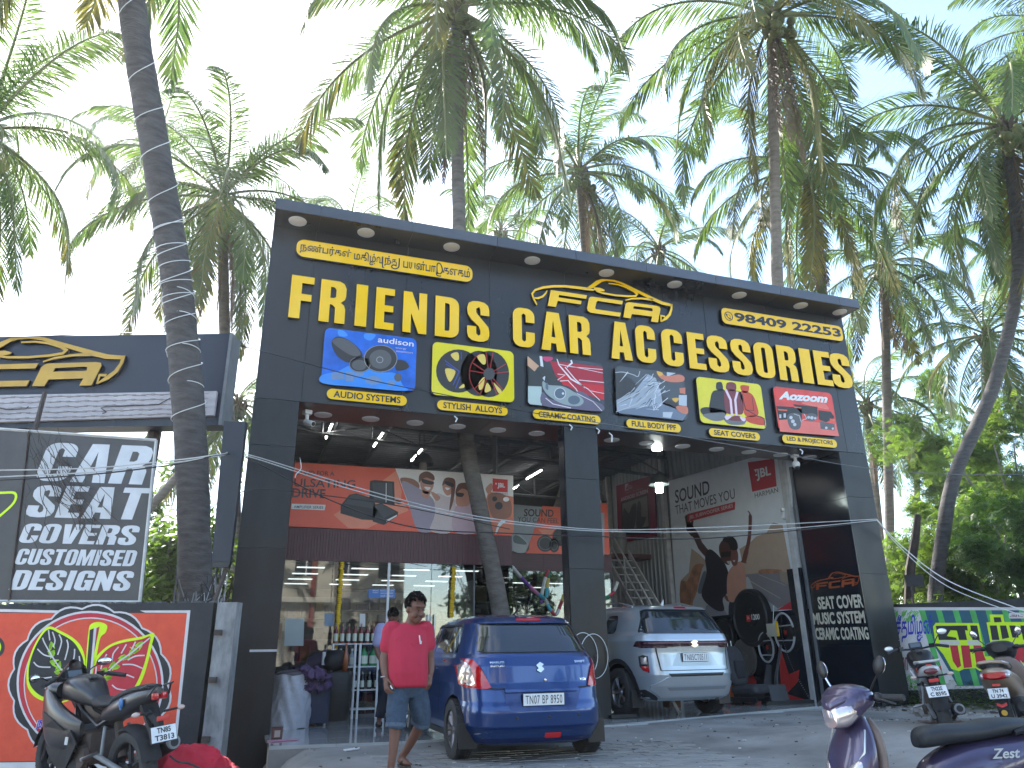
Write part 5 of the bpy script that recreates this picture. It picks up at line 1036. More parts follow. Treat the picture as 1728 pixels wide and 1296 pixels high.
# right boundary wall (painted)
RWp = PD(1512, 1019.6, 14.3); RW2 = PD(1760, 1019.0, 12.8)
RW = Plane((RWp.x, RWp.y, 0), ((RW2-RWp).x, (RW2-RWp).y, 0))
rw = thing('painted_wall', 'boundary wall right of the shop painted with green stripes and big Tamil letters', 'wall', RW.w(1, 0))
zt_ = RWp.z
t = MB(); wbox(t, -.75, 9, -.2, zt_, -.2, 0, 'paintblack', RW); part('wall', t, rw, True)
z = zmap(1500, 1010, 7.58)
def rl(name, m, shapes, off): return layer(rw, name, m, shapes, off, RW, z)
M['wgreen'] = mat('green_wall_paint', (.08, .42, .10), .6, var=.2); M['wteal'] = mat('teal_wall_paint', (.015, .10, .15), .6, var=.15)
rl('white_field', 'wwhite', [[[(45, 112), (2600, 112), (2600, 1110), (230, 1175), (130, 600)]]], .001)
rl('teal_field', 'wteal', [[[(380, 150), (2600, 150), (2600, 1100), (880, 1118), (580, 600)]]], .002)
rl('green_stripe', 'wgreen', [[[(x, 150), (x+75, 150), (x+75+275, 1110), (x+275, 1110)]] for x in (385, 600, 815, 1030, 1235, 1445, 1660, 1875, 2090)], .003)
gs = []
for k in range(120):
    lo = k < 55; x = rr_.uniform(70, 380) if lo else rr_.uniform(190, 520); y = rr_.uniform(150, 260) if lo else rr_.uniform(930, 1140); gs.append(stroke2d([(x, y), (x-rr_.uniform(10, 50), y+rr_.uniform(30, 90))], [16, 4]))
rl('green_brush', mat('brush_green_paint', (.16, .5, .10), .6), gs, .002)
rl('letter_outline', 'lime', [[[(600, 310), (1150, 315), (1230, 740), (1330, 735), (1250, 305), (1300, 300), (1290, 205), (1460, 205), (1480, 300), (2300, 300), (2400, 860), (1340, 870), (1260, 915), (1160, 925), (1110, 890), (960, 900), (900, 930), (800, 900), (700, 720), (600, 600), (565, 360)]]], .004)
rl('letter_black', 'paintblack', [[[(600, 350), (1000, 345), (1010, 410), (975, 405), (1000, 530), (900, 530), (870, 410), (790, 405), (740, 480), (860, 500), (870, 530), (640, 530)]], [[(1040, 345), (1130, 345), (1165, 530), (1070, 530)]], [[(1290, 345), (1380, 345), (1415, 530), (1320, 530)]], [[(1420, 345), (1500, 345), (1540, 500), (1450, 520)]], [[(1540, 345), (1620, 345), (1660, 500), (1580, 500)]], [[(1340, 240), (1430, 240), (1445, 300), (1350, 305)]], [[(1680, 345), (2200, 345), (2240, 530), (1720, 530)]]], .005)
rl('letter_red', 'wred', [[[(780, 600), (880, 600), (925, 860), (880, 890), (820, 800)]], [[(920, 600), (1030, 600), (1065, 880), (960, 890)]], [[(1080, 600), (1180, 600), (1225, 750), (1290, 880), (1170, 890), (1120, 840)]], [[(1330, 600), (1500, 600), (1550, 800), (1360, 820)]], [[(1550, 600), (2250, 600), (2300, 820), (1600, 820)]]], .005)
rl('letter_band', 'wwhite', [[[(645, 537), (900, 537), (915, 590), (660, 590)]], [[(1000, 537), (1165, 537), (1178, 590), (1010, 590)]], [[(1320, 537), (1500, 537), (1510, 590), (1330, 590)]]], .005)
rl('caption_patch', 'wwhite', [[rrect(1535, 180, 2300, 255, 20)]], .005)
t = MB(); BL = mat('blue_letter_paint', (.01, .03, .42), .5)
fit_text(t, RW, 'சீதமிழன்', z(95, 560), z(570, 545), z(85, 215), .006, BL, heavy=.02); fit_text(t, RW, 'மாலை', z(150, 925), z(420, 915), z(145, 740), .006, mat('maroon_letter_paint', (.22, .02, .03), .5), heavy=.015); fit_text(t, RW, 'அப்டேட் கல்வி', z(1545, 240), z(2250, 236), z(1543, 195), .007, gmat((.2, .05, .08)), heavy=.01)
part('lettering', t, rw, True, fix=False)
# ================================================================ LETTERING ON THE SIDE OF THE RIGHT PILLAR
SPn = Plane((11.09, 1.42, 0), (0, -1, 0))
st_ = thing('side_lettering', 'cream SEAT COVER MUSIC SYSTEM CERAMIC COATING on the glossy pillar side', 'sign', (11.05, .7, 1.1))
zs_ = zmap(1340, 940, 8.1)
M['cream'] = mat('cream_vinyl', (.68, .64, .52), .5); M['rustorange'] = mat('rust_orange_vinyl', (.36, .075, .02), .45)
def px_word(s, bl, br, tl, mk):
    bl, br, tl = (SPn.px(*mk(*q)) for q in (bl, br, tl))
    vs, fs = textgeo(s, .035); x0 = min(v.x for v in vs); x1 = max(v.x for v in vs); y0 = min(v.y for v in vs); y1 = max(v.y for v in vs)
    t = MB(); on_plane(t, SPn, [(bl[0]+(v.x-x0)/(x1-x0)*(br[0]-bl[0]), bl[1]+(v.y-y0)/(y1-y0)*(tl[1]-bl[1])+(v.x-x0)/(x1-x0)*(br[1]-bl[1])) for v in vs], fs, .006, 'cream')
    part('lettering', t, st_, True, fix=False)
px_word('SEAT COVER', (342, 718), (960, 690), (320, 545), zs_); px_word('MUSIC SYSTEM', (275, 925), (985, 903), (258, 765), zs_); px_word('CERAMIC COATING', (308, 1133), (1035, 1130), (288, 968), zs_)
tl_, br_ = SPn.px(*zs_(200, 200)), SPn.px(*zs_(925, 440)); bl_ = SPn.px(*zs_(210, 465))
for lp in EMB:
    t = MB(); L2 = [[(tl_[0]+(FP.px(*E0(*p))[0]-ex0)/(ex1-ex0)*(br_[0]-tl_[0]), bl_[1]+(FP.px(*E0(*p))[1]-ey0)/(ey1-ey0)*(SPn.px(*zs_(560, 188))[1]-bl_[1]-.02)) for p in L] for L in lp]
    flat(t, SPn, L2, .006, 'rustorange'); part('emblem_stroke', t, st_, True, fix=False)
# ================================================================ PALMS
M['frond'] = leafmat('palm_leaflet', (.058, .092, .040), (.110, .138, .058), trans=.40, sheen=.5, rough=.46, tcol=(1.8, 2.2, .8))
M['frond_y'] = leafmat('yellowing_leaflet', (.09, .10, .03), (.20, .18, .04), trans=.35, rough=.4, tcol=(1.6, 1.5, .5))
M['frond_d'] = leafmat('dry_leaflet', (.11, .075, .05), (.17, .12, .085), trans=.2, rough=.6, tcol=(1.2, 1.1, .8))
M['rachis'] = mat('palm_rachis', (.16, .17, .06), .5, objvar=.2); M['rachis_d'] = mat('dry_rachis', (.16, .11, .07), .6)
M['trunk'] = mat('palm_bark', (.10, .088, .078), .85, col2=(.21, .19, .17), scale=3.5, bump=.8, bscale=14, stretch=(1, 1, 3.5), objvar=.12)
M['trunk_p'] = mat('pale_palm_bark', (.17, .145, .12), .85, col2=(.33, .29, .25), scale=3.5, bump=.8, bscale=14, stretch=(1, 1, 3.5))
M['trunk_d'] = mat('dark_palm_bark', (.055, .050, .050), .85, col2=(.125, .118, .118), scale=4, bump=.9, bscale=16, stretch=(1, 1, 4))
def frond(elev, L=4.6, droop=1.0, nl=88, seed=0, m='frond', mr='rachis', maxl=1.06, tipm=None):
    """one coconut frond: arching midrib in the XZ plane from the origin, leaflets hanging either side"""
    rg = random.Random(seed); mb = MB(); P = []; a = R(elev); p = Vector((0, 0, 0)); side_b = rg.uniform(-.25, .25); y = 0
    N = 26; ds = L/N
    for i in range(N+1):
        P.append(p.copy()); t = i/N
        bend = droop*(.5+1.6*t)*R(90)/N*(.55+.45*math.cos(a))
        a -= bend; a = max(a, R(-88)); y += side_b*ds*t*.5
        p = p+Vector((math.cos(a)*ds, side_b*ds*t*.6, math.sin(a)*ds))
    mb.tube(P, [.045*(1-.85*i/N)+.004 for i in range(N+1)], mr, n=4, cap=False)
    def at(t):
        f = t*N; i = min(N-1, int(f)); q = P[i].lerp(P[i+1], f-i); d = (P[i+1]-P[i]).normalized(); return q, d
    for k in range(nl):
        t = .13+.86*(k/(nl-1)); q, d = at(t)
        ln = maxl*(math.sin(math.pi*min(1, (t-.08)*.93+.07))**.55)*(1-.25*t)*rg.uniform(.85, 1.1)
        if t > .93: ln *= .75
        for sgn in (-1, 1):
            if rg.random() < .035: continue
            sv = Vector((0, 1, 0))*sgn; up = sv.cross(d).normalized()*sgn
            ang = R(64-34*t+rg.gauss(0, 5)); hang = R(rg.gauss(10, 8))+R(14)*(t)
            v = (d*math.cos(ang)+(sv*math.cos(hang)+Vector((0, 0, -1))*math.sin(hang))*math.sin(ang)).normalized()
            g = Vector((0, 0, -1)); pts = [q]; c = q; w_ = .0175*rg.uniform(.8, 1.2)
            segs = 3
            for s in range(segs):
                v = (v+g*(.05+.13*s)*rg.uniform(.5, 1.5)*(.35+.65*abs(d.x))).normalized(); c = c+v*ln/segs; pts.append(c)
            wd = v.cross(Vector((0, 0, 1)));
            wd = (d-v*d.dot(v)); wd = wd.normalized() if wd.length > 1e-4 else Vector((0, 1, 0))
            ww = [w_*.55, w_, w_*.8, 0]
            vs = []
            for s in range(segs):
                vs += [pts[s]-wd*ww[s], pts[s]+wd*ww[s]]
            vs.append(pts[-1]); fs = [(2*s, 2*s+1, 2*s+3, 2*s+2) for s in range(segs-1)]+[(2*segs-2, 2*segs-1, 2*segs)]
            mm = m
            if tipm and (t > .55 and rg.random() < (t-.4)*1.3): mm = tipm
            mb.add(vs, fs, mm)
    me = mb.data('frond'); return me
ELEV = [82, 70, 58, 46, 34, 20, 6, -8, -24, -42, -60]
FR = {e: [frond(e, L=rnd.uniform(4.5, 5.3), droop=rnd.uniform(.75, 1.2), seed=int(e)*7+j+500, tipm='frond_y' if (e < 10 and j == 0) else None) for j in range(2)] for e in ELEV}
FRY = [frond(e, seed=e+900, m='frond_y', droop=.9) for e in (-20, -55)]
FRD = [frond(e, seed=e+990, m='frond_d', mr='rachis_d', maxl=.6, nl=48, droop=.5) for e in (-68, -78)]
nutm = mat('green_coconut', (.14, .15, .05), .5, var=.3, scale=3)
def nuts(seed, n=9):
    rg = random.Random(seed); t = MB()
    for k in range(n):
        a = rg.uniform(0, 6.28); r_ = rg.uniform(.12, .34); t.ell((r_*math.cos(a), r_*math.sin(a), rg.uniform(-.5, -.05)), (.11, .11, .135), nutm, 10, 7)
    return t.data('coconut_cluster', True)
NUT = [nuts(1), nuts(2, 13)]
def trunk_mesh(P, r0, r1, m='trunk', seed=0, n=14):
    rg = random.Random(seed); Q = smooth2(P, max(4, int(60/len(P)))); k = len(Q); rs = []
    for i in range(k):
        t = i/(k-1); r_ = r0+(r1-r0)*t; r_ *= 1+.22*max(0, 1-t*9); rs.append(r_*(1+.035*(i % 2))*rg.uniform(.98, 1.03))
    mb = MB(); mb.tube(Q, rs, m, n=n); return mb
def palm(path, r0, r1, label, seed, nf=26, size=1.0, lean_top=0, nut=True, dead=3, m='trunk', skip=None, low=1.0, yel=1, group=None, maxel=90):
    base = Vector(path[0]); top = Vector(path[-1]); rg = random.Random(seed)
    e = thing('coconut_palm', label, 'palm tree', base, group=group or 'coconut palms behind and around the shop')
    part('trunk', trunk_mesh([Vector(p) for p in path], r0, r1, m, seed), e, True, smooth=True)
    # fibrous boot under the crown
    t = MB(); 
    for k in range(16):
        a = k*2.4; t.tube([top-base+Vector((.12*math.cos(a), .12*math.sin(a), -.35+.02*k)), top-base+Vector((.3*math.cos(a), .3*math.sin(a), .12+.02*k))], [.07, .035], 'frond_d', n=4)
    part('crown_boot', t, e)
    k = 0
    nf = int(nf*.98)
    for i in range(nf):
        f = i/(nf-1); el = 84-(84+52*low)*f**.85+rg.uniform(-6, 6); az = i*2.39996+rg.uniform(-.25, .25)
        if el > maxel: continue
        ec = min(ELEV, key=lambda q: abs(q-el)); me = rg.choice(FR[ec])
        if f > .8 and rg.random() < .22*yel: me = rg.choice(FRY)
        o = bpy.data.objects.new('frond', me); o.location = top-base+Vector((0, 0, .1+.25*(1-f))); o.scale = (size*rg.uniform(.88, 1.1),)*3
        o.rotation_euler = (rg.uniform(-.15, .15), -(R(el)-R(ec)), az); link(o, e)
    for i in range(dead):
        o = bpy.data.objects.new('dry_frond', rg.choice(FRD)); o.location = top-base+Vector((0, 0, -.05)); o.scale = (size*rg.uniform(.7, .9),)*3; o.rotation_euler = (0, 0, rg.uniform(0, 6.28)); link(o, e)
    if nut:
        for j in range(2):
            o = bpy.data.objects.new('coconut_cluster', NUT[(seed+j) % 2]); a = rg.uniform(3.6, 5.6); o.location = top-base+Vector((.25*math.cos(a), .25*math.sin(a), -.1)); link(o, e)
    return e
def at_(x, y, d): return PD(x, y, d)
# 1 foreground palm with rope lights
fp = [(330, 1018), (322, 750), (305, 540), (290, 420), (262, 250), (222, 0)]
P1 = [PD(332, 1240, 9.25)]+[PD(x, y, d) for (x, y), d in zip(fp, (9.3, 9.4, 9.5, 9.5, 9.6, 9.8))]+[PD(185, -420, 10.4)]
P1[0].z = -.1
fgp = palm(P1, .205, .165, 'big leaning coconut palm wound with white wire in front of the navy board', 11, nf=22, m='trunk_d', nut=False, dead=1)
Q1 = smooth2(P1, 30); t = MB(); wp = []
def rope(s0, s1, turns, ph, tilt):
    k = 200; P = []
    for i in range(k+1):
        f = s0+(s1-s0)*i/k; g_ = f*(len(Q1)-1); j = min(len(Q1)-2, int(g_)); c = Q1[j].lerp(Q1[j+1], g_-j); a = ph+turns*2*math.pi*i/k+.7*math.sin(i*.11); r_ = .225-.045*f
        P.append(c+Vector((r_*math.cos(a), r_*math.sin(a), tilt*math.sin(a+.6))))
    return P
for (s0, s1, tn, ph, ti) in [(.30, .62, 9, .5, .05), (.45, .97, 11, 2.2, .11), (.34, .50, 4, 4, -.06)]:
    t = MB(); t.tube(rope(s0, s1, tn, ph, ti), .006, 'white', n=5); part('rope_light', t, fgp, True, smooth=True)
# tangled cables at its foot
t = MB(); rg = random.Random(4)
for k in range(14):
    c = Q1[int(.14*len(Q1))]; P = []; a = rg.uniform(0, 6.28)
    for j in range(14): a += rg.uniform(.3, .7); P.append(c+Vector((.24*math.cos(a)+rg.uniform(-.06, .1), .24*math.sin(a)-.02, rg.uniform(-.5, .45)+.25*math.sin(j*.6+k))))
    t.tube([tuple(p) for p in smooth2(P, 3)], rg.choice((.005, .008)), rg.choice(('black', 'black', 'lightsteel', 'greysteel')), n=4)
part('cable_tangle', t, fgp, True, kind='stuff')
# 2.. others: (crown px, crown distance, foot ground XY or px path)
def pp_(pts): return [PD(x, y, d) for x, y, d in pts]
def foot(P): P[0].z = min(P[0].z, 0.0); return P
tr = [PY(850, 1075, 1.9), PY(845, 1035, 1.9), PY(812, 870, 1.9), PY(785, 730, 1.9), PY(778, 560, 1.95), PY(775, 385, 2.0), PY(772, 250, 2.1), PY(770, 25, 2.4)]
tr = [Vector((4.75, 1.9, 0.02))]+tr[1:]
palm(tr, .165, .13, 'coconut palm growing up through the shop roof, trunk in front of the orange poster', 21, nf=36, size=1.14, low=1.15, dead=5)
palm([Vector((-1.6, 12, 0)), PD(392, 980, 20.5), PD(380, 600, 20.3), PD(375, 345, 20.3)], .17, .13, 'coconut palm with coconuts behind the big wire wound trunk', 31, nf=32, size=.95, dead=5)
palm([Vector((-9.5, 6, 0)), PD(-60, 700, 15.5), PD(-30, 235, 16)], .17, .13, 'coconut palm whose drooping crown enters at the left edge', 41, nf=30, size=.88, low=1.1)
palm([Vector((8.5, 14.5, 0)), PD(985, 700, 25), PD(978, 300, 25)], .17, .13, 'coconut palm with a nut cluster behind the middle of the sign', 51, nf=28, size=.98, low=.9)
palm([Vector((14.5, 6.5, 0)), PD(1322, 700, 19), PD(1312, 480, 19), PD(1306, 250, 19), PD(1302, 40, 19)], .16, .125, 'tall palm with a pale trunk above the phone number sign', 61, m='trunk_p', nf=32, size=1.05, low=.95, dead=4, yel=3)
palm([Vector((15.5, 13, 0)), PD(1375, 600, 24), PD(1358, 290, 24)], .16, .13, 'coconut palm crown behind the pale trunk at right', 71, nf=32, size=1.02, low=1.1, dead=5)
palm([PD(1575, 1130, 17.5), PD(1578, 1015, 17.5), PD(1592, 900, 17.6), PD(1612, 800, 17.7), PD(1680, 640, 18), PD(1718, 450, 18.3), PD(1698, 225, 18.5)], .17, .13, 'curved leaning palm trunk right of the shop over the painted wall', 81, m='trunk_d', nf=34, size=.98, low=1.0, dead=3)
palm([PD(1502, 1080, 27), PD(1502, 930, 27), PD(1497, 700, 27), PD(1494, 520, 27), PD(1492, 455, 27)], .17, .14, 'straight dark palm trunk just right of the shop corner', 91, nf=28, size=.9, low=1.0)
palm([PD(1690, 1080, 26), PD(1675, 800, 26), PD(1664, 575, 26)], .17, .13, 'mid height palm crown behind the curved trunk', 101, nf=28, size=.85, nut=False)
palm([PD(1500, 1070, 32), PD(1480, 850, 32), PD(1463, 690, 32)], .17, .12, 'short distant palm left of the straight dark trunk', 111, nf=22, size=.8, nut=False)
palm([PD(1560, 1070, 36), PD(1550, 900, 36), PD(1545, 715, 36)], .17, .12, 'distant palm between the straight trunk and the curved trunk', 112, nf=22, size=.8, nut=False)
palm([PD(1100, 1000, 30), PD(1112, 430, 30)], .17, .12, 'low distant palm top just above the roof edge near the emblem', 113, nf=22, size=.85, nut=False)
palm([PD(850, 1000, 32), PD(845, 400, 32)], .17, .12, 'small palm top above the roof edge right of the central trunk', 115, nf=20, size=.75, nut=False, low=.5)
palm([PD(590, 1000, 32), PD(588, 395, 32)], .17, .12, 'palm tip just above the roof edge left of the central trunk', 116, nf=18, size=.72, nut=False, low=.4)
palm([PD(1830, 1080, 24), PD(1800, 60, 24)], .17, .13, 'coconut palm crown entering at the top right corner', 117, nf=30, size=1.0)
palm([PD(1760, 1080, 30), PD(1745, 400, 30)], .17, .13, 'palm crown at the right edge below the corner crown', 119, nf=28, size=.95)
palm([PD(308, 1080, 34), PD(300, 540, 34), PD(264, 250, 34)], .17, .12, 'pale distant palm behind the wire wound trunk at upper left', 121, nf=20, size=.85, nut=False)
palm([Vector((-6, 13, 0)), PD(400, 690, 24)], .15, .12, 'low palm behind the shop pillar with hanging fronds', 122, nf=24, size=.85, low=1.2, nut=False, maxel=60)
# off-frame palms that shade the forecourt
# ================================================================ SHRUBS AND TREES
def leafcloud(name, parent, c, r, n, m, size=.09, seed=0, pin=False, world=True):
    rg = random.Random(seed); mb = MB(); cl = [(Vector((rg.gauss(0, .45)*r[0], rg.gauss(0, .45)*r[1], rg.gauss(0, .42)*r[2])), rg.uniform(.16, .34)) for _ in range(30)]
    for k in range(n):
        o, s = rg.choice(cl); d = Vector((rg.gauss(0, 1), rg.gauss(0, 1), rg.gauss(0, .8))).normalized(); p = Vector(c)+o+Vector((d.x*r[0], d.y*r[1], d.z*r[2]))*s*rg.uniform(.5, 1.1)
        u = Vector((rg.gauss(0, 1), rg.gauss(0, 1), rg.gauss(-.3, .6))).normalized(); v = u.cross(Vector((rg.gauss(0, .5), rg.gauss(0, .5), 1))).normalized(); s1 = size*rg.uniform(.6, 1.35)
        if not pin: mb.add([p, p+u*s1+v*s1*.42, p+u*s1*2.1, p+u*s1-v*s1*.42], [(0, 1, 2, 3)], m)
        else:
            L_ = s1*4
            for q in range(5):
                b = p+u*L_*q/5; w2 = L_*.34*(1-q*.12)
                for sg in (-1, 1): mb.add([b, b+v*sg*w2+u*w2*.35-Vector((0, 0, w2*.25)), b+v*sg*w2*.9+u*w2*.75-Vector((0, 0, w2*.25)), b+u*w2*.3], [(0, 1, 2, 3)], m)
    o = part(name, mb, parent, world, fix=False); return o
M['leaf_b'] = leafmat('bright_leaf', (.07, .12, .03), (.12, .18, .04), trans=.45, rough=.35, objvar=.15)
M['leaf_m'] = leafmat('mid_leaf', (.060, .105, .034), (.11, .15, .045), trans=.55, rough=.4, objvar=.2)
M['leaf_d'] = leafmat('dark_leaf', (.03, .065, .02), (.06, .11, .03), trans=.35, rough=.4, objvar=.2)
def bush(name, label, cat, c, r, n, m, size=.09, seed=0, stem=True, pin=False, group=None):
    c = Vector(c); e = thing(name, label, cat, (c.x, c.y, 0), group=group)
    leafcloud('foliage', e, c, r, n, m, size, seed, pin)
    if stem:
        rg = random.Random(seed); 
        for k in range(5):
            t = MB(); a = rg.uniform(0, 6.28); t.tube([(c.x, c.y, 0), (c.x+.3*r[0]*math.cos(a), c.y+.3*r[1]*math.sin(a), c.z-r[2]*.4), (c.x+.7*r[0]*math.cos(a), c.y+.7*r[1]*math.sin(a), c.z+r[2]*.4)], [.07, .05, .02], 'trunk', n=6); part('branch', t, e, True)
    return e
c = PD(285, 930, 15); bush('leafy_shrub', 'bright green leafy shrub seen between the hoarding and the palm trunk', 'shrub', (c.x, c.y, 2.6), (1.1, 1.2, 1.7), 5200, 'leaf_b', .10, 1)
c = PD(372, 960, 16); bush('leafy_shrub', 'bright green shrub seen between the trunk and the shop pillar', 'shrub', (c.x, c.y, 2.1), (.8, 1, 1.4), 2600, 'leaf_b', .10, 2)
c = PD(260, 860, 24); bush('shade_tree', 'mid green tree top further back left of the palm trunk', 'tree', (c.x, c.y, 4.0), (2.2, 1.6, 2.4), 5200, 'leaf_m', .15, 3)
c = PD(60, 1000, 22); bush('shade_tree', 'bushy tree hidden behind the hoarding at the left', 'tree', (c.x, c.y, 2.2), (4, 1.6, 2.0), 4000, 'leaf_m', .15, 4)
for i, (x, y, d, r, n, m, s, lb) in enumerate([(1640, 960, 19, (2.6, 1.4, 1.8), 5200, 'leaf_m', .10, 'feathery green tree over the right wall beside the curved trunk'),
        (1700, 820, 23, (2.8, 1.6, 2.6), 5200, 'leaf_m', .12, 'tall feathery tree at the right edge behind the curved trunk'), (1590, 800, 30, (2.4, 1.6, 2.8), 4200, 'leaf_b', .14, 'sunlit feathery tree between the straight and curved trunks'),
        (1545, 960, 21, (1.4, 1.2, 1.6), 3600, 'leaf_m', .10, 'light green bush just right of the shop over the wall'), (1720, 930, 17, (1.4, 1.2, 1.8), 3600, 'leaf_d', .10, 'dark feathery bush at the right edge over the wall')]):
    c = PD(x, y, d); bush('feathery_tree', lb, 'tree', tuple(c), r, n, m, s*.62, 20+i, pin=True)
hz = MB(); rg = random.Random(9)
fo = thing('far_tree_belt', 'dense belt of trees far behind the walls', 'trees', (0, 60, 0)); 
for s_ in range(12):
    x0 = -70+s_*15
    mb_ = MB()
    for k in range(1500):
        x = x0+rg.uniform(0, 15); y = 55-.25*x+rg.uniform(-4, 4); h = 5.2+1.5*math.sin(x*.35)+1.2*math.sin(x*.9+1); zc = h*rg.random()**.7
        u = Vector((rg.gauss(0, 1), rg.gauss(0, .5), rg.gauss(0, .8))).normalized()*.5; v = Vector((rg.gauss(0, 1), rg.gauss(0, 1), rg.gauss(0, 1))).normalized()*.3
        mb_.add([(x, y, zc), (x+u.x+v.x, y+u.y+v.y, zc+u.z+v.z), (x+2*u.x, y+2*u.y, zc+2*u.z), (x+u.x-v.x, y+u.y-v.y, zc+u.z-v.z)], [(0, 1, 2, 3)], 'leaf_d' if k % 3 else 'leaf_m')
    o = part('foliage_mass', mb_, fo, True, fix=False); o['kind'] = 'stuff'
del fo['category'], fo['label']; fo['kind'] = 'stuff'
# weeds along the foot of the right wall
we = MB(); rg = random.Random(12)
for k in range(5200):
    u = rg.uniform(-.7, 4.2); o_ = abs(rg.gauss(0, .35))+.02; p = RW.w(u, 0, o_); h = rg.random()**1.6*.42*max(.1, 1-o_)
    p = Vector((p.x, p.y, gz(p.x, p.y)+h)); a = rg.uniform(0, 6.28); s = rg.uniform(.02, .045); d = Vector((math.cos(a), math.sin(a), rg.uniform(-.2, .5))); q = Vector((-math.sin(a), math.cos(a), 0))
    we.add([p, p+d*s+q*s*.5, p+d*2*s, p+d*s-q*s*.5], [(0, 1, 2, 3)], 'leaf_m' if k % 2 else 'leaf_d')
o = part('weeds', we, fix=False); o['kind'] = 'stuff'; o['label'] = 'low green weeds along the foot of the painted right wall'; o['category'] = 'weeds'
c = PZ(1530, 1190, .0); bush('weed_plant', 'small green leafy weed at the foot of the right pillar', 'plant', (c.x+.1, c.y-.3, .22), (.3, .25, .2), 500, 'leaf_b', .035, 33, stem=False)
# stones and rubble
M['stone'] = mat('dusty_stone', (.26, .24, .22), .9, var=.25, scale=8, bump=.4)
def rock(name, label, p, s, seed, cat='stone'):
    rg = random.Random(seed); bm = bmesh.new(); bmesh.ops.create_icosphere(bm, subdivisions=2, radius=1)
    for v in bm.verts: v.co = Vector((v.co.x*s[0], v.co.y*s[1], v.co.z*s[2]))*(1+.28*math.sin(v.co.x*5+seed)*math.cos(v.co.y*4+seed*2)+rg.uniform(-.06, .06))
    me = bpy.data.meshes.new(name); bm.to_mesh(me); bm.free(); me.materials.append(M['stone']); o = bpy.data.objects.new(name, me); o.location = p; COL.objects.link(o); tag(o, label, cat); return o
for i, (x, y, s, lb) in enumerate([(1560, 1208, .17, 'biggest grey stone by the foot of the right pillar'), (1540, 1203, .09, 'smaller stone left of the big stone by the right pillar'), (1680, 1188, .06, 'pale stone under the red and white motorcycle tail at the wall'), (1640, 1213, .05, 'small pale stone behind the motorcycle tyre')]):
    h = PZ(x, y, .08); rock('stone', lb, (h.x, h.y, gz(h.x, h.y)+s*.4), (s, s*.8, s*.6), i+3)
rb = MB(); rg = random.Random(77)
for k in range(420):
    x, y = rg.uniform(.5, 11), rg.uniform(-6.5, -.5); 
    if y > edge(x)-.1: continue
    s = rg.uniform(.006, .02); a = rg.uniform(0, 3); rb.box((x, y, gz(x, y)+.012), (s*2, s, s*.6), rg.choice(['stone', 'dirtywhite', 'rust', 'frond_d']), rz=a)
for k in range(500):
    u = rg.uniform(-.7, 4.5); o_ = rg.uniform(.2, 1.8); p = RW.w(u, 0, o_); s = rg.uniform(.008, .035); rb.box((p.x, p.y, gz(p.x, p.y)+s*.3), (s*2, s*1.4, s), rg.choice(['stone', 'stone', 'rust']), rz=rg.uniform(0, 3), rx=rg.uniform(0, .5))
o = part('grit_and_litter', rb, fix=False); o['kind'] = 'stuff'; o['label'] = 'scattered grit and dry litter on the forecourt'; o['category'] = 'litter'
# ================================================================ STREET BUILDING BEHIND THE CAMERA (seen mirrored in glass and paint)
sb = thing('street_building', 'cream two storey building across the road, mirrored in the shop glass', 'building', (3, -27, 0))
M['creamwall'] = mat('cream_plaster', (.42, .39, .33), .85, var=.12, scale=1.5)
t = MB(); t.box2((-10, -32, 0), (9, -27, 8.2), 'creamwall'); t.box2((-10.2, -27.0, 7.9), (9.2, -26.4, 8.1), 'creamwall'); t.box2((-10.2, -27.0, 3.7), (9.2, -26.5, 3.95), 'creamwall'); part('wall', t, sb, True)
for i in range(8):
    for j in range(2):
        x = -8.6+i*2.3; z_ = 1.2+j*3.9
        t = MB(); t.box2((x, -27.03, z_), (x+1.2, -26.98, z_+1.5), gmat((.03, .035, .04), .2)); t.box2((x-.1, -27.05, z_+1.5), (x+1.3, -26.85, z_+1.62), 'creamwall'); t.box2((x+.57, -26.99, z_), (x+.63, -26.95, z_+1.5), 'white'); part('window', t, sb, True)
for x in (-10.0, -3.1, 3.8): t = MB(); t.box2((x, -27.05, 0), (x+.25, -26.8, 8), gmat((.2, .06, .05))); part('drain_pipe', t, sb, True)
for i, (x, y, h) in enumerate([(13, -24, 6.5), (18, -26, 7.5), (-15, -25, 7), (24, -22, 7)]):
    bush('shade_tree', ['roadside tree across the road right of the cream building', 'taller roadside tree across the road', 'roadside tree across the road left of the cream building', 'outermost roadside tree across the road'][i], 'tree', (x, y, h-2.3), (2.6, 2.4, 2.6), 2500, 'leaf_d', .22, 60+i)
rd = MB(); rd.box2((-80, -22, -.35), (80, -9.2, -.192), mat('asphalt', (.05, .05, .052), .9, var=.3, scale=4, bump=.3)); struct('road', rd)
palm([Vector((-4, -20, 0)), Vector((-3.4, -19.5, 6)), Vector((-2.6, -19, 12.5))], .18, .13, 'roadside palm behind the viewer left of the others', 130, nf=26, nut=False)
palm([Vector((4.5, -18.5, 0)), Vector((4.2, -18.3, 6)), Vector((4.6, -18, 13.5))], .18, .13, 'roadside palm behind the viewer in front of the cream building', 131, nf=26, nut=False)
palm([Vector((11, -19.5, 0)), Vector((11.5, -19.3, 6)), Vector((11, -19, 12))], .18, .13, 'roadside palm behind the viewer on the right', 132, nf=26, nut=False)
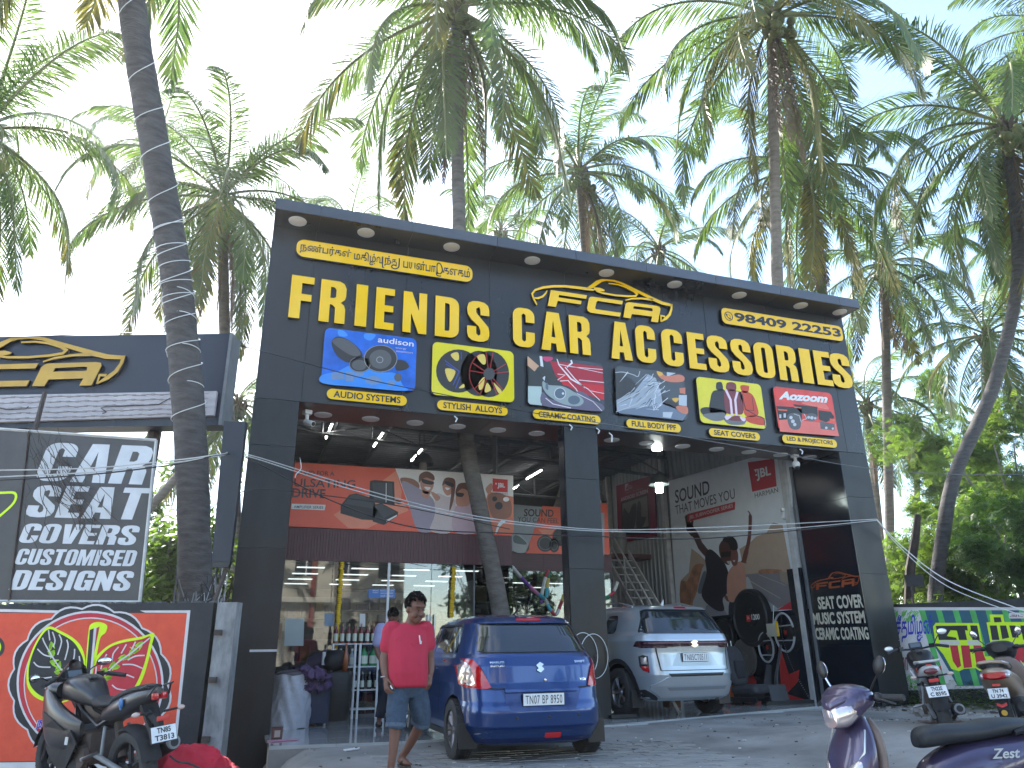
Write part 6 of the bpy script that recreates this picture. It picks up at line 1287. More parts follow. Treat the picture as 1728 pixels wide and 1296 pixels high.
# ================================================================ WIRES
def wire(label, pts, r=.011, m='white', n=10, cat='cable'):
    P = [tuple(p) for p in smooth2(pts, n)]; t = MB(); t.tube(P, r, m, n=6); o = part('overhead_cable', t, smooth=True); tag(o, label, cat, 'cables strung across the shop front'); return o
LW = lambda x, y, o=0.45: PW.w(*PW.px(x, y), 0) if 0 else hit(x, y, PW.w(0, 0, o), PW.n)
Fy = lambda x, y, Y=-.3: PY(x, y, Y)
wire('upper white cable strand sagging from the lightbox across both bays', [LW(-30, 794), LW(150, 790), LW(300, 776), LW(372, 767), Fy(415, 766), Fy(600, 822), Fy(760, 863), Fy(900, 884), Fy(1030, 894), Fy(1200, 890), Fy(1330, 884), Fy(1480, 876)], .0075, 'lightsteel')
wire('lower white cable strand twisted beside the upper one across both bays', [LW(-30, 806), LW(150, 797), LW(300, 780), LW(372, 769), Fy(415, 769), Fy(600, 828), Fy(760, 868), Fy(900, 888), Fy(1030, 897), Fy(1200, 897), Fy(1330, 892), Fy(1480, 878)], .0075, 'lightsteel')
wire('black cable under the white strands at the left', [LW(-30, 812), LW(150, 801), LW(300, 783), LW(372, 768), Fy(415, 772), Fy(560, 845), Fy(700, 890), Fy(860, 900), Fy(1000, 905), Fy(1200, 908), Fy(1478, 880)], .009, 'black')
wire('thin black cable crossing the sign below the picture boards', [LW(0, 570, -.7), LW(280, 560, -.7), Fy(335, 566), Fy(440, 592), Fy(620, 640), Fy(760, 668), Fy(880, 693), Fy(960, 706)], .007, 'black')
wire('thin grey cable along the soffit edge at the right', [Fy(960, 706), Fy(1100, 728), Fy(1300, 762), Fy(1450, 788), PD(1600, 800, 14.5), PD(1760, 800, 14)], .007, 'greysteel')
wire('black cable running low across the left pillar and orange poster', [Fy(330, 870), Fy(420, 827), Fy(520, 833), Fy(680, 855), Fy(860, 893)], .007, 'black')
wire('white cable dropping from the shop corner to the right', [Fy(1480, 877), PD(1520, 920, 14.3), PD(1600, 980, 13.5), PD(1740, 1035, 12.5)], .010)
wire('second white cable dropping to the right above the painted wall', [Fy(1480, 878), PD(1520, 925, 14.3), PD(1600, 990, 13.5), PD(1740, 1044, 12.5)], .008)
wire('thin white drop wire curling down the left pillar edge', [Fy(506, 772), Fy(508, 790), Fy(500, 800), Fy(498, 806)], .006)
# cable ring pair on the central pillar
for i, (x, y, lb) in enumerate([(985, 1105, 'left white wire hoop hanging on the central pillar behind the blue car'), (1002, 1107, 'right white wire hoop overlapping it on the central pillar')]):
    p = PY(x, y, -.03); t = MB(); t.tube([(p.x+.24*math.cos(a), -.035-.01*i, p.z+.33*math.sin(a)) for a in np.linspace(0, 2*math.pi, 40)], .006, 'white', n=5); o = part('wire_hoop', t, smooth=True); tag(o, lb, 'wire', 'wire hoops on the central pillar')
e = thing('socket_plate', 'pair of round knobs on the scuffed foot of the central pillar', 'knobs', (5.5, -.02, 1.1)); 
for x, y in ((989, 1105), (1006, 1108)):
    p = PY(x, y, -.01); t = MB(); t.lathe([(.001, .03), (.03, .02), (.045, 0)], 'rust', n=14, T=Matrix(((1, 0, 0), (0, 0, -1), (0, 1, 0)))); t.v = [(a+p.x, b-.01, c_+p.z) for a, b, c_ in t.v]; part('knob', t, e, True)
# scratches, tape on the pillars
tp = MB(); p = PY(442, 1098, 0); tp.box((p.x+.02, -.008, p.z+.0), (.36, .006, .03), 'dirtywhite'); o = part('masking_tape', tp); tag(o, 'strip of whitish tape across the left pillar', 'tape')
# dark stump and small panel behind the right wall
e = thing('tree_stump', 'dark bare broken tree trunk standing behind the right wall', 'tree trunk', PD(1532, 1100, 17.5)); t = MB(); t.tube([PD(1532, 1100, 17.5), PD(1536, 960, 17.5), PD(1545, 905, 17.5), PD(1549, 868, 17.5)], [.12, .11, .09, .07], 'rust', n=8); part('trunk', t, e, True)
p = PD(1543, 980, 16.5); t = MB(); t.box(tuple(p), (.4, .06, .25), 'blackm', rz=-.3); t.tube([(p.x-.1, p.y+.05, 0), (p.x-.1, p.y+.05, p.z)], .03, 'rust', n=6); o = part('small_signboard', t); tag(o, 'small dark panel on a stick above the right wall', 'panel')
# ================================================================ CARS
def dens(vs, fs, h=.06, it=5):
    bm = bmesh.new(); V = [bm.verts.new(v) for v in vs]
    for f in fs:
        try: bm.faces.new([V[i] for i in f])
        except ValueError: pass
    bmesh.ops.remove_doubles(bm, verts=bm.verts[:], dist=1e-5); bmesh.ops.triangulate(bm, faces=bm.faces[:])
    for _ in range(it):
        E_ = [e for e in bm.edges if e.calc_length() > h]
        if not E_: break
        bmesh.ops.subdivide_edges(bm, edges=E_, cuts=1); bmesh.ops.triangulate(bm, faces=[f for f in bm.faces if len(f.verts) > 3])
    bm.verts.index_update(); o = [v.co.copy() for v in bm.verts], [[v.index for v in f.verts] for f in bm.faces]; bm.free(); return o
class Body:
    def __init__(s, zs, w, yr, yf, n=5.2):
        s.zs, s.w_, s.yr_, s.yf_, s.n = zs, w, yr, yf, n
    def I(s, z, a): return float(np.interp(z, s.zs, a))
    def w(s, z): return s.I(z, s.w_)
    def rear(s, x, z):
        l = (s.I(z, s.yf_)-s.I(z, s.yr_))/2; k = min(.9999, abs(x)/s.w(z)); return s.I(z, s.yr_)+l-l*(1-k**s.n)**(1/s.n)
    def side(s, y, z):
        l = (s.I(z, s.yf_)-s.I(z, s.yr_))/2; m_ = (s.I(z, s.yf_)+s.I(z, s.yr_))/2; k = min(.9999, abs(y-m_)/l); return s.w(z)*(1-k**s.n)**(1/s.n)
    def mesh(s, m, n=120):
        mb = MB(); rings = []; zz = sorted(set(list(np.arange(s.zs[0], s.zs[-1], .022))+list(s.zs)))
        for z in zz:
            rg_ = []; l = (s.I(z, s.yf_)-s.I(z, s.yr_))/2; mm = (s.I(z, s.yf_)+s.I(z, s.yr_))/2; w = s.w(z)
            for i in range(n):
                a = 2*math.pi*i/n; c, q = math.cos(a), math.sin(a)
                rg_.append((w*math.copysign(abs(c)**(2/s.n), c), mm+l*math.copysign(abs(q)**(2/s.n), q), z))
            rings.append(rg_)
        mb.loft(rings, m); return mb
    def rpanel(s, loops, m, off=.004, skirt=.012):
        vs, fs = fill2d(loops); vs, fs = dens(vs, fs); mb = MB()
        P = [(v.x, s.rear(v.x, v.y)-off, v.y) for v in vs]; mb.add(P, fs, m)
        for lp in loops:
            L = []; k = len(lp)
            for i in range(k):
                a, b = lp[i], lp[(i+1) % k]; q = max(1, int(math.hypot(b[0]-a[0], b[1]-a[1])/.06))
                L += [(a[0]+(b[0]-a[0])*j/q, a[1]+(b[1]-a[1])*j/q) for j in range(q)]
            k = len(L); mb.add([(p[0], s.rear(p[0], p[1])-off, p[1]) for p in L]+[(p[0], s.rear(p[0], p[1])+skirt, p[1]) for p in L], [(i, (i+1) % k, k+(i+1) % k, k+i) for i in range(k)], m)
        return mb
    def spanel(s, loops, m, off=.004, sg=-1):
        vs, fs = fill2d(loops); vs, fs = dens(vs, fs, .1); mb = MB()
        mb.add([(sg*(s.side(v.x, v.y)+off), v.x, v.y) for v in vs], fs, m)
        for lp in loops:
            k = len(lp); mb.add([(sg*(s.side(*p)+off), p[0], p[1]) for p in lp]+[(sg*(s.side(*p)-.012), p[0], p[1]) for p in lp], [(i, (i+1) % k, k+(i+1) % k, k+i) for i in range(k)], m)
        return mb
def cut_arches(o, spots, r, xw, inner):
    """cut wheel arches with cylinders (exact boolean, baked)"""
    t = MB()
    for (y, z) in spots:
        for sg in (-1, 1):
            t.lathe([(.001, sg*.52), (r, sg*.52), (r, sg*(xw+.2)), (.001, sg*(xw+.2))], inner, ax='x', c=(0, y, z), n=36)
    me = t.data('cut'); fixn(me); c = bpy.data.objects.new('cut', me); COL.objects.link(c)
    par = o.parent; o.parent = None; md = o.modifiers.new('b', 'BOOLEAN'); md.object = c; md.operation = 'DIFFERENCE'; md.solver = 'EXACT'; md.material_mode = 'TRANSFER'
    dg = bpy.context.evaluated_depsgraph_get(); me2 = bpy.data.meshes.new_from_object(o.evaluated_get(dg)); o.modifiers.clear(); o.data = me2; bpy.data.objects.remove(c); o.parent = par
    me2.polygons.foreach_set('use_smooth', [True]*len(me2.polygons)); me2.set_sharp_from_angle(angle=R(32))
def wheel(parent, x, y, r, w_, spokes, rimc, sg, style=0):
    h = bpy.data.objects.new('wheel', None); COL.objects.link(h); h.parent = parent; h.location = (x, y, r); h.empty_display_size = .1
    rr = r*.64
    t = MB(); t.lathe([(rr, -w_/2), (r*.88, -w_/2-.004), (r*.97, -w_/2+.012), (r, -w_/2+.035), (r, w_/2-.035), (r*.97, w_/2-.012), (r*.88, w_/2+.004), (rr, w_/2), (rr-.01, w_/2-.03), (rr-.01, -w_/2+.03), (rr, -w_/2)], 'rubber', ax='x', n=56)
    for k in range(5):
        q = -w_/2+w_*(k+1)/6; t.lathe([(r+.001, q-.004), (r+.0035, q-.003), (r+.0035, q+.003), (r+.001, q+.004)], 'black', ax='x', n=56)
    for k in range(56):
        a = 2*math.pi*k/56
        for s2 in (-1, 1): t.box((s2*(w_/2-.028), r*math.cos(a), r*math.sin(a)), (.042, .010, .012), 'rubber', rx=a)
    part('tyre', t, h, smooth=True, auto=35)
    t = MB(); o_ = sg*(w_/2-.02); t.lathe([(rr, o_), (rr-.012, o_-sg*.005), (rr-.03, o_-sg*.06), (rr-.03, -o_)], rimc, ax='x', n=48); t.lathe([(.001, o_-sg*.075), (rr-.03, o_-sg*.075)], 'blackm', ax='x', n=32)
    t.lathe([(.001, o_-sg*.01), (.045, o_-sg*.012), (.06, o_-sg*.03)], rimc, ax='x', n=20)
    for k in range(spokes):
        a = 2*math.pi*k/spokes
        for da in ((-.11, .11) if style else (0,)):
            c1 = Vector((o_-sg*.02, .05*math.cos(a), .05*math.sin(a))); c2 = Vector((o_-sg*.012, (rr-.01)*math.cos(a+da), (rr-.01)*math.sin(a+da)))
            t.tube([c1, c2], [.022, .026] if not style else [.012, .015], rimc, n=4)
    part('rim', t, h, smooth=True, auto=35); return h
def plate(parent, s, c, w_, h_, yw, frame=True, two=None, tilt=0.0):
    e = bpy.data.objects.new('number_plate', None)
    t = MB(); t.box((0, 0, 0), (w_+.012, .014, h_+.012), 'black', bev=.004); t.box((0, -.008, 0), (w_, .006, h_), 'plate')
    P = Plane((0, -.0115, 0), (1, 0, 0)); bb_ = MB()
    if not two: fit_text(t, P, s, (-w_*.45, -h_*.36), (w_*.45, -h_*.36), (-w_*.45, h_*.36), .0012, 'black', heavy=.0, space=1.12, px=False)
    else:
        fit_text(t, P, two[0], (-w_*.28, h_*.06), (w_*.28, h_*.06), (-w_*.28, h_*.42), .0012, 'black', heavy=.03, px=False); fit_text(t, P, two[1], (-w_*.38, -h_*.42), (w_*.4, -h_*.42), (-w_*.38, -h_*.06), .0012, 'black', heavy=.03, px=False)
    bpy.data.objects.remove(e); o = part('number_plate', t, parent, fix=False); o.location = c; o.rotation_euler = (tilt, 0, yw); return o
M['cglass'] = glass('car_glass', (.12, .15, .17), dark=.25)
def paint(name, c, flake=.35):
    m = mat(name, c, .30, metal=.55, spec=.5, coat=1.0); return m
# ---- blue hatchback
bc = paint('metallic_blue', (.004, .040, .17)); M['blue'] = bc
M['lampred'] = mat('lamp_red', (.50, .008, .012), .12, coat=.8, spec=.6); M['lampclear'] = mat('lamp_clear', (.55, .50, .50), .12, metal=.6, coat=.8); M['lampdark'] = mat('lamp_dark_red', (.035, .008, .014), .12, coat=.8)
car = thing('blue_hatchback', 'dark blue hatchback parked nose in at the left bay, tailgate towards the road', 'car')
zs = [.17, .20, .30, .36, .50, .56, .60, .72, .78, .95, 1.03, 1.07, 1.25, 1.41, 1.46, 1.50, 1.52]
B = Body(zs, [.70, .76, .815, .84, .845, .842, .835, .838, .845, .83, .80, .775, .70, .635, .59, .48, .30],
         [.16, .10, .05, .01, .00, .015, .03, .06, .085, .11, .15, .19, .33, .47, .56, .80, 1.1],
         [3.7, 3.75, 3.8, 3.8, 3.78, 3.75, 3.72, 3.6, 3.5, 3.2, 2.95, 2.85, 2.6, 2.38, 2.25, 2.05, 1.8])
ob = part('body', B.mesh('blue'), car, smooth=True); cut_arches(ob, [(.68, .31), (3.1, .31)], .345, .85, 'blackm')
def cp(name, mb, **k): return part(name, mb, car, smooth=True, auto=40, **k)
cp('rear_window', B.rpanel([rrect(-.63, 1.075, .63, 1.405, .05)], 'black', .002)); 
wp_ = [(-.60, 1.09), (.60, 1.09), (.645, 1.10), (.56, 1.37), (.50, 1.395), (-.50, 1.395), (-.56, 1.37), (-.645, 1.10)]
M['tint'] = mat('dark_window', (.012, .018, .025), .04, spec=.7, coat=.6)
cp('rear_window_glass', B.rpanel([wp_], 'tint', .007))
cp('boot_edge', B.rpanel([[(-.70, .735), (-.50, .715), (.50, .715), (.70, .735), (.69, .748), (.50, .73), (-.50, .73), (-.69, .748)]], 'blackm', .004))
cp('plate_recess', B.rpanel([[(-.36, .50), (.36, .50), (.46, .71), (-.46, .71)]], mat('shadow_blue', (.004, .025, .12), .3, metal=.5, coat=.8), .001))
cp('boot_handle', B.rpanel([rrect(-.42, .69, .42, .735, .01)], 'blue', .03))
cp('bumper', B.rpanel([[(-.74, .30), (-.60, .245), (.60, .245), (.74, .30), (.78, .36), (.6, .335), (-.6, .335), (-.78, .36)]], 'blue', .018))
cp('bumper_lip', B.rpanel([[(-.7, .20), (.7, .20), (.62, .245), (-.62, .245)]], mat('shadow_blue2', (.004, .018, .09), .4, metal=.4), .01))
for sg in (-1, 1):
    L = [(.815, 1.01), (.775, 1.03), (.70, 1.02), (.64, .92), (.555, .74), (.60, .725), (.76, .735), (.805, .77)]
    cp('tail_lamp', B.rpanel([[(sg*a, b) for a, b in L]], 'lampred', .022))
    cp('lamp_lens', B.rpanel([[(sg*a, b) for a, b in [(.812, 1.0), (.775, 1.015), (.735, .96), (.70, .78), (.73, .755), (.79, .77), (.80, .80)]]], 'lampclear', .026))
    for q in range(3): cp('lamp_bulb', B.rpanel([circ(sg*(.765), .80+q*.075, .018, 12)], mat('bulb_%d_%d' % (sg, q), (.6, .45, .40), .2, metal=.6), .029))
cp('stop_lamp', B.rpanel([rrect(-.14, 1.425, .16, 1.45, .012)], 'lampred', .02))
cp('spoiler', B.rpanel([[(-.56, 1.40), (.56, 1.40), (.54, 1.47), (-.54, 1.47)]], 'blue', .035))
o = cp('stop_lamp', B.rpanel([rrect(-.14, 1.425, .16, 1.452, .012)], 'lampred', .044)); 
cp('reflector', B.rpanel([rrect(.02, .235, .20, .29, .012)], 'lampred', .024))
plate(car, 'TN07 BP 8950', (.0, B.rear(0, .6)-.022, .615), .46, .115, 0)
t = MB(); P = Plane((0, B.rear(0, .9)-.012, .93), (1, 0, 0), (0, .22, 1))
flat(t, P, [[(-.045, .02), (.0, .055), (.045, .03), (.02, .01), (.045, -.02), (0, -.055), (-.045, -.03), (-.02, -.01)]], .003, 'chrome', .004)
part('badge', t, car, fix=False)
def ctext(parent, bd_, s, x0, x1, z, h, m='chrome'):
    t = MB(); vs, fs = textgeo(s, .03); a0 = min(v.x for v in vs); a1 = max(v.x for v in vs); b0_ = min(v.y for v in vs); b1_ = max(v.y for v in vs)
    P = []
    for v in vs: x = x0+(v.x-a0)/(a1-a0)*(x1-x0); zz_ = z+(v.y-b0_)/(b1_-b0_)*h; P.append((x, bd_.rear(x, zz_)-.008, zz_))
    t.add(P, fs, m); part('badge_lettering', t, parent, fix=False)
ctext(car, B, 'MARUTI', -.55, -.40, .975, .022); ctext(car, B, 'SUZUKI', -.55, -.40, .94, .022); ctext(car, B, 'SWIFT', .42, .56, .97, .026); ctext(car, B, 'VDi', .46, .54, .79, .024)
t = MB(); t.lathe([(.001, -.012), (.016, -.01), (.018, 0)], 'chrome', c=(.05, B.rear(0, .80), .80), ax='y', n=14); part('boot_lock', t, car)
for x, z_ in ((-.30, .44), (.06, .44), (.40, .45)): t = MB(); t.lathe([(.001, -.006), (.014, -.005), (.016, 0)], 'black', c=(x, B.rear(x, z_)-.002, z_), ax='y', n=12); part('parking_sensor', t, car)
for sg in (-1,):
    cp('side_window', B.spanel([[(.72, 1.09), (.90, 1.38), (1.24, 1.41), (1.24, 1.09)]], 'tint', .004)); cp('side_window', B.spanel([[(1.30, 1.09), (1.30, 1.41), (1.78, 1.41), (1.78, 1.085)]], 'tint', .004)); cp('side_window', B.spanel([[(1.86, 1.085), (1.86, 1.41), (2.15, 1.38), (2.62, 1.07)]], 'tint', .004))
    cp('rain_visor', B.spanel([[(.88, 1.36), (.92, 1.41), (2.1, 1.43), (2.2, 1.38), (2.05, 1.40), (1.0, 1.385)]], 'black', .02))
    for y in (1.26, 1.82): cp('door_seam', B.spanel([[(y, .35), (y+.012, .35), (y+.012, 1.07), (y, 1.07)]], 'blackm', .0015))
    for y in (1.36, 2.0): cp('door_handle', B.spanel([rrect(y, .90, y+.17, .925, .01)], 'blue', .03))
    cp('sill', B.spanel([[(1.1, .20), (2.7, .20), (2.7, .27), (1.1, .27)]], 'black', .01))
t = MB(); t.box((-.89, 2.45, 1.08), (.18, .10, .13), 'blue', bev=.03); t.tube([(-.8, 2.45, 1.05), (-.75, 2.45, 1.03)], .02, 'black'); part('mirror', t, car, smooth=True)
t = MB(); t.tube([(.0, 1.0, 1.50), (0.03, .82, 1.60)], [.012, .005], 'black', n=6); part('aerial', t, car)
for sg in (-1, 1):
    wheel(car, sg*.755, .68, .305, .185, 10, 'blackm' if 0 else mat('gunmetal_rim%d' % sg, (.22, .20, .20), .3, metal=.7), sg, 1); wheel(car, sg*.755, 3.1, .305, .185, 10, 'steel', sg, 1)
    t = MB(); t.box((sg*.74, .34, .26), (.20, .02, .24), 'black'); part('mudflap', t, car)
t = MB(); t.box((0, 1.9, .25), (1.2, 3.0, .12), 'blackm'); t.tube([(.45, .1, .24), (.45, .5, .24)], .025, 'rust'); t.tube([(-.6, .68, .3), (.6, .68, .3)], .04, 'blackm'); part('underbody', t, car)
# sun-catching trinket inside, on the shelf
t = MB(); t.ell((.12, .30, 1.12), (.05, .02, .05), 'white'); 
A_, B_ = PZ(772, 1288, .0), PZ(985, 1268, .0); ax_ = (A_+B_)/2; dv = (B_-A_); ang = R(-1.0)
fwd = Vector((-math.sin(ang), math.cos(ang), 0)); car.location = ax_-fwd*.68; car.rotation_euler = (0, 0, ang); car.location.z = .012
# ---- silver blue SUV
M['silver'] = paint('silver_blue_paint', (.42, .47, .51)); M['silver2'] = paint('bright_silver_trim', (.45, .47, .49))
suv = thing('silver_suv', 'pale silver blue SUV parked nose in inside the right bay', 'car')
zs = [.24, .28, .45, .60, .72, .90, 1.00, 1.08, 1.16, 1.22, 1.40, 1.53, 1.58, 1.62, 1.64]
V = Body(zs, [.78, .83, .875, .89, .895, .89, .885, .88, .86, .82, .76, .70, .66, .54, .34],
         [.14, .08, .02, .00, .02, .04, .035, .03, .06, .09, .22, .34, .42, .66, 1.0],
         [4.2, 4.25, 4.3, 4.3, 4.28, 4.2, 4.0, 3.5, 3.3, 3.2, 2.9, 2.7, 2.55, 2.3, 2.0], 6)
ob = part('body', V.mesh('silver'), suv, smooth=True); cut_arches(ob, [(.84, .36), (3.42, .36)], .40, .90, 'blackm')
def vp(name, mb, **k): return part(name, mb, suv, smooth=True, auto=40, **k)
vp('rear_window', V.rpanel([[(-.72, 1.18), (.72, 1.18), (.78, 1.20), (.64, 1.52), (.58, 1.545), (-.58, 1.545), (-.64, 1.52), (-.78, 1.20)]], 'tint', .006))
vp('roof_spoiler', V.rpanel([[(-.62, 1.54), (.62, 1.54), (.60, 1.59), (-.60, 1.59)]], 'silver2', .05)); vp('stop_lamp', V.rpanel([rrect(-.08, 1.555, .14, 1.58, .008)], 'lampred', .055))
vp('light_bar', V.rpanel([[(-.84, 1.00), (-.80, .975), (-.50, .975), (-.45, .99), (.45, .99), (.5, .975), (.80, .975), (.84, 1.00), (.83, 1.075), (.5, 1.07), (-.5, 1.07), (-.83, 1.075)]], 'lampdark', .016))
vp('light_bar_strip', V.rpanel([rrect(-.78, 1.035, .78, 1.055, .006)], gmat((.20, .12, .14), .15), .019))
vp('chrome_strip', V.rpanel([rrect(-.46, .985, .46, .997, .004)], 'chrome', .02))
t = MB(); P = Plane((0, V.rear(0, 1.03)-.03, 1.03), (1, 0, 0)); flat(t, P, [[(-.07, .02), (.0, .055), (.07, .03), (.03, .01), (.07, -.02), (0, -.055), (-.07, -.03), (-.03, -.01)]], .003, 'chrome', .006); part('badge', t, suv, fix=False)
vp('boot_seam', V.rpanel([[(-.66, .98), (-.64, .98), (-.60, .66), (-.62, .66)]], 'blackm', .002)); vp('boot_seam', V.rpanel([[(.66, .98), (.64, .98), (.60, .66), (.62, .66)]], 'blackm', .002)); vp('boot_seam', V.rpanel([[(-.6, .665), (.6, .665), (.6, .655), (-.6, .655)]], 'blackm', .002))
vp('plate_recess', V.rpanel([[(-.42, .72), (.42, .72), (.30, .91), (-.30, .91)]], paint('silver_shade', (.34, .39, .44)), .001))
plate(suv, 'TN05CT0511', (0, V.rear(0, .83)-.02, .84), .46, .115, 0)
ctext(suv, V, 'GRAND VITARA', -.32, .34, .935, .022, 'steel'); ctext(suv, V, 'HYBRID', .52, .62, .935, .018, 'steel')
vp('skid_plate', V.rpanel([[(-.62, .30), (.62, .30), (.74, .40), (.74, .46), (.52, .57), (-.52, .57), (-.74, .46), (-.74, .40)]], 'silver2', .03))
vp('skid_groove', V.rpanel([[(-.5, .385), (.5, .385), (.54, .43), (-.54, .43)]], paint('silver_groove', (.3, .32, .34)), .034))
vp('bumper_grille', V.rpanel([[(-.46, .575), (.46, .575), (.5, .62), (-.5, .62)]], 'black', .02))
for sg in (-1, 1):
    vp('lamp_housing', V.rpanel([[(sg*a, b) for a, b in [(.72, .60), (.80, .58), (.86, .64), (.86, .92), (.80, .94), (.72, .90)]]], 'silver2', .012))
    vp('tail_lamp', V.rpanel([[(sg*a, b) for a, b in [(.755, .63), (.80, .66), (.82, .72), (.82, .86), (.79, .88), (.75, .86)]]], 'black', .02))
    vp('lamp_red', V.rpanel([[(sg*a, b) for a, b in [(.758, .64), (.80, .67), (.815, .72), (.76, .73)]]], 'lampred', .024)); vp('lamp_clear', V.rpanel([[(sg*a, b) for a, b in [(.765, .75), (.81, .75), (.81, .85), (.765, .85)]]], 'lampclear', .024))
    vp('corner_cladding', V.rpanel([[(sg*a, b) for a, b in [(.62, .25), (.86, .29), (.87, .40), (.77, .40), (.66, .31)]]], 'black', .014))
    wheel(suv, sg*.80, .84, .345, .215, 5, 'steel', sg, 1); wheel(suv, sg*.80, 3.42, .345, .215, 5, 'steel', sg, 1)
    t = MB(); t.box((sg*.80, .44, .27), (.22, .02, .24), 'black'); part('mudflap', t, suv)
    t = MB(); t.tube([(sg*.60, .75, 1.60), (sg*.62, 1.1, 1.67), (sg*.62, 2.4, 1.68), (sg*.58, 2.7, 1.62)], .016, 'silver2', n=6); part('roof_rail', t, suv)
vp('side_window', V.spanel([rrect(.95, 1.2, 1.30, 1.47, .08)], 'tint', .005)); vp('side_window', V.spanel([[(1.42, 1.19), (1.42, 1.50), (2.1, 1.52), (2.1, 1.19)]], 'tint', .005)); vp('side_window', V.spanel([[(2.18, 1.19), (2.18, 1.52), (2.5, 1.5), (3.0, 1.19)]], 'tint', .005))
vp('arch_cladding', V.spanel([[(.84+.47*math.cos(a), .36+.47*math.sin(a)) for a in np.linspace(-.1, math.pi+.25, 16)]+[(.84+.405*math.cos(a), .36+.405*math.sin(a)) for a in np.linspace(math.pi+.25, -.1, 16)]], 'black', .012))
t = MB(); t.box((0, 2.2, .30), (1.3, 3.4, .12), 'blackm'); t.tube([(.42, .12, .26), (.42, .6, .28)], .035, 'rust'); t.tube([(-.6, .84, .33), (.6, .84, .33)], .05, 'rust'); part('underbody', t, suv)
t = MB(); t.tube([(0, .8, 1.62), (0, .74, 1.71)], [.03, .006], 'white', n=8); part('aerial', t, suv)
A_, B_ = PZ(1068, 1209, .10), PZ(1205, 1202, .10); ax_ = (A_+B_)/2; ang = R(3.5)
fwd = Vector((-math.sin(ang), math.cos(ang), 0)); suv.location = ax_-fwd*.84+Vector((-.09, 0, 0)); suv.rotation_euler = (0, 0, ang); suv.location.z = .10; suv.scale = (1.03, 1.03, 1.05)
# ================================================================ PEOPLE
def fuse(mb, voxel, smooth=2, factor=.5):
    me = mb.data('tmp'); o = bpy.data.objects.new('tmp', me); COL.objects.link(o)
    md = o.modifiers.new('r', 'REMESH'); md.mode = 'VOXEL'; md.voxel_size = voxel; md.use_smooth_shade = True
    if smooth: ms = o.modifiers.new('s', 'SMOOTH'); ms.iterations = smooth; ms.factor = factor
    dg = bpy.context.evaluated_depsgraph_get(); me2 = bpy.data.meshes.new_from_object(o.evaluated_get(dg)); bpy.data.objects.remove(o)
    me2.polygons.foreach_set('use_smooth', [True]*len(me2.polygons)); me2.polygons.foreach_set('material_index', [0]*len(me2.polygons))
    return me2
def setmat(me, m): me.materials.clear(); me.materials.append(M[m] if isinstance(m, str) else m); return me
def ering(c, rx, ry, n=16, e=2.0, yaw=0.0):
    out = []
    for i in range(n):
        a = 2*math.pi*i/n; x = rx*math.copysign(abs(math.cos(a))**(2/e), math.cos(a)); y = ry*math.copysign(abs(math.sin(a))**(2/e), math.sin(a))
        out.append((c[0]+x*math.cos(yaw)-y*math.sin(yaw), c[1]+x*math.sin(yaw)+y*math.cos(yaw), c[2]))
    return out
def limb(mb, pts, rs, m='black', n=14):
    P = smooth2(pts, 4); k = len(pts)-1; r = [float(np.interp(i/(len(P)-1)*k, range(k+1), rs)) for i in range(len(P))]
    mb.tube(P, r, m, n=n); mb.ell(tuple(P[0]), (r[0],)*3, m, 12, 8); mb.ell(tuple(P[-1]), (r[-1],)*3, m, 12, 8)
def hand(mb, wrist, d, side, out, curl=.6, s=1.0):
    """palm and five bent fingers; d along the hand, side = thumb direction, out = palm-side normal (fingers curl towards it)"""
    w = Vector(wrist); d = Vector(d).normalized(); side = (Vector(side)-d*Vector(side).dot(d)).normalized(); out = (Vector(out)-d*Vector(out).dot(d)).normalized()
    limb(mb, [w, w+d*.045*s, w+d*.085*s], [.024*s, .028*s, .027*s])
    for q in (-.6, .6): limb(mb, [w+d*.02*s+side*q*.02*s, w+d*.09*s+side*q*.034*s], [.016*s, .015*s])
    for k, (o_, L) in enumerate(((.032, .066), (.011, .075), (-.011, .070), (-.031, .054))):
        p = w+d*.088*s+side*o_*s; v = d.copy(); P = [p]; 
        for j, f in enumerate((.45, .32, .25)):
            v = (v+out*curl*(.7+.35*j)+side*(.03 if k < 2 else -.03)).normalized(); p = p+v*L*f*s; P.append(p)
        limb(mb, P, [.0098*s, .0092*s, .0085*s, .0074*s], n=8)
    p = w+d*.02*s+side*.026*s; P = [p, p+(side*.8+d*.6)*.03*s, p+(side*.7+d*1.4+out*.5)*.04*s, p+(side*.4+d*2+out*1.0)*.042*s]; limb(mb, P, [.015*s, .013*s, .011*s, .009*s], n=8)
def head_feats(mb, c, yaw, pitch, s=1.0):
    T = Euler((pitch, 0, yaw)).to_matrix()
    L = lambda x, y, z: Vector(c)+T@Vector((x*s, y*s, z*s))
    E_ = lambda x, y, z, rx, ry, rz: mb.ell(tuple(L(x, y, z)), (rx*s, ry*s, rz*s), 'black', 14, 10, (pitch, 0, yaw))
    E_(0, .012, .02, .078, .094, .098); E_(0, -.012, -.045, .066, .072, .070); E_(0, -.045, -.085, .040, .040, .028); E_(0, -.07, .045, .055, .022, .022)
    E_(0, -.097, -.008, .011, .020, .026); E_(0, -.106, -.026, .0135, .013, .011); E_(-.013, -.094, -.030, .009, .01, .008); E_(.013, -.094, -.030, .009, .01, .008)
    for q in (-1, 1): E_(q*.080, .012, -.005, .010, .019, .031); E_(q*.045, -.062, -.035, .024, .024, .026)
    E_(0, -.088, -.056, .024, .011, .008); E_(0, -.085, -.068, .021, .011, .009)
    return L, T
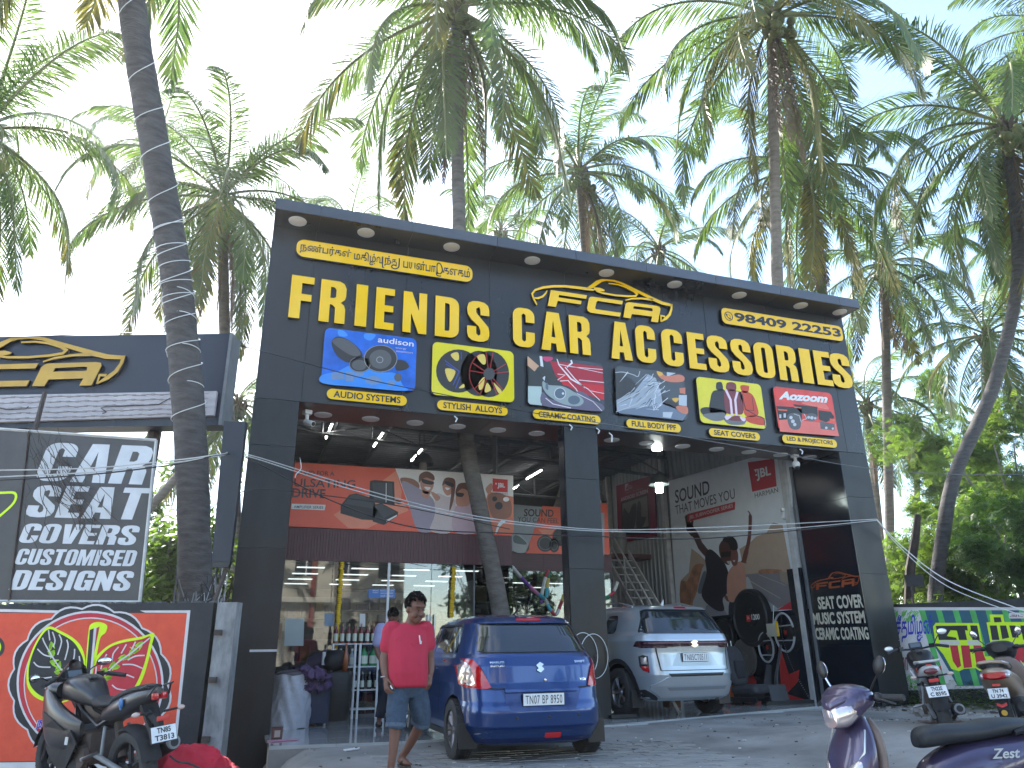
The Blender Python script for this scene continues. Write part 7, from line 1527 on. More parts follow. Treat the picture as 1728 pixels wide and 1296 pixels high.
def human(label, origin, rz, pose, cols, scale=1.0):
    e = thing('person', label, 'person', origin, rz); e.scale = (scale,)*3
    b = MB(); p = pose; S, H, Hd = p['chest'], p['hip'], p['head']
    # torso core under the clothes
    rings = [ering((H[0], H[1], H[2]-.10), .13, .10), ering(H, .165, .125), ering((S[0]*.5+H[0]*.5, (S[1]+H[1])/2, (S[2]+H[2])/2), .16, .12), ering(S, .165, .11), ering((S[0], S[1], S[2]+.09), .12, .08), ering((S[0], S[1], S[2]+.13), .06, .06)]
    b.loft(rings, 'black')
    limb(b, [(S[0], S[1]+.01, S[2]+.08), (Hd[0]*.7+S[0]*.3, Hd[1]*.6+S[1]*.4+.01, Hd[2]-.09)], [.066, .064])
    HS = cols.get('hs', 1.0); L, T = head_feats(b, Hd, p['hyaw'], p['hpitch'], HS)
    if HS > 1: b.ell(tuple(L(0, -.02, -.075)), (.072, .066, .045), 'black', 14, 10)
    for a in p['arms']: fa = cols.get('fat', 1.0); limb(b, a['pts'], [.055*fa, .052*fa, .045*fa, .038*fa, .028*fa]); hand(b, a['pts'][-1], a['d'], a['side'], a['out'], a.get('curl', .6), 1+(fa-1)*.6)
    for g in p['legs']:
        limb(b, g['pts'], [.085, .078, .060, .058, .040, .036])
        f = Vector(g['pts'][-1]); d = Vector(g['foot']).normalized(); limb(b, [f+Vector((0, 0, -.035))-d*.045, f+Vector((0, 0, -.04))+d*.05, f+Vector((0, 0, -.052))+d*.13], [.034, .036, .026])
        sv = Vector((-d.y, d.x, 0))
        for k in range(5): q = f+Vector((0, 0, -.056))+d*(.135-.008*k*(1 if 1 else 0))+sv*(.028-.014*k); limb(b, [q, q+d*(.028-.003*k)], [.0125-.0012*k, .010-.0008*k], n=8)
    me = setmat(fuse(b, .0072, 3, .5), cols['skin']); o = bpy.data.objects.new('body', me); link(o, e)
    # face details
    t = MB()
    for q in (-1, 1):
        t.ell(tuple(L(q*.031, -.078, .012)), (.0115, .005, .0030), gmat((.05, .03, .025), .4), 12, 8, (p['hpitch'], 0, p['hyaw'])); t.ell(tuple(L(q*.031, -.0855, .011)), (.006, .003, .0058), gmat((.01, .006, .005), .2), 10, 6, (p['hpitch'], 0, p['hyaw']))
    part('eyes', t, e, smooth=True)
    t = MB()
    for q in (-1, 1): t.tube([L(q*.014, -.089, .030), L(q*.034, -.086, .036), L(q*.052, -.074, .030)], [.003, .0042, .002], 'blackm', n=6); t.tube([L(q*.018, -.087, .019), L(q*.032, -.0885, .0215), L(q*.046, -.080, .017)], .0028, cols['skin'], n=6)
    part('eyebrows', t, e, smooth=True)
    t = MB(); t.ell(tuple(L(0, -.094, -.0565)), (.023, .007, .0052), cols['lip'], 14, 6, (p['hpitch'], 0, p['hyaw'])); t.ell(tuple(L(0, -.092, -.067)), (.020, .007, .0065), cols['lip'], 14, 6, (p['hpitch'], 0, p['hyaw'])); part('lips', t, e, smooth=True)
    if cols.get('moustache'): t = MB(); t.tube([L(-.026, -.090, -.050), L(0, -.099, -.044), L(.026, -.090, -.050)], [.003, .0055, .003], 'blackm', n=6); part('moustache', t, e, smooth=True)
    # hair: many small curls over the skull
    t = MB(); rg = random.Random(8); hh = cols.get('hair', 1.0)
    for k in range(560):
        a = rg.uniform(0, 6.28); ph = math.acos(rg.uniform(-.25, 1)); x, y, z = math.sin(ph)*math.cos(a), math.sin(ph)*math.sin(a), math.cos(ph)
        if y < -.35 and z < .52: continue
        if z < .05 and y < .15: continue
        if z < -.1 and y < .4: continue
        r_ = 1+.14*hh*max(0, z+.3)+rg.uniform(-.04, .04); t.ell(tuple(L(.078*x*r_, .012+.096*y*r_, .022+.100*z*r_)), (.0125,)*3, 'blackm', 6, 4)
    part('hair', setmat(fuse(t, .0055, 1, .3), mat('hair_%s' % label[:4], (.006, .005, .005), 1.0, spec=.1, bump=.8, bscale=90)), e)
    # shirt: loose shell around torso with sleeves
    t = MB(); 
    for rg_ in [p['shirt']]: t.loft([ering((x, y, z), rx, ry, 20, 2.3) for (x, y, z, rx, ry) in rg_], 'black')
    for a in p['arms']:
        P = a['pts']; s0, s1 = Vector(P[0]), Vector(P[1]); tip = s0.lerp(Vector(P[1]), a.get('sleeve', .95)); limb(t, [Vector((S[0], S[1], S[2]+.05)).lerp(s0, .55), s0+Vector((0, 0, .012)), s0.lerp(tip, .5), tip], [.070, .084, .087, .087])
    rg = random.Random(3)
    for k in range(9):   # drape folds
        a = rg.uniform(0, 6.28); st_0 = p['shirt'][2]; st_1 = p['shirt'][-3]; z0 = rg.uniform(st_0[2], st_1[2]); f = rg.random()
        rx = float(np.interp(z0, sorted([q[2] for q in p['shirt']]), [q[3] for q in sorted(p['shirt'], key=lambda q: q[2])])); ry = float(np.interp(z0, sorted([q[2] for q in p['shirt']]), [q[4] for q in sorted(p['shirt'], key=lambda q: q[2])]))
        c0 = (S[0]+H[0])/2; P = [(c0+rx*math.cos(a+j*.14*(1 if k % 2 else -1)), (S[1]+H[1])/2+ry*math.sin(a+j*.14*(1 if k % 2 else -1)), z0+.035*j) for j in range(4)]; t.tube(P, [.003, .006, .006, .003], 'black', n=6)
    part('shirt', setmat(fuse(t, .009, 9, .5), cols['shirt']), e)
    # collar and buttons
    if cols.get('collar'):
        t = MB(); N_ = Vector((Hd[0]*.5+S[0]*.5, S[1]+.0, S[2]+.115))
        for q in (-1, 1):
            c = math.cos(p['tyaw']); s_ = math.sin(p['tyaw']); rot = lambda x, y: (x*c-y*s_, x*s_+y*c)
            A0 = [(q*.012, -.088, -.035), (q*.055, -.082, -.052), (q*.080, -.045, -.005), (q*.078, .02, .02), (q*.04, .062, .03), (0, .070, .032)]; B0 = [(q*.010, -.070, .0), (q*.038, -.058, .012), (q*.058, -.03, .03), (q*.060, .015, .045), (q*.03, .05, .052), (0, .055, .054)]
            vs = [N_+Vector((*rot(a[0], a[1]), a[2])) for a in A0]+[N_+Vector((*rot(a[0], a[1]), a[2])) for a in B0]; t.add(vs, [(i, i+1, 7+i, 6+i) for i in range(5)], cols['shirt'])
        part('collar', t, e, smooth=True, fix=False)
        t = MB(); c = math.cos(p['tyaw']); s_ = math.sin(p['tyaw'])
        for k in range(2): x, y = .0, -.105-.012*k; t.ell((N_.x+x*c-y*s_, N_.y+x*s_+y*c, N_.z-.055-.045*k), (.006, .004, .006), 'white', 8, 5)
        part('buttons', t, e)
    # trousers
    t = MB(); t.loft([ering((H[0], H[1], H[2]-.12), .12, .10, 18), ering((H[0], H[1], H[2]-.03), .178, .138, 18), ering((H[0], H[1], H[2]+.06), .172, .13, 18)], 'black')
    for g in p['legs']:
        P = [Vector(q) for q in g['pts']]; hem = g['hem']
        if hem == 'short': Q = [P[0], P[1], P[2]+Vector((0, 0, -.01)), P[2].lerp(P[3], .55)]; rs = [.110, .105, .092, .094]
        else: Q = [P[0], P[1], P[2], P[3], P[4], P[5]+Vector((0, 0, .02))]; rs = [.105, .1, .085, .078, .072, .07]
        PP = smooth2(Q, 5); k = len(Q)-1; t.tube(PP, [float(np.interp(i/(len(PP)-1)*k, range(k+1), rs))*(1+.02*math.sin(i*2.1)) for i in range(len(PP))], 'black', n=18)
    part('shorts' if p['legs'][0]['hem'] == 'short' else 'trousers', setmat(fuse(t, .009, 2, .45), cols['legs']), e)
    for g in p['legs']:
        if g['hem'] == 'short':
            P = [Vector(q) for q in g['pts']]; c = P[2].lerp(P[3], .55); t = MB(); d = (P[3]-P[2]).normalized(); t.tube([c-d*.035, c+d*.0], [.099, .099], cols['hemc'], n=20, cap=False); part('turned_hem', t, e, smooth=True)
        f = Vector(g['pts'][-1]); d = Vector(g['foot']).normalized(); sv = Vector((-d.y, d.x, 0)); t = MB(); out = []
        for a in np.linspace(0, 2*math.pi, 22, endpoint=False): out.append(f+Vector((0, 0, -.092))+d*(.045+.128*math.cos(a))+sv*(.047*math.sin(a)*(1+.15*math.cos(a))))
        t.prism(out, (0, 0, 0), (0, 0, .018), cols['shoe'])
        if cols.get('slipper', True):
            for q in (-1, 1): t.tube([f+Vector((0, 0, -.075))+d*.04+sv*q*.046, f+Vector((0, 0, -.030))+d*.065+sv*q*.028, f+Vector((0, 0, -.022))+d*.09, f+Vector((0, 0, -.062))+d*.135+sv*.008], [.010, .012, .011, .006], cols['strap'], n=6, flat=.5)
        else: t.ell(tuple(f+Vector((0, 0, -.055))+d*.04), (.05, .05, .04), cols['shoe'], 14, 8); t.ell(tuple(f+Vector((0, 0, -.065))+d*.11), (.048, .048, .028), cols['shoe'], 14, 8)
        part('sandal' if cols.get('slipper', True) else 'shoe', t, e, smooth=True, auto=40)
    return e
M['skin'] = mat('brown_skin', (.155, .068, .042), .5, var=.08, scale=12, bump=.05, bscale=120); M['lip'] = mat('brown_lips', (.16, .055, .045), .45)
M['redshirt'] = mat('crimson_polo_knit', (.44, .018, .05), .8, var=.08, scale=9, bump=.15, bscale=160); M['denim'] = mat('blue_denim', (.035, .060, .095), .9, var=.35, scale=16, bump=.2, bscale=120); M['denim2'] = mat('denim_hem', (.08, .11, .15), .9, var=.3, scale=40)
zf = -.0
pose = dict(hip=(.0, .0, .80), chest=(-.01, .0, 1.24), head=(.056, -.05, 1.525), hyaw=.62, hpitch=.26, tyaw=.25,
    arms=[dict(pts=[(-.185, .01, 1.33), (-.222, .02, 1.10), (-.235, .0, 1.03), (-.225, -.04, .93), (-.215, -.07, .865)], d=(.12, -.25, -1), side=(.6, -1, 0), out=(.9, .3, .1), curl=.75, sleeve=.72),
          dict(pts=[(.165, .02, 1.33), (.200, .04, 1.12), (.215, .05, 1.05), (.225, .03, .96), (.222, .0, .895)], d=(-.1, -.2, -1), side=(-.5, -1, 0), out=(-.9, .3, 0), curl=.5, sleeve=.72)],
    legs=[dict(pts=[(-.085, -.02, .74), (-.10, -.10, .56), (-.105, -.16, .46), (-.108, -.17, .40), (-.125, -.20, .18), (-.135, -.20, .085)], foot=(.05, -1, 0), hem='short'),
          dict(pts=[(.095, .02, .74), (.135, .03, .57), (.150, .04, .48), (.13, .08, .40), (.03, .24, .20), (-.025, .30, .115)], foot=(.45, -1, 0), hem='short')],
    shirt=[(.005, 0, .775, .188, .155), (.005, -.01, .80, .200, .170), (.0, -.02, .92, .205, .180), (-.005, -.015, 1.05, .203, .170), (-.01, 0, 1.2, .212, .148), (-.01, .01, 1.31, .205, .122), (-.005, .01, 1.375, .12, .08), (.0, .01, 1.40, .07, .065)])
mo = PD(683, 1300, 7.2); mz = gz(mo.x, mo.y)
man = human('man in crimson polo shirt and denim shorts walking out beside the blue car', (mo.x, mo.y, .005), -YAW*.55, pose,
    dict(skin='skin', lip='lip', shirt='redshirt', legs='denim', hemc='denim2', shoe='rust', strap=mat('glossy_strap', (.12, .10, .09), .25, metal=.3), collar=True, hair=1.7, moustache=True, fat=1.2, hs=1.15))
t = MB(); t.tube([(-.235+.028*math.cos(a)*1.2, -.062+.030*math.sin(a), .885+.006*math.cos(a)) for a in np.linspace(0, 6.3, 20)], .0045, 'dirtywhite', n=6); part('bracelet', t, man, smooth=True)
t = MB(); t.tube([(.222+.03*math.cos(a), .005+.030*math.sin(a), .905) for a in np.linspace(0, 6.3, 20)], .006, 'black', n=6); part('watch', t, man, smooth=True)
t = MB(); t.box((.105, -.140, 1.235), (.012, .01, .07), 'white', ry=-.15); t.box((.115, -.143, 1.20), (.02, .008, .03), 'dirtywhite'); part('pen', t, man)
t = MB(); t.tube([(-.17, -.15, .80), (-.15, -.17, .77)], .006, 'white', n=6); part('cigarette', t, man)
M['lav'] = mat('lavender_shirt', (.30, .30, .48), .85, var=.1)
pose2 = dict(hip=(.0, .0, .84), chest=(0, .0, 1.28), head=(.0, -.03, 1.55), hyaw=-.4+math.pi*.9, hpitch=0, tyaw=.0,
    arms=[dict(pts=[(-.18, .01, 1.37), (-.22, .02, 1.14), (-.23, .0, 1.07), (-.22, -.06, .98), (-.21, -.10, .93)], d=(0, -.4, -1), side=(.6, -1, 0), out=(.9, .3, .1), sleeve=.85),
          dict(pts=[(.18, .02, 1.37), (.22, .04, 1.14), (.23, .03, 1.07), (.22, -.02, .98), (.21, -.06, .93)], d=(0, -.3, -1), side=(-.5, -1, 0), out=(-.9, .3, 0), sleeve=.85)],
    legs=[dict(pts=[(-.085, 0, .78), (-.10, -.03, .60), (-.10, -.04, .50), (-.10, -.03, .44), (-.12, .02, .20), (-.13, .03, .10)], foot=(-.5, -1, 0), hem='long'),
          dict(pts=[(.085, .0, .78), (.10, .0, .60), (.11, 0, .50), (.11, .02, .44), (.12, .08, .20), (.12, .10, .10)], foot=(.3, -1, 0), hem='long')],
    shirt=[(0, 0, .80, .17, .13), (0, 0, .84, .175, .14), (0, 0, 1.05, .17, .13), (0, 0, 1.25, .18, .12), (0, .0, 1.35, .165, .10), (0, 0, 1.41, .10, .07), (0, 0, 1.44, .06, .055)])
m2 = PZ(655, 1226, .10)
human('man in lavender shirt and dark trousers half hidden behind the man in crimson', (m2.x, m2.y, .105), 0.2, pose2, dict(skin='skin', lip='lip', shirt='lav', legs=mat('dark_trousers', (.012, .016, .03), .9), hemc='denim2', shoe='blackm', strap='blackm', slipper=False, hair=.5), scale=.98)
# ================================================================ TWO-WHEELERS
def hull(mb, st, m, n=20, e=2.4):
    """rings across the y axis: (y, x, z, half width, half height)"""
    S = smooth2([Vector((a[0], a[1], a[2])) for a in st], 4); W_ = smooth2([Vector((a[3], a[4], 0)) for a in st], 4); rings = []
    for c, q in zip(S, W_):
        r_ = []
        for i in range(n):
            a = 2*math.pi*i/n; r_.append((c.y+max(.002, q.x)*math.copysign(abs(math.cos(a))**(2/e), math.cos(a)), c.x, c.z+max(.002, q.y)*math.copysign(abs(math.sin(a))**(2/e), math.sin(a))))
        rings.append(r_)
    mb.loft(rings, m); return mb
def vhull(mb, st, m, n=24, e=2.4):
    """rings across the z axis: (z, x, y, half width, half depth)"""
    S = smooth2([Vector((a[0], a[1], a[2])) for a in st], 4); W_ = smooth2([Vector((a[3], a[4], 0)) for a in st], 4); rings = []
    for c, q in zip(S, W_):
        r_ = []
        for i in range(n):
            a = 2*math.pi*i/n; r_.append((c.y+max(.002, q.x)*math.copysign(abs(math.cos(a))**(2/e), math.cos(a)), c.z+max(.002, q.y)*math.copysign(abs(math.sin(a))**(2/e), math.sin(a)), c.x))
        rings.append(r_)
    mb.loft(rings, m); return mb
def bwheel(e, y, r, w_, rimc, name='wheel', sp=5):
    h = bpy.data.objects.new(name, None); COL.objects.link(h); h.parent = e; h.location = (0, y, r); h.empty_display_size = .1
    t = MB(); prof = [(r-.09, -w_*.4), (r-.05, -w_*.5), (r-.02, -w_*.46), (r-.004, -w_*.25), (r, 0), (r-.004, w_*.25), (r-.02, w_*.46), (r-.05, w_*.5), (r-.09, w_*.4)]; t.lathe(prof, 'rubber', ax='x', n=44)
    for k in range(36):
        a = 2*math.pi*k/36; t.box((.022, (r-.006)*math.cos(a), (r-.006)*math.sin(a)), (.035, .012, .012), 'rubber', rx=a+.5); t.box((-.022, (r-.006)*math.cos(a+.08), (r-.006)*math.sin(a+.08)), (.035, .012, .012), 'rubber', rx=a-.3)
    part('tyre', t, h, smooth=True, auto=35)
    t = MB(); t.lathe([(r-.085, -w_*.42), (r-.10, -w_*.3), (r-.10, w_*.3), (r-.085, w_*.42)], rimc, ax='x', n=36); t.lathe([(.001, -.05), (.045, -.05), (.045, .05), (.001, .05)], rimc, ax='x', n=18)
    for k in range(sp): a = 2*math.pi*k/sp; t.tube([(0, .03*math.cos(a), .03*math.sin(a)), (0, (r-.09)*math.cos(a+.15), (r-.09)*math.sin(a+.15))], [.024, .018], rimc, n=5)
    t.lathe([(.06, .05), (.11, .05), (.11, .055), (.06, .055)], 'steel', ax='x', n=28); part('rim', t, h, smooth=True, auto=35)
def arc_fender(mb, y, z, r, a0, a1, hw, m, n=12):
    vs = []; 
    for i in range(n+1):
        a = R(a0+(a1-a0)*i/n)
        for j in range(7): q = -1+2*j/6; rr = r-.035*q*q; vs.append((hw*q, y+rr*math.cos(a), z+rr*math.sin(a)))
    mb.add(vs, [(i*7+j, i*7+j+1, (i+1)*7+j+1, (i+1)*7+j) for i in range(n) for j in range(6)], m)
def mirror(e, p, q, m='black', glassm='chrome', rz=0, sc=(.055, .012, .035)):
    t = MB(); t.tube([p, ((p[0]+q[0])/2, (p[1]+q[1])/2, (p[2]+q[2])/2+.02), q], .006, 'black', n=6); t.ell(q, (sc[0], .022, sc[2]), m, 16, 10, (0, 0, rz))
    c, s_ = math.cos(rz), math.sin(rz); oy = -.016; t.ell((q[0]-oy*s_, q[1]+oy*c, q[2]), (sc[0]*.88, .008, sc[2]*.85), glassm, 16, 8, (0, 0, rz)); part('mirror', t, e, smooth=True)
def indicator(e, p, q, m):
    t = MB(); t.tube([p, q], .010, 'black', n=6); part('indicator_stalk', t, e); t = MB(); t.ell(q, (.034, .022, .020), m, 12, 8); part('indicator', t, e, smooth=True)
M['ind'] = mat('clear_indicator', (.55, .42, .36), .2, coat=.5)
def moto(name, label, loc, rz, sport, body, acc, pl, lean):
    e = thing(name, label, 'motorcycle', loc, rz); e.rotation_euler = (0, lean, rz)
    P = lambda n_, t, **k: part(n_, t, e, smooth=True, auto=38, **k)
    bwheel(e, .34, .30, .14, 'blackm' if sport else 'black'); bwheel(e, 1.68, .30, .10, 'blackm')
    t = MB(); hull(t, [(.90, 0, .80, .07, .05), (.98, 0, .84, .10, .08), (1.12, 0, .89, .145, .115), (1.25, 0, .91, .155, .11), (1.36, 0, .90, .13, .10), (1.42, 0, .88, .07, .06)], body, e=2.9); t.box((0, 1.18, 1.0), (.07, .26, .03), 'black', bev=.01, rx=.08); P('tank', t)
    t = MB(); hull(t, [(.55, 0, .80, .11, .035), (.7, 0, .795, .12, .035), (.88, 0, .80, .09, .045), (.98, 0, .83, .07, .04)], 'blackm'); P('rider_seat', t)
    t = MB(); hull(t, [(.05, 0, .93 if sport else .86, .06, .02), (.2, 0, .92 if sport else .86, .09, .03), (.4, 0, .88 if sport else .84, .10, .035), (.55, 0, .83, .10, .04)], 'blackm'); P('pillion_seat', t)
    t = MB()
    if sport: hull(t, [(-.02, 0, .90, .03, .02), (.05, 0, .88, .07, .05), (.25, 0, .83, .12, .085), (.5, 0, .76, .13, .09), (.7, 0, .70, .10, .08)], body)
    else: hull(t, [(-.05, 0, .82, .05, .03), (.05, 0, .80, .10, .06), (.25, 0, .77, .125, .07), (.5, 0, .74, .12, .08), (.75, 0, .70, .09, .08)], acc)
    P('tail_panel', t)
    t = MB(); 
    if sport:
        for q in (-1, 1): t.box((q*.035, -.01, .865), (.055, .05, .055), 'lampred', bev=.015, rz=q*.3)
    else: t.ell((0, -.055, .795), (.075, .03, .035), mat('smoked_lamp', (.12, .01, .015), .15, coat=.7), 16, 8)
    P('tail_lamp', t)
    if not sport:
        t = MB(); t.tube([(-.12, .35, .88), (-.13, .12, .90), (-.08, -.02, .90), (.08, -.02, .90), (.13, .12, .90), (.12, .35, .88)], .014, 'lightsteel', n=8); P('grab_rail', t)
    else:
        t = MB(); t.tube([(-.10, .1, .93), (-.11, -.02, .955), (-.06, -.07, .95), (-.09, .0, .87)], .008, 'black', n=6); t.tube([(.10, .1, .93), (.11, -.02, .955), (.06, -.07, .95), (.09, .0, .87)], .008, 'black', n=6); P('grab_rail', t)
    t = MB(); t.prism([(-.07, .12, .80), (.07, .12, .80), (.055, -.06, .52), (-.055, -.06, .52)], (0, 0, 0), (0, .03, 0), 'blackm'); t.tube([(0, .2, .78), (0, -.03, .66), (0, -.07, .55)], [.05, .04, .03], 'blackm', n=6); P('plate_hanger', t)
    t = MB(); t.box((0, -.085, .70), (.10, .01, .035), 'red', bev=.003); P('reflector', t)
    plate(e, '', (0, -.10, .585), .205, .115, 0, two=pl, tilt=-.25)
    for q in (-1, 1): indicator(e, (q*.05, 0, .74), (q*.19, -.02, .75), M['ind'])
    t = MB(); arc_fender(t, .34, .30, .34, 60, 165, .085, 'blackm'); P('rear_fender', t)
    t = MB(); arc_fender(t, 1.68, .30, .335, 15, 165, .07, body if sport else acc); P('front_fender', t)
    t = MB(); t.box((0, .98, .44), (.24, .34, .26), 'rust', bev=.04); 
    for k in range(6): t.box((0, 1.10, .40+.035*k), (.28, .16, .012), 'greysteel', rx=.25)
    for q in (-1, 1): t.lathe([(.001, q*.16), (.085, q*.16), (.095, q*.12)], 'rust', c=(0, .90, .38), ax='x', n=20)
    P('engine', t)
    t = MB(); t.tube([(.05, 1.42, .92), (.05, 1.1, .72), (.09, .75, .62), (.06, .35, .78)], .018, 'black'); t.tube([(-.05, 1.42, .92), (-.05, 1.1, .72), (-.09, .75, .62), (-.06, .35, .78)], .018, 'black'); t.tube([(.10, .75, .40), (.085, .34, .30)], .022, 'greysteel'); t.tube([(-.10, .75, .40), (-.085, .34, .30)], .022, 'greysteel'); t.tube([(0, 1.35, .85), (0, 1.22, .35), (0, .9, .24)], .02, 'black'); P('frame', t)
    t = MB(); t.tube([(0, .62, .70), (0, .50, .38)], .035, acc if not sport else 'rust'); P('shock_absorber', t)
    t = MB()
    for q in (-1, 1): t.tube([(q*.09, 1.42, .95), (q*.09, 1.55, .62)], .021, 'steel'); t.tube([(q*.09, 1.55, .62), (q*.09, 1.68, .30)], .028, 'black')
    P('fork', t)
    hz_ = 1.0 if sport else 1.05
    t = MB(); t.tube([(-.34, 1.22, hz_-.03), (-.24, 1.30, hz_), (-.08, 1.42, hz_-.02), (.08, 1.42, hz_-.02), (.24, 1.30, hz_), (.34, 1.22, hz_-.03)], .012, 'black')
    for q in (-1, 1): t.tube([(q*.235, 1.305, hz_), (q*.36, 1.205, hz_-.035)], .019, 'rubber'); t.tube([(q*.20, 1.36, hz_), (q*.34, 1.27, hz_-.02)], .006, 'black'); t.box((q*.19, 1.34, hz_), (.06, .05, .05), 'black', rz=-q*.6)
    P('handlebar', t)
    t = MB(); t.box((0, 1.46, hz_+.01), (.16, .06, .09), 'black', bev=.015, rx=-.5); t.box((0, 1.425, hz_+.025), (.12, .008, .06), gmat((.10, .12, .14), .1), rx=-.5); P('instrument', t)
    t = MB(); t.tube([(.12, 1.15, .42), (.16, 1.05, .25), (.13, .7, .24), (.14, .5, .28)], .022, 'rust'); ex_ = (.17, .05, .48) if sport else (.17, .02, .38)
    t.tube([(.14, .5, .30), (.16, .35, .36), ex_], [.03, .058, .062], 'blackm', n=16); t.tube([(ex_[0], ex_[1]+.01, ex_[2]), (ex_[0]+.001, ex_[1]-.03, ex_[2]+.005)], [.058, .052], 'greysteel', n=16); t.tube([(ex_[0], ex_[1]-.025, ex_[2]+.004), (ex_[0], ex_[1]-.034, ex_[2]+.006)], .034, 'blackm', n=14); P('exhaust', t)
    for q in (-1, 1): t = MB(); t.tube([(q*.12, .68, .42), (q*.26, .66, .40)], .014, 'steel' if q < 0 else 'rubber'); t.tube([(q*.10, .62, .62), (q*.15, .55, .42)], .014, 'greysteel'); P('footpeg', t)
    t = MB(); t.tube([(-.10, .85, .26), (-.24, .72, .0)], .010, 'greysteel'); P('side_stand', t)
    if sport:
        t = MB()
        for q in (-1, 1):
            hull(t, [(1.68, q*.10, .84, .02, .05), (1.55, q*.15, .78, .05, .16), (1.38, q*.185, .66, .055, .20), (1.18, q*.185, .60, .055, .17), (1.0, q*.165, .58, .04, .12), (.90, q*.15, .60, .02, .06)], body, e=2.8); hull(t, [(1.50, q*.14, .46, .03, .06), (1.3, q*.15, .40, .045, .11), (1.05, q*.14, .33, .04, .09), (.85, q*.12, .29, .02, .03)], 'blackm', e=2.8)
            if 0: t.prism([(q*.13, 1.62, .92), (q*.20, 1.45, .86), (q*.22, 1.18, .78), (q*.20, .92, .62), (q*.18, 1.0, .45), (q*.15, 1.25, .30), (q*.19, 1.40, .50), (q*.17, 1.58, .70)], (-q*.015, 0, 0), (q*.015, 0, 0), body)
        P('side_fairing', t)
        t = MB()
        for q in (-1, 1): t.prism([(q*.238, 1.42, .74), (q*.242, 1.22, .68), (q*.225, 1.04, .60), (q*.232, 1.2, .57), (q*.238, 1.38, .62)], (0, 0, 0), (q*.012, 0, 0), 'black'); t.prism([(q*.20, .98, .60), (q*.205, .85, .50), (q*.17, 1.1, .26), (q*.18, 1.25, .34)], (0, 0, 0), (q*.012, 0, 0), 'blackm')
        part('fairing_insert', t, e)
        t = MB(); hull(t, [(1.40, 0, .90, .16, .08), (1.52, 0, .90, .19, .10), (1.65, 0, .87, .15, .09), (1.76, 0, .82, .06, .04)], body); P('nose_fairing', t)
        t = MB(); vs = []
        for i in range(9):
            a = -1.05+2.1*i/8
            for j in range(6): f = j/5; rr = .19*(1-.55*f**1.5); vs.append((rr*math.sin(a), 1.68-.19*(1-math.cos(a))-f*.20, .93+.22*f*(.35+.65*math.cos(a)**1.0)))
        t.add(vs, [(i*6+j, i*6+j+1, (i+1)*6+j+1, (i+1)*6+j) for i in range(8) for j in range(5)], glass('windscreen', (.45, .42, .40), dark=.1)); part('windscreen', t, e, smooth=True, fix=False)
        mirror(e, (-.13, 1.60, .96), (-.30, 1.52, 1.02), rz=.2); mirror(e, (.13, 1.60, .96), (.30, 1.50, 1.10), rz=-.2, sc=(.07, .01, .038))
        t = MB(); t.box((-.235, .98, .52), (.004, .05, .06), 'dirtywhite', ry=.1); part('sticker', t, e); t = MB(); t.ell((-.135, .32, .82), (.01, .035, .04), gmat((.03, .14, .35)), 10, 8); t.tube([(-.14, .33, .82), (-.145, .30, .77)], .008, gmat((.03, .14, .35)), n=5); P('blue_rag', t)
    else:
        mirror(e, (-.2, 1.32, hz_), (-.33, 1.28, hz_+.02), rz=.1, sc=(.06, .01, .035), glassm=mat('pale_mirror', (.75, .8, .82), .15, metal=.5)); mirror(e, (.2, 1.32, hz_), (.34, 1.24, hz_+.15), rz=-.1, sc=(.065, .01, .042), glassm=mat('pale_mirror2', (.8, .83, .85), .15, metal=.5))
        t = MB(); hull(t, [(1.42, 0, .88, .10, .10), (1.52, 0, .88, .12, .12), (1.62, 0, .86, .07, .07)], acc); P('headlamp_cowl', t)
        t = MB()
        for q in (-1, 1): t.prism([(q*.13, 1.42, .86), (q*.15, 1.1, .80), (q*.12, 1.02, .70), (q*.13, 1.3, .70)], (0, 0, 0), (q*.02, 0, 0), acc)
        part('tank_shroud', t, e)
        t = MB(); t.box((.125, .2, .81), (.006, .14, .05), 'red'); t.box((-.125, .2, .81), (.006, .14, .05), 'red'); t.box((.0, -.03, .865), (.05, .03, .01), 'red'); part('red_stripe', t, e)
    return e
M['bikeblack'] = mat('satin_black_paint', (.018, .018, .022), .35, spec=.6, var=.2, coat=.25)
M['bikewhite'] = mat('bike_white_paint', (.50, .50, .50), .35, coat=.3); 
a = PD(263, 1237, 5.9)
moto('sport_motorcycle', 'black faired sport motorcycle with plate TN85 T3813 parked by the painted leaf wall', (a.x+.05, a.y+.07, a.z-.585), .60, True, 'bikeblack', 'bikeblack', ('TN85', 'T3813'), -.10)
a = PD(1592, 1163, 8.3)
moto('motorcycle', 'white and red motorcycle seen from behind by the right pillar', (a.x, a.y, a.z-.60), -R(44), False, 'black', 'bikewhite', ('TN22E', 'C 8595'), -.12)
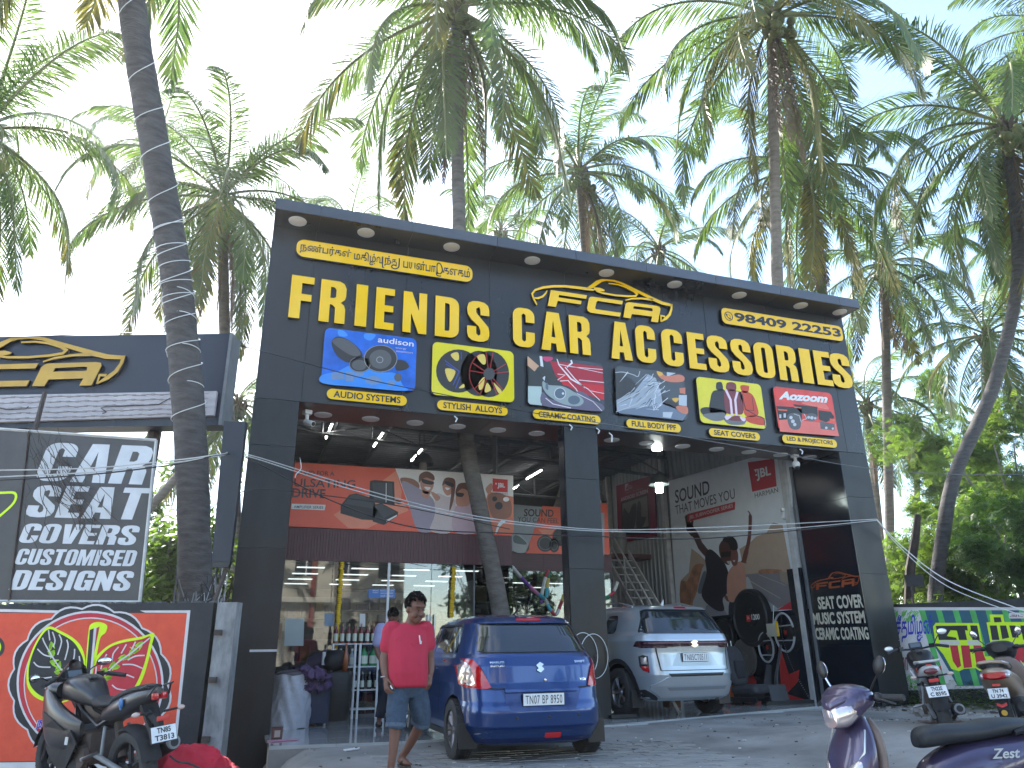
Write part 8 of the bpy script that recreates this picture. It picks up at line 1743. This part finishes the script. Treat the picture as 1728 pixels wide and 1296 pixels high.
def scooter(name, label, loc, rz, body, lean=0.0, inner='tan', pl=None, rear_plate=False, steer=0.0, fplate=None, dark_front=False, mir='black'):
    e = thing(name, label, 'scooter', loc, rz); e.rotation_euler = (0, lean, rz)
    P = lambda n_, t, **k: part(n_, t, e, smooth=True, auto=42, **k)
    bwheel(e, .30, .24, .10, 'blackm'); bwheel(e, 1.46, .24, .09, 'blackm')
    t = MB(); hull(t, [(-.03, 0, .70, .03, .02), (.0, 0, .68, .10, .06), (.12, 0, .64, .16, .11), (.35, 0, .57, .195, .15), (.6, 0, .52, .195, .17), (.80, 0, .46, .15, .16), (.90, 0, .42, .10, .12)], body); P('rear_body', t)
    t = MB(); hull(t, [(.06, 0, .765, .06, .03), (.14, 0, .772, .13, .045), (.35, 0, .765, .152, .055), (.5, 0, .742, .145, .055), (.7, 0, .735, .13, .06), (.84, 0, .72, .09, .06), (.89, 0, .70, .04, .035)], 'seat'); P('seat', t)
    t = MB(); t.tube([(-.14, .30, .735), (-.15, .12, .77), (-.11, -.03, .80), (0, -.07, .81), (.11, -.03, .80), (.15, .12, .77), (.14, .30, .735)], .019, 'black' if not rear_plate else body, n=8); P('grab_rail', t)
    t = MB(); hull(t, [(-.045, 0, .66, .08, .03), (.0, 0, .655, .13, .045), (.06, 0, .65, .15, .04)], 'lampred'); P('tail_lamp', t)
    for q in (-1, 1): t = MB(); t.ell((q*.125, .03, .655), (.035, .05, .035), 'lampclear', 12, 8); P('indicator', t)
    t = MB(); t.box((0, 1.06, .27), (.34, .44, .05), 'blackm', bev=.015); t.box((0, .98, .22), (.22, .6, .08), 'blackm'); P('floorboard', t)
    t = MB(); vhull(t, [(.30, 0, 1.30, .12, .03), (.42, 0, 1.29, .19, .035), (.60, 0, 1.255, .215, .04), (.76, 0, 1.235, .17, .04), (.84, 0, 1.23, .08, .03)], inner); P('leg_shield', t)
    t = MB(); vhull(t, [(.26, 0, 1.38, .06, .05), (.36, 0, 1.38, .15, .08), (.50, 0, 1.365, .205, .095), (.64, 0, 1.335, .215, .085), (.76, 0, 1.30, .165, .07), (.85, 0, 1.275, .08, .05)], body if not dark_front else 'black'); P('front_apron', t)
    for q in (-1, 1): t = MB(); t.tube([(q*.02, 1.475, .40), (q*.10, 1.45, .52), (q*.19, 1.37, .66), (q*.17, 1.33, .78)], [.006, .010, .010, .006], 'steel', n=6); P('apron_trim', t)
    for q in (-1, 1): t = MB(); hull(t, [(1.33, q*.175, .60, .02, .02), (1.38, q*.165, .58, .035, .05), (1.43, q*.13, .54, .04, .05), (1.47, q*.08, .49, .02, .02)], 'lampclear'); P('front_indicator', t)
    t = MB(); arc_fender(t, 1.46, .24, .30, 10, 165, .075, body); P('front_fender', t)
    t = MB(); t.tube([(0, 1.27, .85), (0, 1.46, .24)], .03, 'black'); P('steering_column', t)
    h = bpy.data.objects.new('handlebar', None); COL.objects.link(h); h.parent = e; h.location = (0, 1.27, .92); h.rotation_euler = (0, 0, steer); h.empty_display_size = .1
    Q = lambda n_, t, **k: part(n_, t, h, smooth=True, auto=42, **k)
    t = MB(); hull(t, [(-.10, 0, .03, .09, .045), (-.03, 0, .035, .16, .075), (.05, 0, .02, .175, .10), (.12, 0, -.02, .14, .115), (.18, 0, -.06, .06, .07)], body if not dark_front else 'black'); Q('cowl', t)
    t = MB(); hull(t, [(.06, 0, -.02, .155, .060), (.13, 0, -.045, .135, .085), (.190, 0, -.075, .06, .055)], 'lampclear'); Q('headlamp', t)
    t = MB(); hull(t, [(.08, 0, .045, .13, .04), (.15, 0, .022, .10, .035), (.197, 0, -.01, .03, .02)], body if not dark_front else 'black'); Q('visor', t)
    for q in (-1, 1): t = MB(); t.tube([(q*.12, -.02, .03), (q*.22, -.05, .035)], .014, 'black'); t.tube([(q*.21, -.045, .035), (q*.335, -.085, .03)], .020, 'rubber', n=12); t.tube([(q*.19, .0, .03), (q*.27, .01, .02), (q*.33, -.02, -.005)], .006, 'black'); t.ell((q*.19, -.03, .035), (.035, .03, .03), 'black', 10, 8); Q('grip', t)
    for q in (-1, 1):
        t = MB(); t.tube([(q*.14, -.02, .06), (q*.19, -.02, .12), (q*.235, -.03, .175)], .006, 'chrome' if q > 0 else 'black', n=6); t.ell((q*.25, -.03, .215), (.042, .018, .06), mir, 16, 10, (.1, q*.4, 0)); t.ell((q*.25, -.045, .215), (.036, .008, .052), 'chrome', 16, 8, (.1, q*.4, 0)); Q('mirror', t)
    if fplate:
        o = bpy.data.objects.new('x', None); t = MB(); plate(e, fplate, (0, 1.50, .50), .24, .06, math.pi, tilt=.0)
    t = MB(); t.box((.14, .28, .33), (.10, .34, .16), 'blackm', bev=.03); t.tube([(.17, .55, .22), (.18, .3, .26), (.19, .02, .32)], [.02, .05, .055], 'blackm', n=14); P('exhaust', t)
    t = MB(); t.tube([(-.10, .36, .20), (-.14, .42, .0)], .012, 'black'); t.tube([(.10, .36, .20), (.14, .42, .0)], .012, 'black'); P('centre_stand', t)
    t = MB(); arc_fender(t, .30, .24, .30, 95, 200, .07, 'blackm'); t.prism([(-.07, .04, .50), (.07, .04, .50), (.06, -.06, .30), (-.06, -.06, .30)], (0, 0, 0), (0, .015, 0), 'blackm'); P('rear_fender', t)
    if rear_plate:
        plate(e, '', (0, -.065, .47), .20, .11, 0, two=pl, tilt=-.15); t = MB(); t.box((0, -.06, .56), (.08, .01, .025), 'red'); t.prism([(-.05, -.07, .375), (0, -.075, .355), (.05, -.07, .375), (.05, -.07, .345), (0, -.075, .325), (-.05, -.07, .345)], (0, 0, 0), (0, -.006, 0), 'red'); P('reflector', t)
        t = MB(); t.lathe([(.001, 0), (.03, 0), (.03, .006)], 'amber', c=(0, -.07, .27), ax='y', n=18); P('sticker', t)
    return e
M['seat'] = mat('scooter_seat_vinyl', (.022, .026, .032), .5, var=.2, bump=.1, bscale=90); M['tan'] = mat('tan_plastic', (.20, .145, .12), .5, var=.1); M['purple'] = mat('purple_metallic', (.065, .052, .11), .3, metal=.35, coat=.8); M['beige'] = mat('beige_metallic', (.34, .25, .18), .32, metal=.3, coat=.6)
hp = PD(1412, 1196, 4.55)
az = R(80); fw_ = Vector((-math.sin(az), math.cos(az), 0))
zc = hp-fw_*1.42
sc1 = scooter('scooter', 'purple scooter with black seat cropped by the lower right corner', (zc.x, zc.y, hp.z-.90), az, 'purple', lean=.07, steer=.18, fplate='TN05 BW 7')
# side badge
t = MB(); SPl = Plane((.21, .62, .56), (0, 1, .12), (0, 0, 1)); 
for s_, a0, x_ in (('Zest', 0, 0),):
    pl2 = Plane((-.203, .55, .60), (0, -1, .0), (0, 0, 1)); fit_text(t, pl2, 'Zest', (0, 0), (.20, .0), (0.0, .055), .004, 'dirtywhite', heavy=.02, px=False, shear=.35)
part('badge_lettering', t, sc1, fix=False)
hp = PD(1692, 1165, 8.4)
scooter('scooter', 'beige and black scooter seen from behind at the right edge by the painted wall', (hp.x, hp.y, hp.z-.50), -R(58), 'beige', lean=-.08, pl=('TN 74', 'U 3942'), rear_plate=True, dark_front=True)
# ================================================================ GOODS ON THE FLOOR
fz = .10
ORD = ['first', 'second', 'third', 'fourth', 'fifth', 'sixth', 'seventh', 'eighth']
from mathutils import noise as mnoise
def lump(name, mb, e, voxel, m, sm_=2, amp=.03, fr=5.0):
    me = setmat(fuse(mb, voxel, sm_, .5), m)
    for v in me.vertices:
        c = v.co*fr; f = (1-abs(mnoise.noise(c)))**4*1.6-.8+.5*(1-abs(mnoise.noise(c*2.3)))**5-.2; v.co += v.normal*amp*f
    return part(name, me, e, True)
# white sack bundle
p = PZ(490, 1232, fz); e = thing('wrapped_bundle', 'tall bundle wrapped in crinkled white plastic by the left pillar', 'bundle', (p.x, p.y+.35, fz)); t = MB(); rg = random.Random(2)
c = Vector((p.x, p.y+.35, fz)); t.loft([[(c.x+(.27+.012*math.sin(a*7+z_*9)+.01*math.sin(a*13-z_*21))*(1+.04*math.sin(z_*8))*math.cos(a), c.y+(.26+.012*math.sin(a*9+z_*14))*math.sin(a), c.z+z_+.012*math.sin(a*5)) for a in np.linspace(0, 2*math.pi, 72, endpoint=False)] for z_ in np.linspace(0, .72, 34)], mat('crinkled_white_plastic', (.50, .51, .54), .4, var=.12, scale=7, bump=.6, bscale=18)); part('wrapping', t, e, True, smooth=True, auto=60)
t = MB(); t.ell((c.x, c.y, fz+.73), (.25, .24, .06), gmat((.12, .10, .11)), 20, 8); part('contents', t, e, True, smooth=True)
# purple cloth draped on bundles
e = thing('purple_cloth', 'crumpled purple cloth lying over the white bundle', 'cloth', (c.x+.18, c.y-.1, .8)); t = MB()
for k in range(26): a = rg.uniform(0, 6.28); t.ell((c.x+.22+rg.gauss(0, .11), c.y-.08+rg.gauss(0, .08), .80+rg.uniform(-.18, .1)), (rg.uniform(.06, .10), rg.uniform(.05, .08), rg.uniform(.05, .09)), 'black', 8, 6)
lump('cloth', t, e, .012, mat('purple_cloth', (.10, .06, .13), .9, var=.3), 3)
# suitcase
p = PZ(533, 1226, fz); e = thing('suitcase', 'upright dark blue suitcase between the white bundle and the black roll', 'suitcase', (p.x, p.y+.15, fz)); t = MB(); t.box((p.x, p.y+.15, fz+.31), (.36, .26, .56), mat('navy_suitcase', (.025, .04, .085), .6, var=.2, bump=.1), bev=.05); part('shell', t, e, True, smooth=True, auto=50); t = MB(); t.tube([(p.x+.0, p.y+.15, fz+.58), (p.x+.0, p.y+.15, fz+.80)], .018, 'greysteel'); t.tube([(p.x+.08, p.y+.15, fz+.58), (p.x+.08, p.y+.15, fz+.62), (p.x-.08, p.y+.15, fz+.62), (p.x-.08, p.y+.15, fz+.58)], .012, 'black'); part('handle', t, e, True)
t = MB()
for q in (-.13, .13): t.ell((p.x+q, p.y+.1, fz+.02), (.02, .02, .025), 'dirtywhite', 8, 6)
part('wheels', t, e, True)
# black roll drum
p = PZ(563, 1218, fz); e = thing('vinyl_roll', 'squat wide black roll of matting beside the suitcase', 'roll', (p.x, p.y+.3, fz)); t = MB(); t.lathe([(.001, .72), (.20, .72), (.26, .73), (.285, .70), (.27, .4), (.255, .02), (.25, 0)], mat('black_matting', (.02, .018, .017), .55, var=.3, scale=4, bump=.15, stretch=(1, 1, 6)), c=(p.x+.02, p.y+.3, fz), n=40, cap=False); part('roll', t, e, True, smooth=True, auto=50)
e = thing('cushion_roll', 'rolled black cushion lying on top of the matting roll', 'cushion', (p.x+.1, p.y+.3, .85)); t = MB(); t.lathe([(.001, -.22), (.07, -.225), (.1, -.2), (.155, -.16), (.165, .1), (.15, .2), (.001, .22)], 'blackm', c=(p.x, p.y+.30, fz+.90), ax='x', n=28, T=Euler((0, 0, .9)).to_matrix()); part('cushion', t, e, True, smooth=True)
e = thing('fabric_roll', 'purple and grey fabric roll leaning on the matting roll', 'cloth', (p.x-.2, p.y+.35, .85)); t = MB(); t.tube([(p.x-.38, p.y+.45, fz+.82), (p.x-.12, p.y+.28, fz+.95)], .13, mat('dull_purple', (.07, .05, .09), .9), n=18); t.box((p.x-.2, p.y+.18, fz+.93), (.05, .03, .2), 'dirtywhite', rz=.4); part('fabric', t, e, True, smooth=True, auto=50)
e = thing('copper_bottle', 'orange brown bottle standing on the matting roll', 'bottle', (p.x+.13, p.y+.12, fz+.72)); t = MB(); t.lathe([(.001, 0), (.045, 0), (.047, .2), (.03, .30), (.017, .36), (.018, .42), (.001, .42)], mat('orange_glass', (.30, .085, .03), .25, coat=.4), c=(p.x+.15, p.y+.16, fz+.73), n=18); part('bottle', t, e, True, smooth=True)
# little box, pink sheet
p = PZ(467, 1247, fz); e = thing('small_carton', 'small brown open carton on the floor edge by the left pillar', 'box', (p.x, p.y, fz)); t = MB(); t.box((p.x, p.y+.05, fz+.07), (.13, .12, .13), gmat((.10, .04, .035))); t.box((p.x+.0, p.y-.012, fz+.06), (.07, .004, .08), gmat((.45, .38, .34))); part('carton', t, e, True)
p = PZ(478, 1252, fz); t = MB(); t.prism([(p.x-.15, p.y, 0), (p.x+.2, p.y+.08, 0), (p.x+.12, p.y+.2, 0), (p.x-.18, p.y+.14, 0)], (0, 0, fz+.003), (0, 0, fz+.012), gmat((.5, .22, .32))); o = part('plastic_sheet', t); tag(o, 'flat pink plastic sheet on the floor edge', 'sheet')
# bottle rack behind the glass
rx0, rx1 = PY(585, 1100, YS-.4).x, PY(636, 1100, YS-.4).x
e = thing('display_rack', 'white framed rack of cleaning bottles just in front of the shop glass', 'rack', (rx0, YS-.3, fz))
for z_ in (.13, .42, .78, 1.14): t = MB(); t.box2((rx0-.25, YS-.55, fz+z_), (rx1, YS-.2, fz+z_+.02), 'dirtywhite'); part('shelf', t, e, True)
for x in (rx0-.25, rx0+.12, rx0+.2, rx1): t = MB(); t.tube([(x, YS-.56, fz), (x, YS-.56, fz+1.16)], .02, 'white', n=6); part('upright', t, e, True)
def bot(x, y, z_, r_, h, m, mc, nm, lb, grp):
    o = thing('bottle', lb, 'bottle', (x, y, z_), group=grp); t = MB(); t.lathe([(.001, 0), (r_, 0), (r_, h*.6), (r_*.45, h*.78), (r_*.42, h*.9)], m, n=12); part('bottle_body', t, o, smooth=True, auto=50); t = MB(); t.lathe([(r_*.48, h*.86), (r_*.48, h), (.001, h)], mc, n=10); part('cap', t, o)
    if h > .25: t = MB(); t.lathe([(r_*1.02, h*.12), (r_*1.02, h*.5)], gmat((.55, .6, .5)), n=12); part('label', t, o)
wine = mat('wine_bottle', (.16, .015, .02), .2); green = mat('green_bottle', (.015, .20, .06), .2); clr = mat('pale_bottle', (.35, .42, .5), .2); blk = mat('black_bottle', (.015, .018, .02), .2)
for k in range(8): bot(rx0-.2+k*.105, YS-.44, fz+1.16, .034, .32, wine, gmat((.3, .22, .12)), '', ORD[k]+' wine red bottle from the left on top of the bottle rack', 'wine red bottles along the rack top')
for k in range(4): bot(rx0-.2+k*.095, YS-.44, fz+.80, .042, .28, clr, 'white', '', ORD[k]+' pale clear bottle from the left on the rack middle shelf', 'pale bottles on the middle shelf')
for k in range(3): bot(rx0+.28+k*.17, YS-.44, fz+.80, .07, .33, green, 'black', '', ORD[k]+' big green bottle from the left on the rack middle shelf', 'green bottles on the middle shelf')
for k in range(7): bot(rx0-.2+k*.12, YS-.44, fz+.44, .034, .27, blk if k > 1 else mat('olive_can', (.2, .2, .05), .3), gmat((.3, .3, .3)), '', ORD[k]+' dark bottle from the left on the rack lower shelf', 'dark bottles on the lower shelf')
# stickers and papers on the glass
GP = Plane((0, YS-.012, 0), (1, 0, 0))
def stick(label, q, m, nm='glass_sticker', txt=None, tm='white'):
    Q = [GP.px(*a) for a in q]; t = MB(); t.prism([GP.w(*a) for a in Q], GP.n*0, GP.n*.003, m)
    if txt: 
        for s, a, b, c in txt: fit_text(t, GP, s, a, b, c, .005, tm)
    o = part(nm, t); tag(o, label, 'sticker')
zz3 = lambda x, y: (440+x/3.64, 940+y/3.64)
stick('blue and white notice sticker at the top of the glass beside the door', [zz3(662, 252), zz3(824, 252), zz3(824, 196), zz3(662, 196)], gmat((.05, .17, .48)), 'glass_sticker', [('BAJAJ', zz3(688, 212), zz3(722, 212), zz3(688, 202)), ('FINSERV', zz3(688, 222), zz3(722, 222), zz3(688, 215)), ('NO COST EMI', zz3(735, 212), zz3(815, 212), zz3(735, 201)), ('AVAILABLE HERE', zz3(735, 228), zz3(815, 228), zz3(735, 217)), ('SHOP ON EASY', zz3(735, 245), zz3(815, 245), zz3(735, 234))])
stick('pale blank paper sheet stuck low on the left glass', [zz3(145, 545), zz3(262, 545), zz3(266, 377), zz3(150, 377)], gmat((.38, .44, .45)))
stick('small blue poster with a red strip left of the yellow garland', [zz3(392, 425), zz3(447, 425), zz3(447, 345), zz3(392, 345)], gmat((.18, .27, .38)))
stick('white payment code card hanging right of the yellow garland', [zz3(606, 428), zz3(642, 428), zz3(642, 348), zz3(608, 348)], gmat((.6, .6, .6)))
stick('round pale sticker on the glass door', [zz3(1032+18*math.cos(a), 376+22*math.sin(a)) for a in np.linspace(6.28, 0, 16, endpoint=False)], gmat((.6, .65, .62)))
GP = Plane((0, YS-.013, 0), (1, 0, 0)); t = MB(); fit_text(t, GP, 'audison', zz3(634, 276), zz3(690, 276), zz3(634, 262), .002, 'blackm'); o = part('glass_lettering', t, fix=False); tag(o, 'small dark word audison printed on the glass below the blue notice', 'lettering')
# marigold garlands
def garland(label, a, b):
    e = thing('flower_garland', label, 'garland', b); t = MB(); n = 46; rg = random.Random(5); A_, B_ = Vector(a), Vector(b); mg = mat('marigold_%d' % int(a[0]*100), (.75, .50, .02), .8, var=.25, scale=30, bump=.6, bscale=60)
    for k in range(n):
        p = A_.lerp(B_, k/(n-1)); t.ell((p.x+rg.uniform(-.01, .01), p.y+rg.uniform(-.01, .01), p.z), (.042, .04, .024), mg, 10, 6)
    o = part('flowers', t, e, True, smooth=True)
garland('yellow marigold garland hanging on the glass left of the door', PY(577, 950, YS-.08), PY(566, 1106, YS-.08))
garland('yellow marigold garland hanging on the glass right of the door beside the leaning trunk', PY(766, 958, YS-.08), PY(762, 1040, YS-.08))
t = MB(); b = PY(566, 1106, YS-.1); t.tube([(b.x-.12, b.y, b.z-.04), (b.x, b.y, b.z-.03), (b.x+.05, b.y, b.z-.0)], [.03, .035, .02], 'yellow2', n=8); o = part('garland_tail', t, smooth=True); tag(o, 'loose yellow flower tail at the foot of the left garland', 'garland')
# colourful bead bunting
def bunting(label, pts, cols):
    P = smooth2(pts, 10); e = thing('paper_bunting', label, 'bunting', P[0]); k = len(P); n = len(cols)
    for i, c in enumerate(cols):
        a, b = int(i*(k-1)/n), int((i+1)*(k-1)/n); t = MB(); t.tube(P[a:b+1], [.038*(1+.15*(j % 2)) for j in range(b-a+1)], gmat(c, .6), n=8); part('paper_segment', t, e, True, smooth=True)
Wt, Pu, Pk, Cy, Rd, Gn, Yl = (.6, .6, .58), (.16, .06, .35), (.6, .2, .4), (.05, .42, .55), (.4, .03, .06), (.02, .2, .12), (.6, .48, .12)
Y5 = 4.6
bunting('long multicoloured paper bunting swooping left of the central pillar', [PY(864, 957, Y5-1.9), PY(884, 980, Y5-1), PY(905, 1000, Y5-.5), PY(920, 1012, Y5), PY(928, 1028, Y5), PY(938, 1037, Y5), PY(946, 1020, Y5), PY(952, 1003, Y5)], [Wt, Pu, Pk, Cy, Wt, Cy, Rd, Wt, Rd, Yl])
bunting('pale paper bunting strand hanging upright before the rear window', [PY(925, 962, Y5), PY(919, 980, Y5), PY(915, 1000, Y5), PY(913, 1018, Y5)], [Rd, Wt, Wt, Pu])
bunting('yellow and blue bunting strand hanging beside the pale one', [PY(927, 965, Y5), PY(924, 985, Y5), PY(922, 1008, Y5)], [Gn, Yl, Cy])
bunting('red and green bunting strand by the staircase', [PY(1042, 982, 4.5), PY(1036, 998, 4.5), PY(1028, 1006, 4.5), PY(1018, 1010, 4.5)], [Wt, Rd, Gn])
# ---------------- right bay floor items
p = PZ(1292, 1192, fz); SX, SY = p.x, p.y+.45
e = thing('loose_front_seat', 'loose black car front seat standing on the tiles by the speaker board', 'seat', (SX, SY, fz), .35); M['seatcloth'] = mat('black_seat_cloth', (.03, .032, .038), .8, var=.3, bump=.2, bscale=80)
t = MB(); vhull(t, [(.34, 0, .20, .20, .07), (.42, 0, .21, .27, .10), (.62, 0, .23, .28, .095), (.82, 0, .26, .27, .085), (.98, 0, .30, .22, .07), (1.04, 0, .32, .14, .04)], 'seatcloth', e=3); part('backrest', t, e, smooth=True)
t = MB(); vhull(t, [(.46, 0, .13, .13, .03), (.62, 0, .125, .17, .035), (.78, 0, .15, .14, .03)], gmat((.022, .022, .026), .9), e=3.5); part('back_bolster', t, e, smooth=True)
t = MB(); hull(t, [(-.32, 0, .27, .20, .05), (-.25, 0, .28, .27, .085), (0, 0, .27, .28, .09), (.2, 0, .26, .25, .08)], 'seatcloth', e=3); part('cushion', t, e, smooth=True)
t = MB(); t.tube([(-.06, .32, 1.03), (-.06, .33, 1.14)], .008, 'steel'); t.tube([(.06, .32, 1.03), (.06, .33, 1.14)], .008, 'steel'); t.box((-.22, 0, .10), (.04, .6, .08), 'black'); t.box((.22, 0, .10), (.04, .6, .08), 'black'); t.box((0, 0, .16), (.4, .4, .08), 'black'); part('seat_rail', t, e)
t = MB(); vhull(t, [(1.12, 0, .33, .10, .04), (1.18, 0, .33, .13, .05), (1.24, 0, .335, .10, .035)], 'seatcloth'); 
e2 = thing('seat_belt_trim', 'black plastic trim panel leaning beside the loose seat', 'trim', (SX+.75, SY, fz)); t = MB(); t.prism([(SX+.30, SY+.05, fz), (SX+.52, SY+.05, fz), (SX+.82, SY+.3, fz+.68), (SX+.72, SY+.3, fz+.70)], (0, 0, 0), (0, .03, 0), 'black'); part('trim', t, e2, True)
e2 = thing('grey_trim_strip', 'curved grey trim strip standing against the glossy wall', 'trim', (SX+1.0, SY, fz)); P = smooth2([(SX+.88, SY+.3, fz), (SX+.92, SY+.35, fz+.4), (SX+1.10, SY+.4, fz+.8), (SX+1.2, SY+.42, fz+1.05)], 6); t = MB(); t.tube(P, [.11, .10, .09, .08, .07, .07, .06, .06, .05]+[.045]*(len(P)-9), gmat((.06, .065, .075), .4), n=8, flat=.25); part('trim', t, e2, True, smooth=True)
e2 = thing('floor_trim_panel', 'flat black moulded trim panel lying in front of the loose seat', 'trim', (SX+.6, SY-.35, fz)); t = MB(); t.prism([(SX+.1, SY-.35, fz), (SX+1.25, SY-.28, fz), (SX+1.3, SY-.05, fz), (SX+.9, SY+.0, fz), (SX+.5, SY-.02, fz)], (0, 0, .003), (0, 0, .06), 'black'); t.prism([(SX+.35, SY-.2, fz+.06), (SX+.75, SY-.2, fz+.06), (SX+.6, SY-.05, fz+.06)], (0, 0, 0), (.0, .08, .28), 'black'); part('panel', t, e2, True)
p = PZ(1249, 1189, fz); e = thing('shop_vacuum', 'orange shop vacuum with grey lid beside the silver car', 'vacuum cleaner', (p.x, p.y+.2, fz)); OR = mat('orange_plastic', (.55, .12, .03), .4)
t = MB(); t.lathe([(.17, .10), (.20, .14), (.215, .42), (.22, .44)], OR, n=30); part('drum', t, e, smooth=True, auto=40); t = MB(); t.lathe([(.225, .43), (.23, .46), (.20, .50)], 'black', n=30); t.lathe([(.19, .50), (.17, .62), (.11, .70), (.001, .72)], gmat((.05, .055, .06)), n=28); part('lid', t, e, smooth=True, auto=40)
t = MB(); t.box((-.05, -.215, .30), (.14, .01, .08), 'black'); part('badge', t, e); t = MB()
for a in (.6, 2.2, 3.9, 5.3): t.ell((.19*math.cos(a), .19*math.sin(a), .045), (.035, .03, .045), 'black', 10, 8); t.box((.17*math.cos(a), .17*math.sin(a), .10), (.09, .09, .06), OR, rz=a)
part('casters', t, e); t = MB(); t.tube([(.1+.14*math.cos(a), -.32+.06*math.sin(a), .01+.003*a) for a in np.linspace(0, 6.0, 20)], .007, 'black', n=5); part('power_cord', t, e)
# drain tray by the central pillar foot
p = PZ(1045, 1216, .06); t = MB(); t.box((p.x, p.y, fz+.03), (.45, .35, .05), 'black', bev=.01); t.box((p.x, p.y, fz+.058), (.38, .28, .004), 'blackm'); o = part('black_tray', t); tag(o, 'flat black plastic tray at the foot of the central pillar', 'tray')
# jack stand under the SUV
e = thing('jack_stand', 'grey steel bracket and brown block on the tiles under the silver car', 'jack', (7.2, .8, fz)); t = MB(); t.box((7.15, .55, fz+.14), (.22, .2, .12), gmat((.22, .10, .05))); t.tube([(7.0, .35, fz+.16), (7.12, .25, fz+.02)], .02, 'steel'); t.box((7.06, .3, fz+.1), (.05, .08, .2), 'lightsteel', ry=-.5); part('bracket', t, e, True)
# red cloth heap behind the sport motorcycle
e = thing('red_tarpaulin', 'red cloth cover bunched on the ground behind the sport motorcycle', 'cloth', (-.1, -3.9, -.1)); t = MB(); rg = random.Random(11)
c = PD(312, 1290, 6.4); t.ell((c.x, c.y, c.z-.15), (.42, .40, .30), 'black', 26, 16); t.ell((c.x+.28, c.y+.0, c.z-.26), (.36, .32, .22), 'black', 24, 14); t.ell((c.x-.25, c.y, c.z-.22), (.3, .3, .25), 'black', 22, 12)
for k in range(16): a = rg.uniform(0, 3.14); s_ = rg.uniform(-.3, .5); t.tube([(c.x+s_-.2, c.y-.32, c.z-.35), (c.x+s_*.6-.05, c.y-.2, c.z-.02+rg.uniform(-.06, .02)), (c.x+s_*.4, c.y+.1, c.z+.08)], [.03, .018, .012], 'black', n=6)
lump('cloth', t, e, .018, mat('red_cloth', (.45, .012, .035), .85, var=.12, bump=.3, bscale=20), 4)
t = MB(); t.tube([tuple(q) for q in smooth2([PD(286, 1275, 5.9), PD(300, 1285, 5.9), PD(318, 1288, 5.95), PD(345, 1300, 5.9)], 6)], .008, 'black', n=6); part('cord', t, e, True)
# pink cloth scraps under the right motorcycle
e = thing('cloth_scraps', 'dusty pinkish cloth scraps on the ground under the white motorcycle', 'cloth', PD(1590, 1228, 9)); t = MB(); rg = random.Random(6)
for k in range(9):
    q = PD(rg.uniform(1545, 1640), 1225, 8.9); z_ = gz(q.x, q.y); t.box((q.x, q.y, z_+.02), (rg.uniform(.1, .3), rg.uniform(.08, .2), .012), gmat((.20, .14, .125)), rz=rg.uniform(0, 3), rx=rg.uniform(-.15, .15))
o = part('scraps', t, e, True)
# litter: paper scraps on the forecourt near the man
for i, (x, y, s_, lb) in enumerate([(588, 1277, .05, 'crumpled white paper scrap on the forecourt left of the man'), (600, 1276, .03, 'smaller white scrap beside the crumpled paper'), (1480, 1272, .03, 'tiny red scrap on the concrete by the purple scooter')]):
    p = PZ(x, y, 0); t = MB(); z_ = gz(p.x, p.y); t.box((p.x, p.y, z_+.015), (s_*2.4, s_, .01), 'white' if i < 2 else 'red', rz=.5, rx=.2); t.box((p.x+s_, p.y+.02, z_+.02), (s_*1.4, s_, .01), 'white' if i < 2 else 'red', rz=1.4, rx=-.3); o = part('paper_scrap', t); tag(o, lb, 'litter')

# ================================================================ HAZE BOX, added to lift shadows and pale far palms in place of lens glare
hz = MB(); hz.box2((-75, -34.5, -1.6), (95, 75, 19.5), 'white'); ho = part('glare_haze', hz); ho.data.materials.clear()
hm = bpy.data.materials.new('glare_haze_volume'); hm.use_nodes = True; n_ = hm.node_tree.nodes; n_.remove(n_['Principled BSDF']); pvv = n_.new('ShaderNodeVolumePrincipled')
pvv.inputs['Density'].default_value = 0.0009; pvv.inputs['Color'].default_value = (.92, .95, 1, 1); pvv.inputs['Anisotropy'].default_value = .5
hm.node_tree.links.new(pvv.outputs[0], n_['Material Output'].inputs['Volume']); ho.data.materials.append(hm); ho['kind'] = 'stuff'
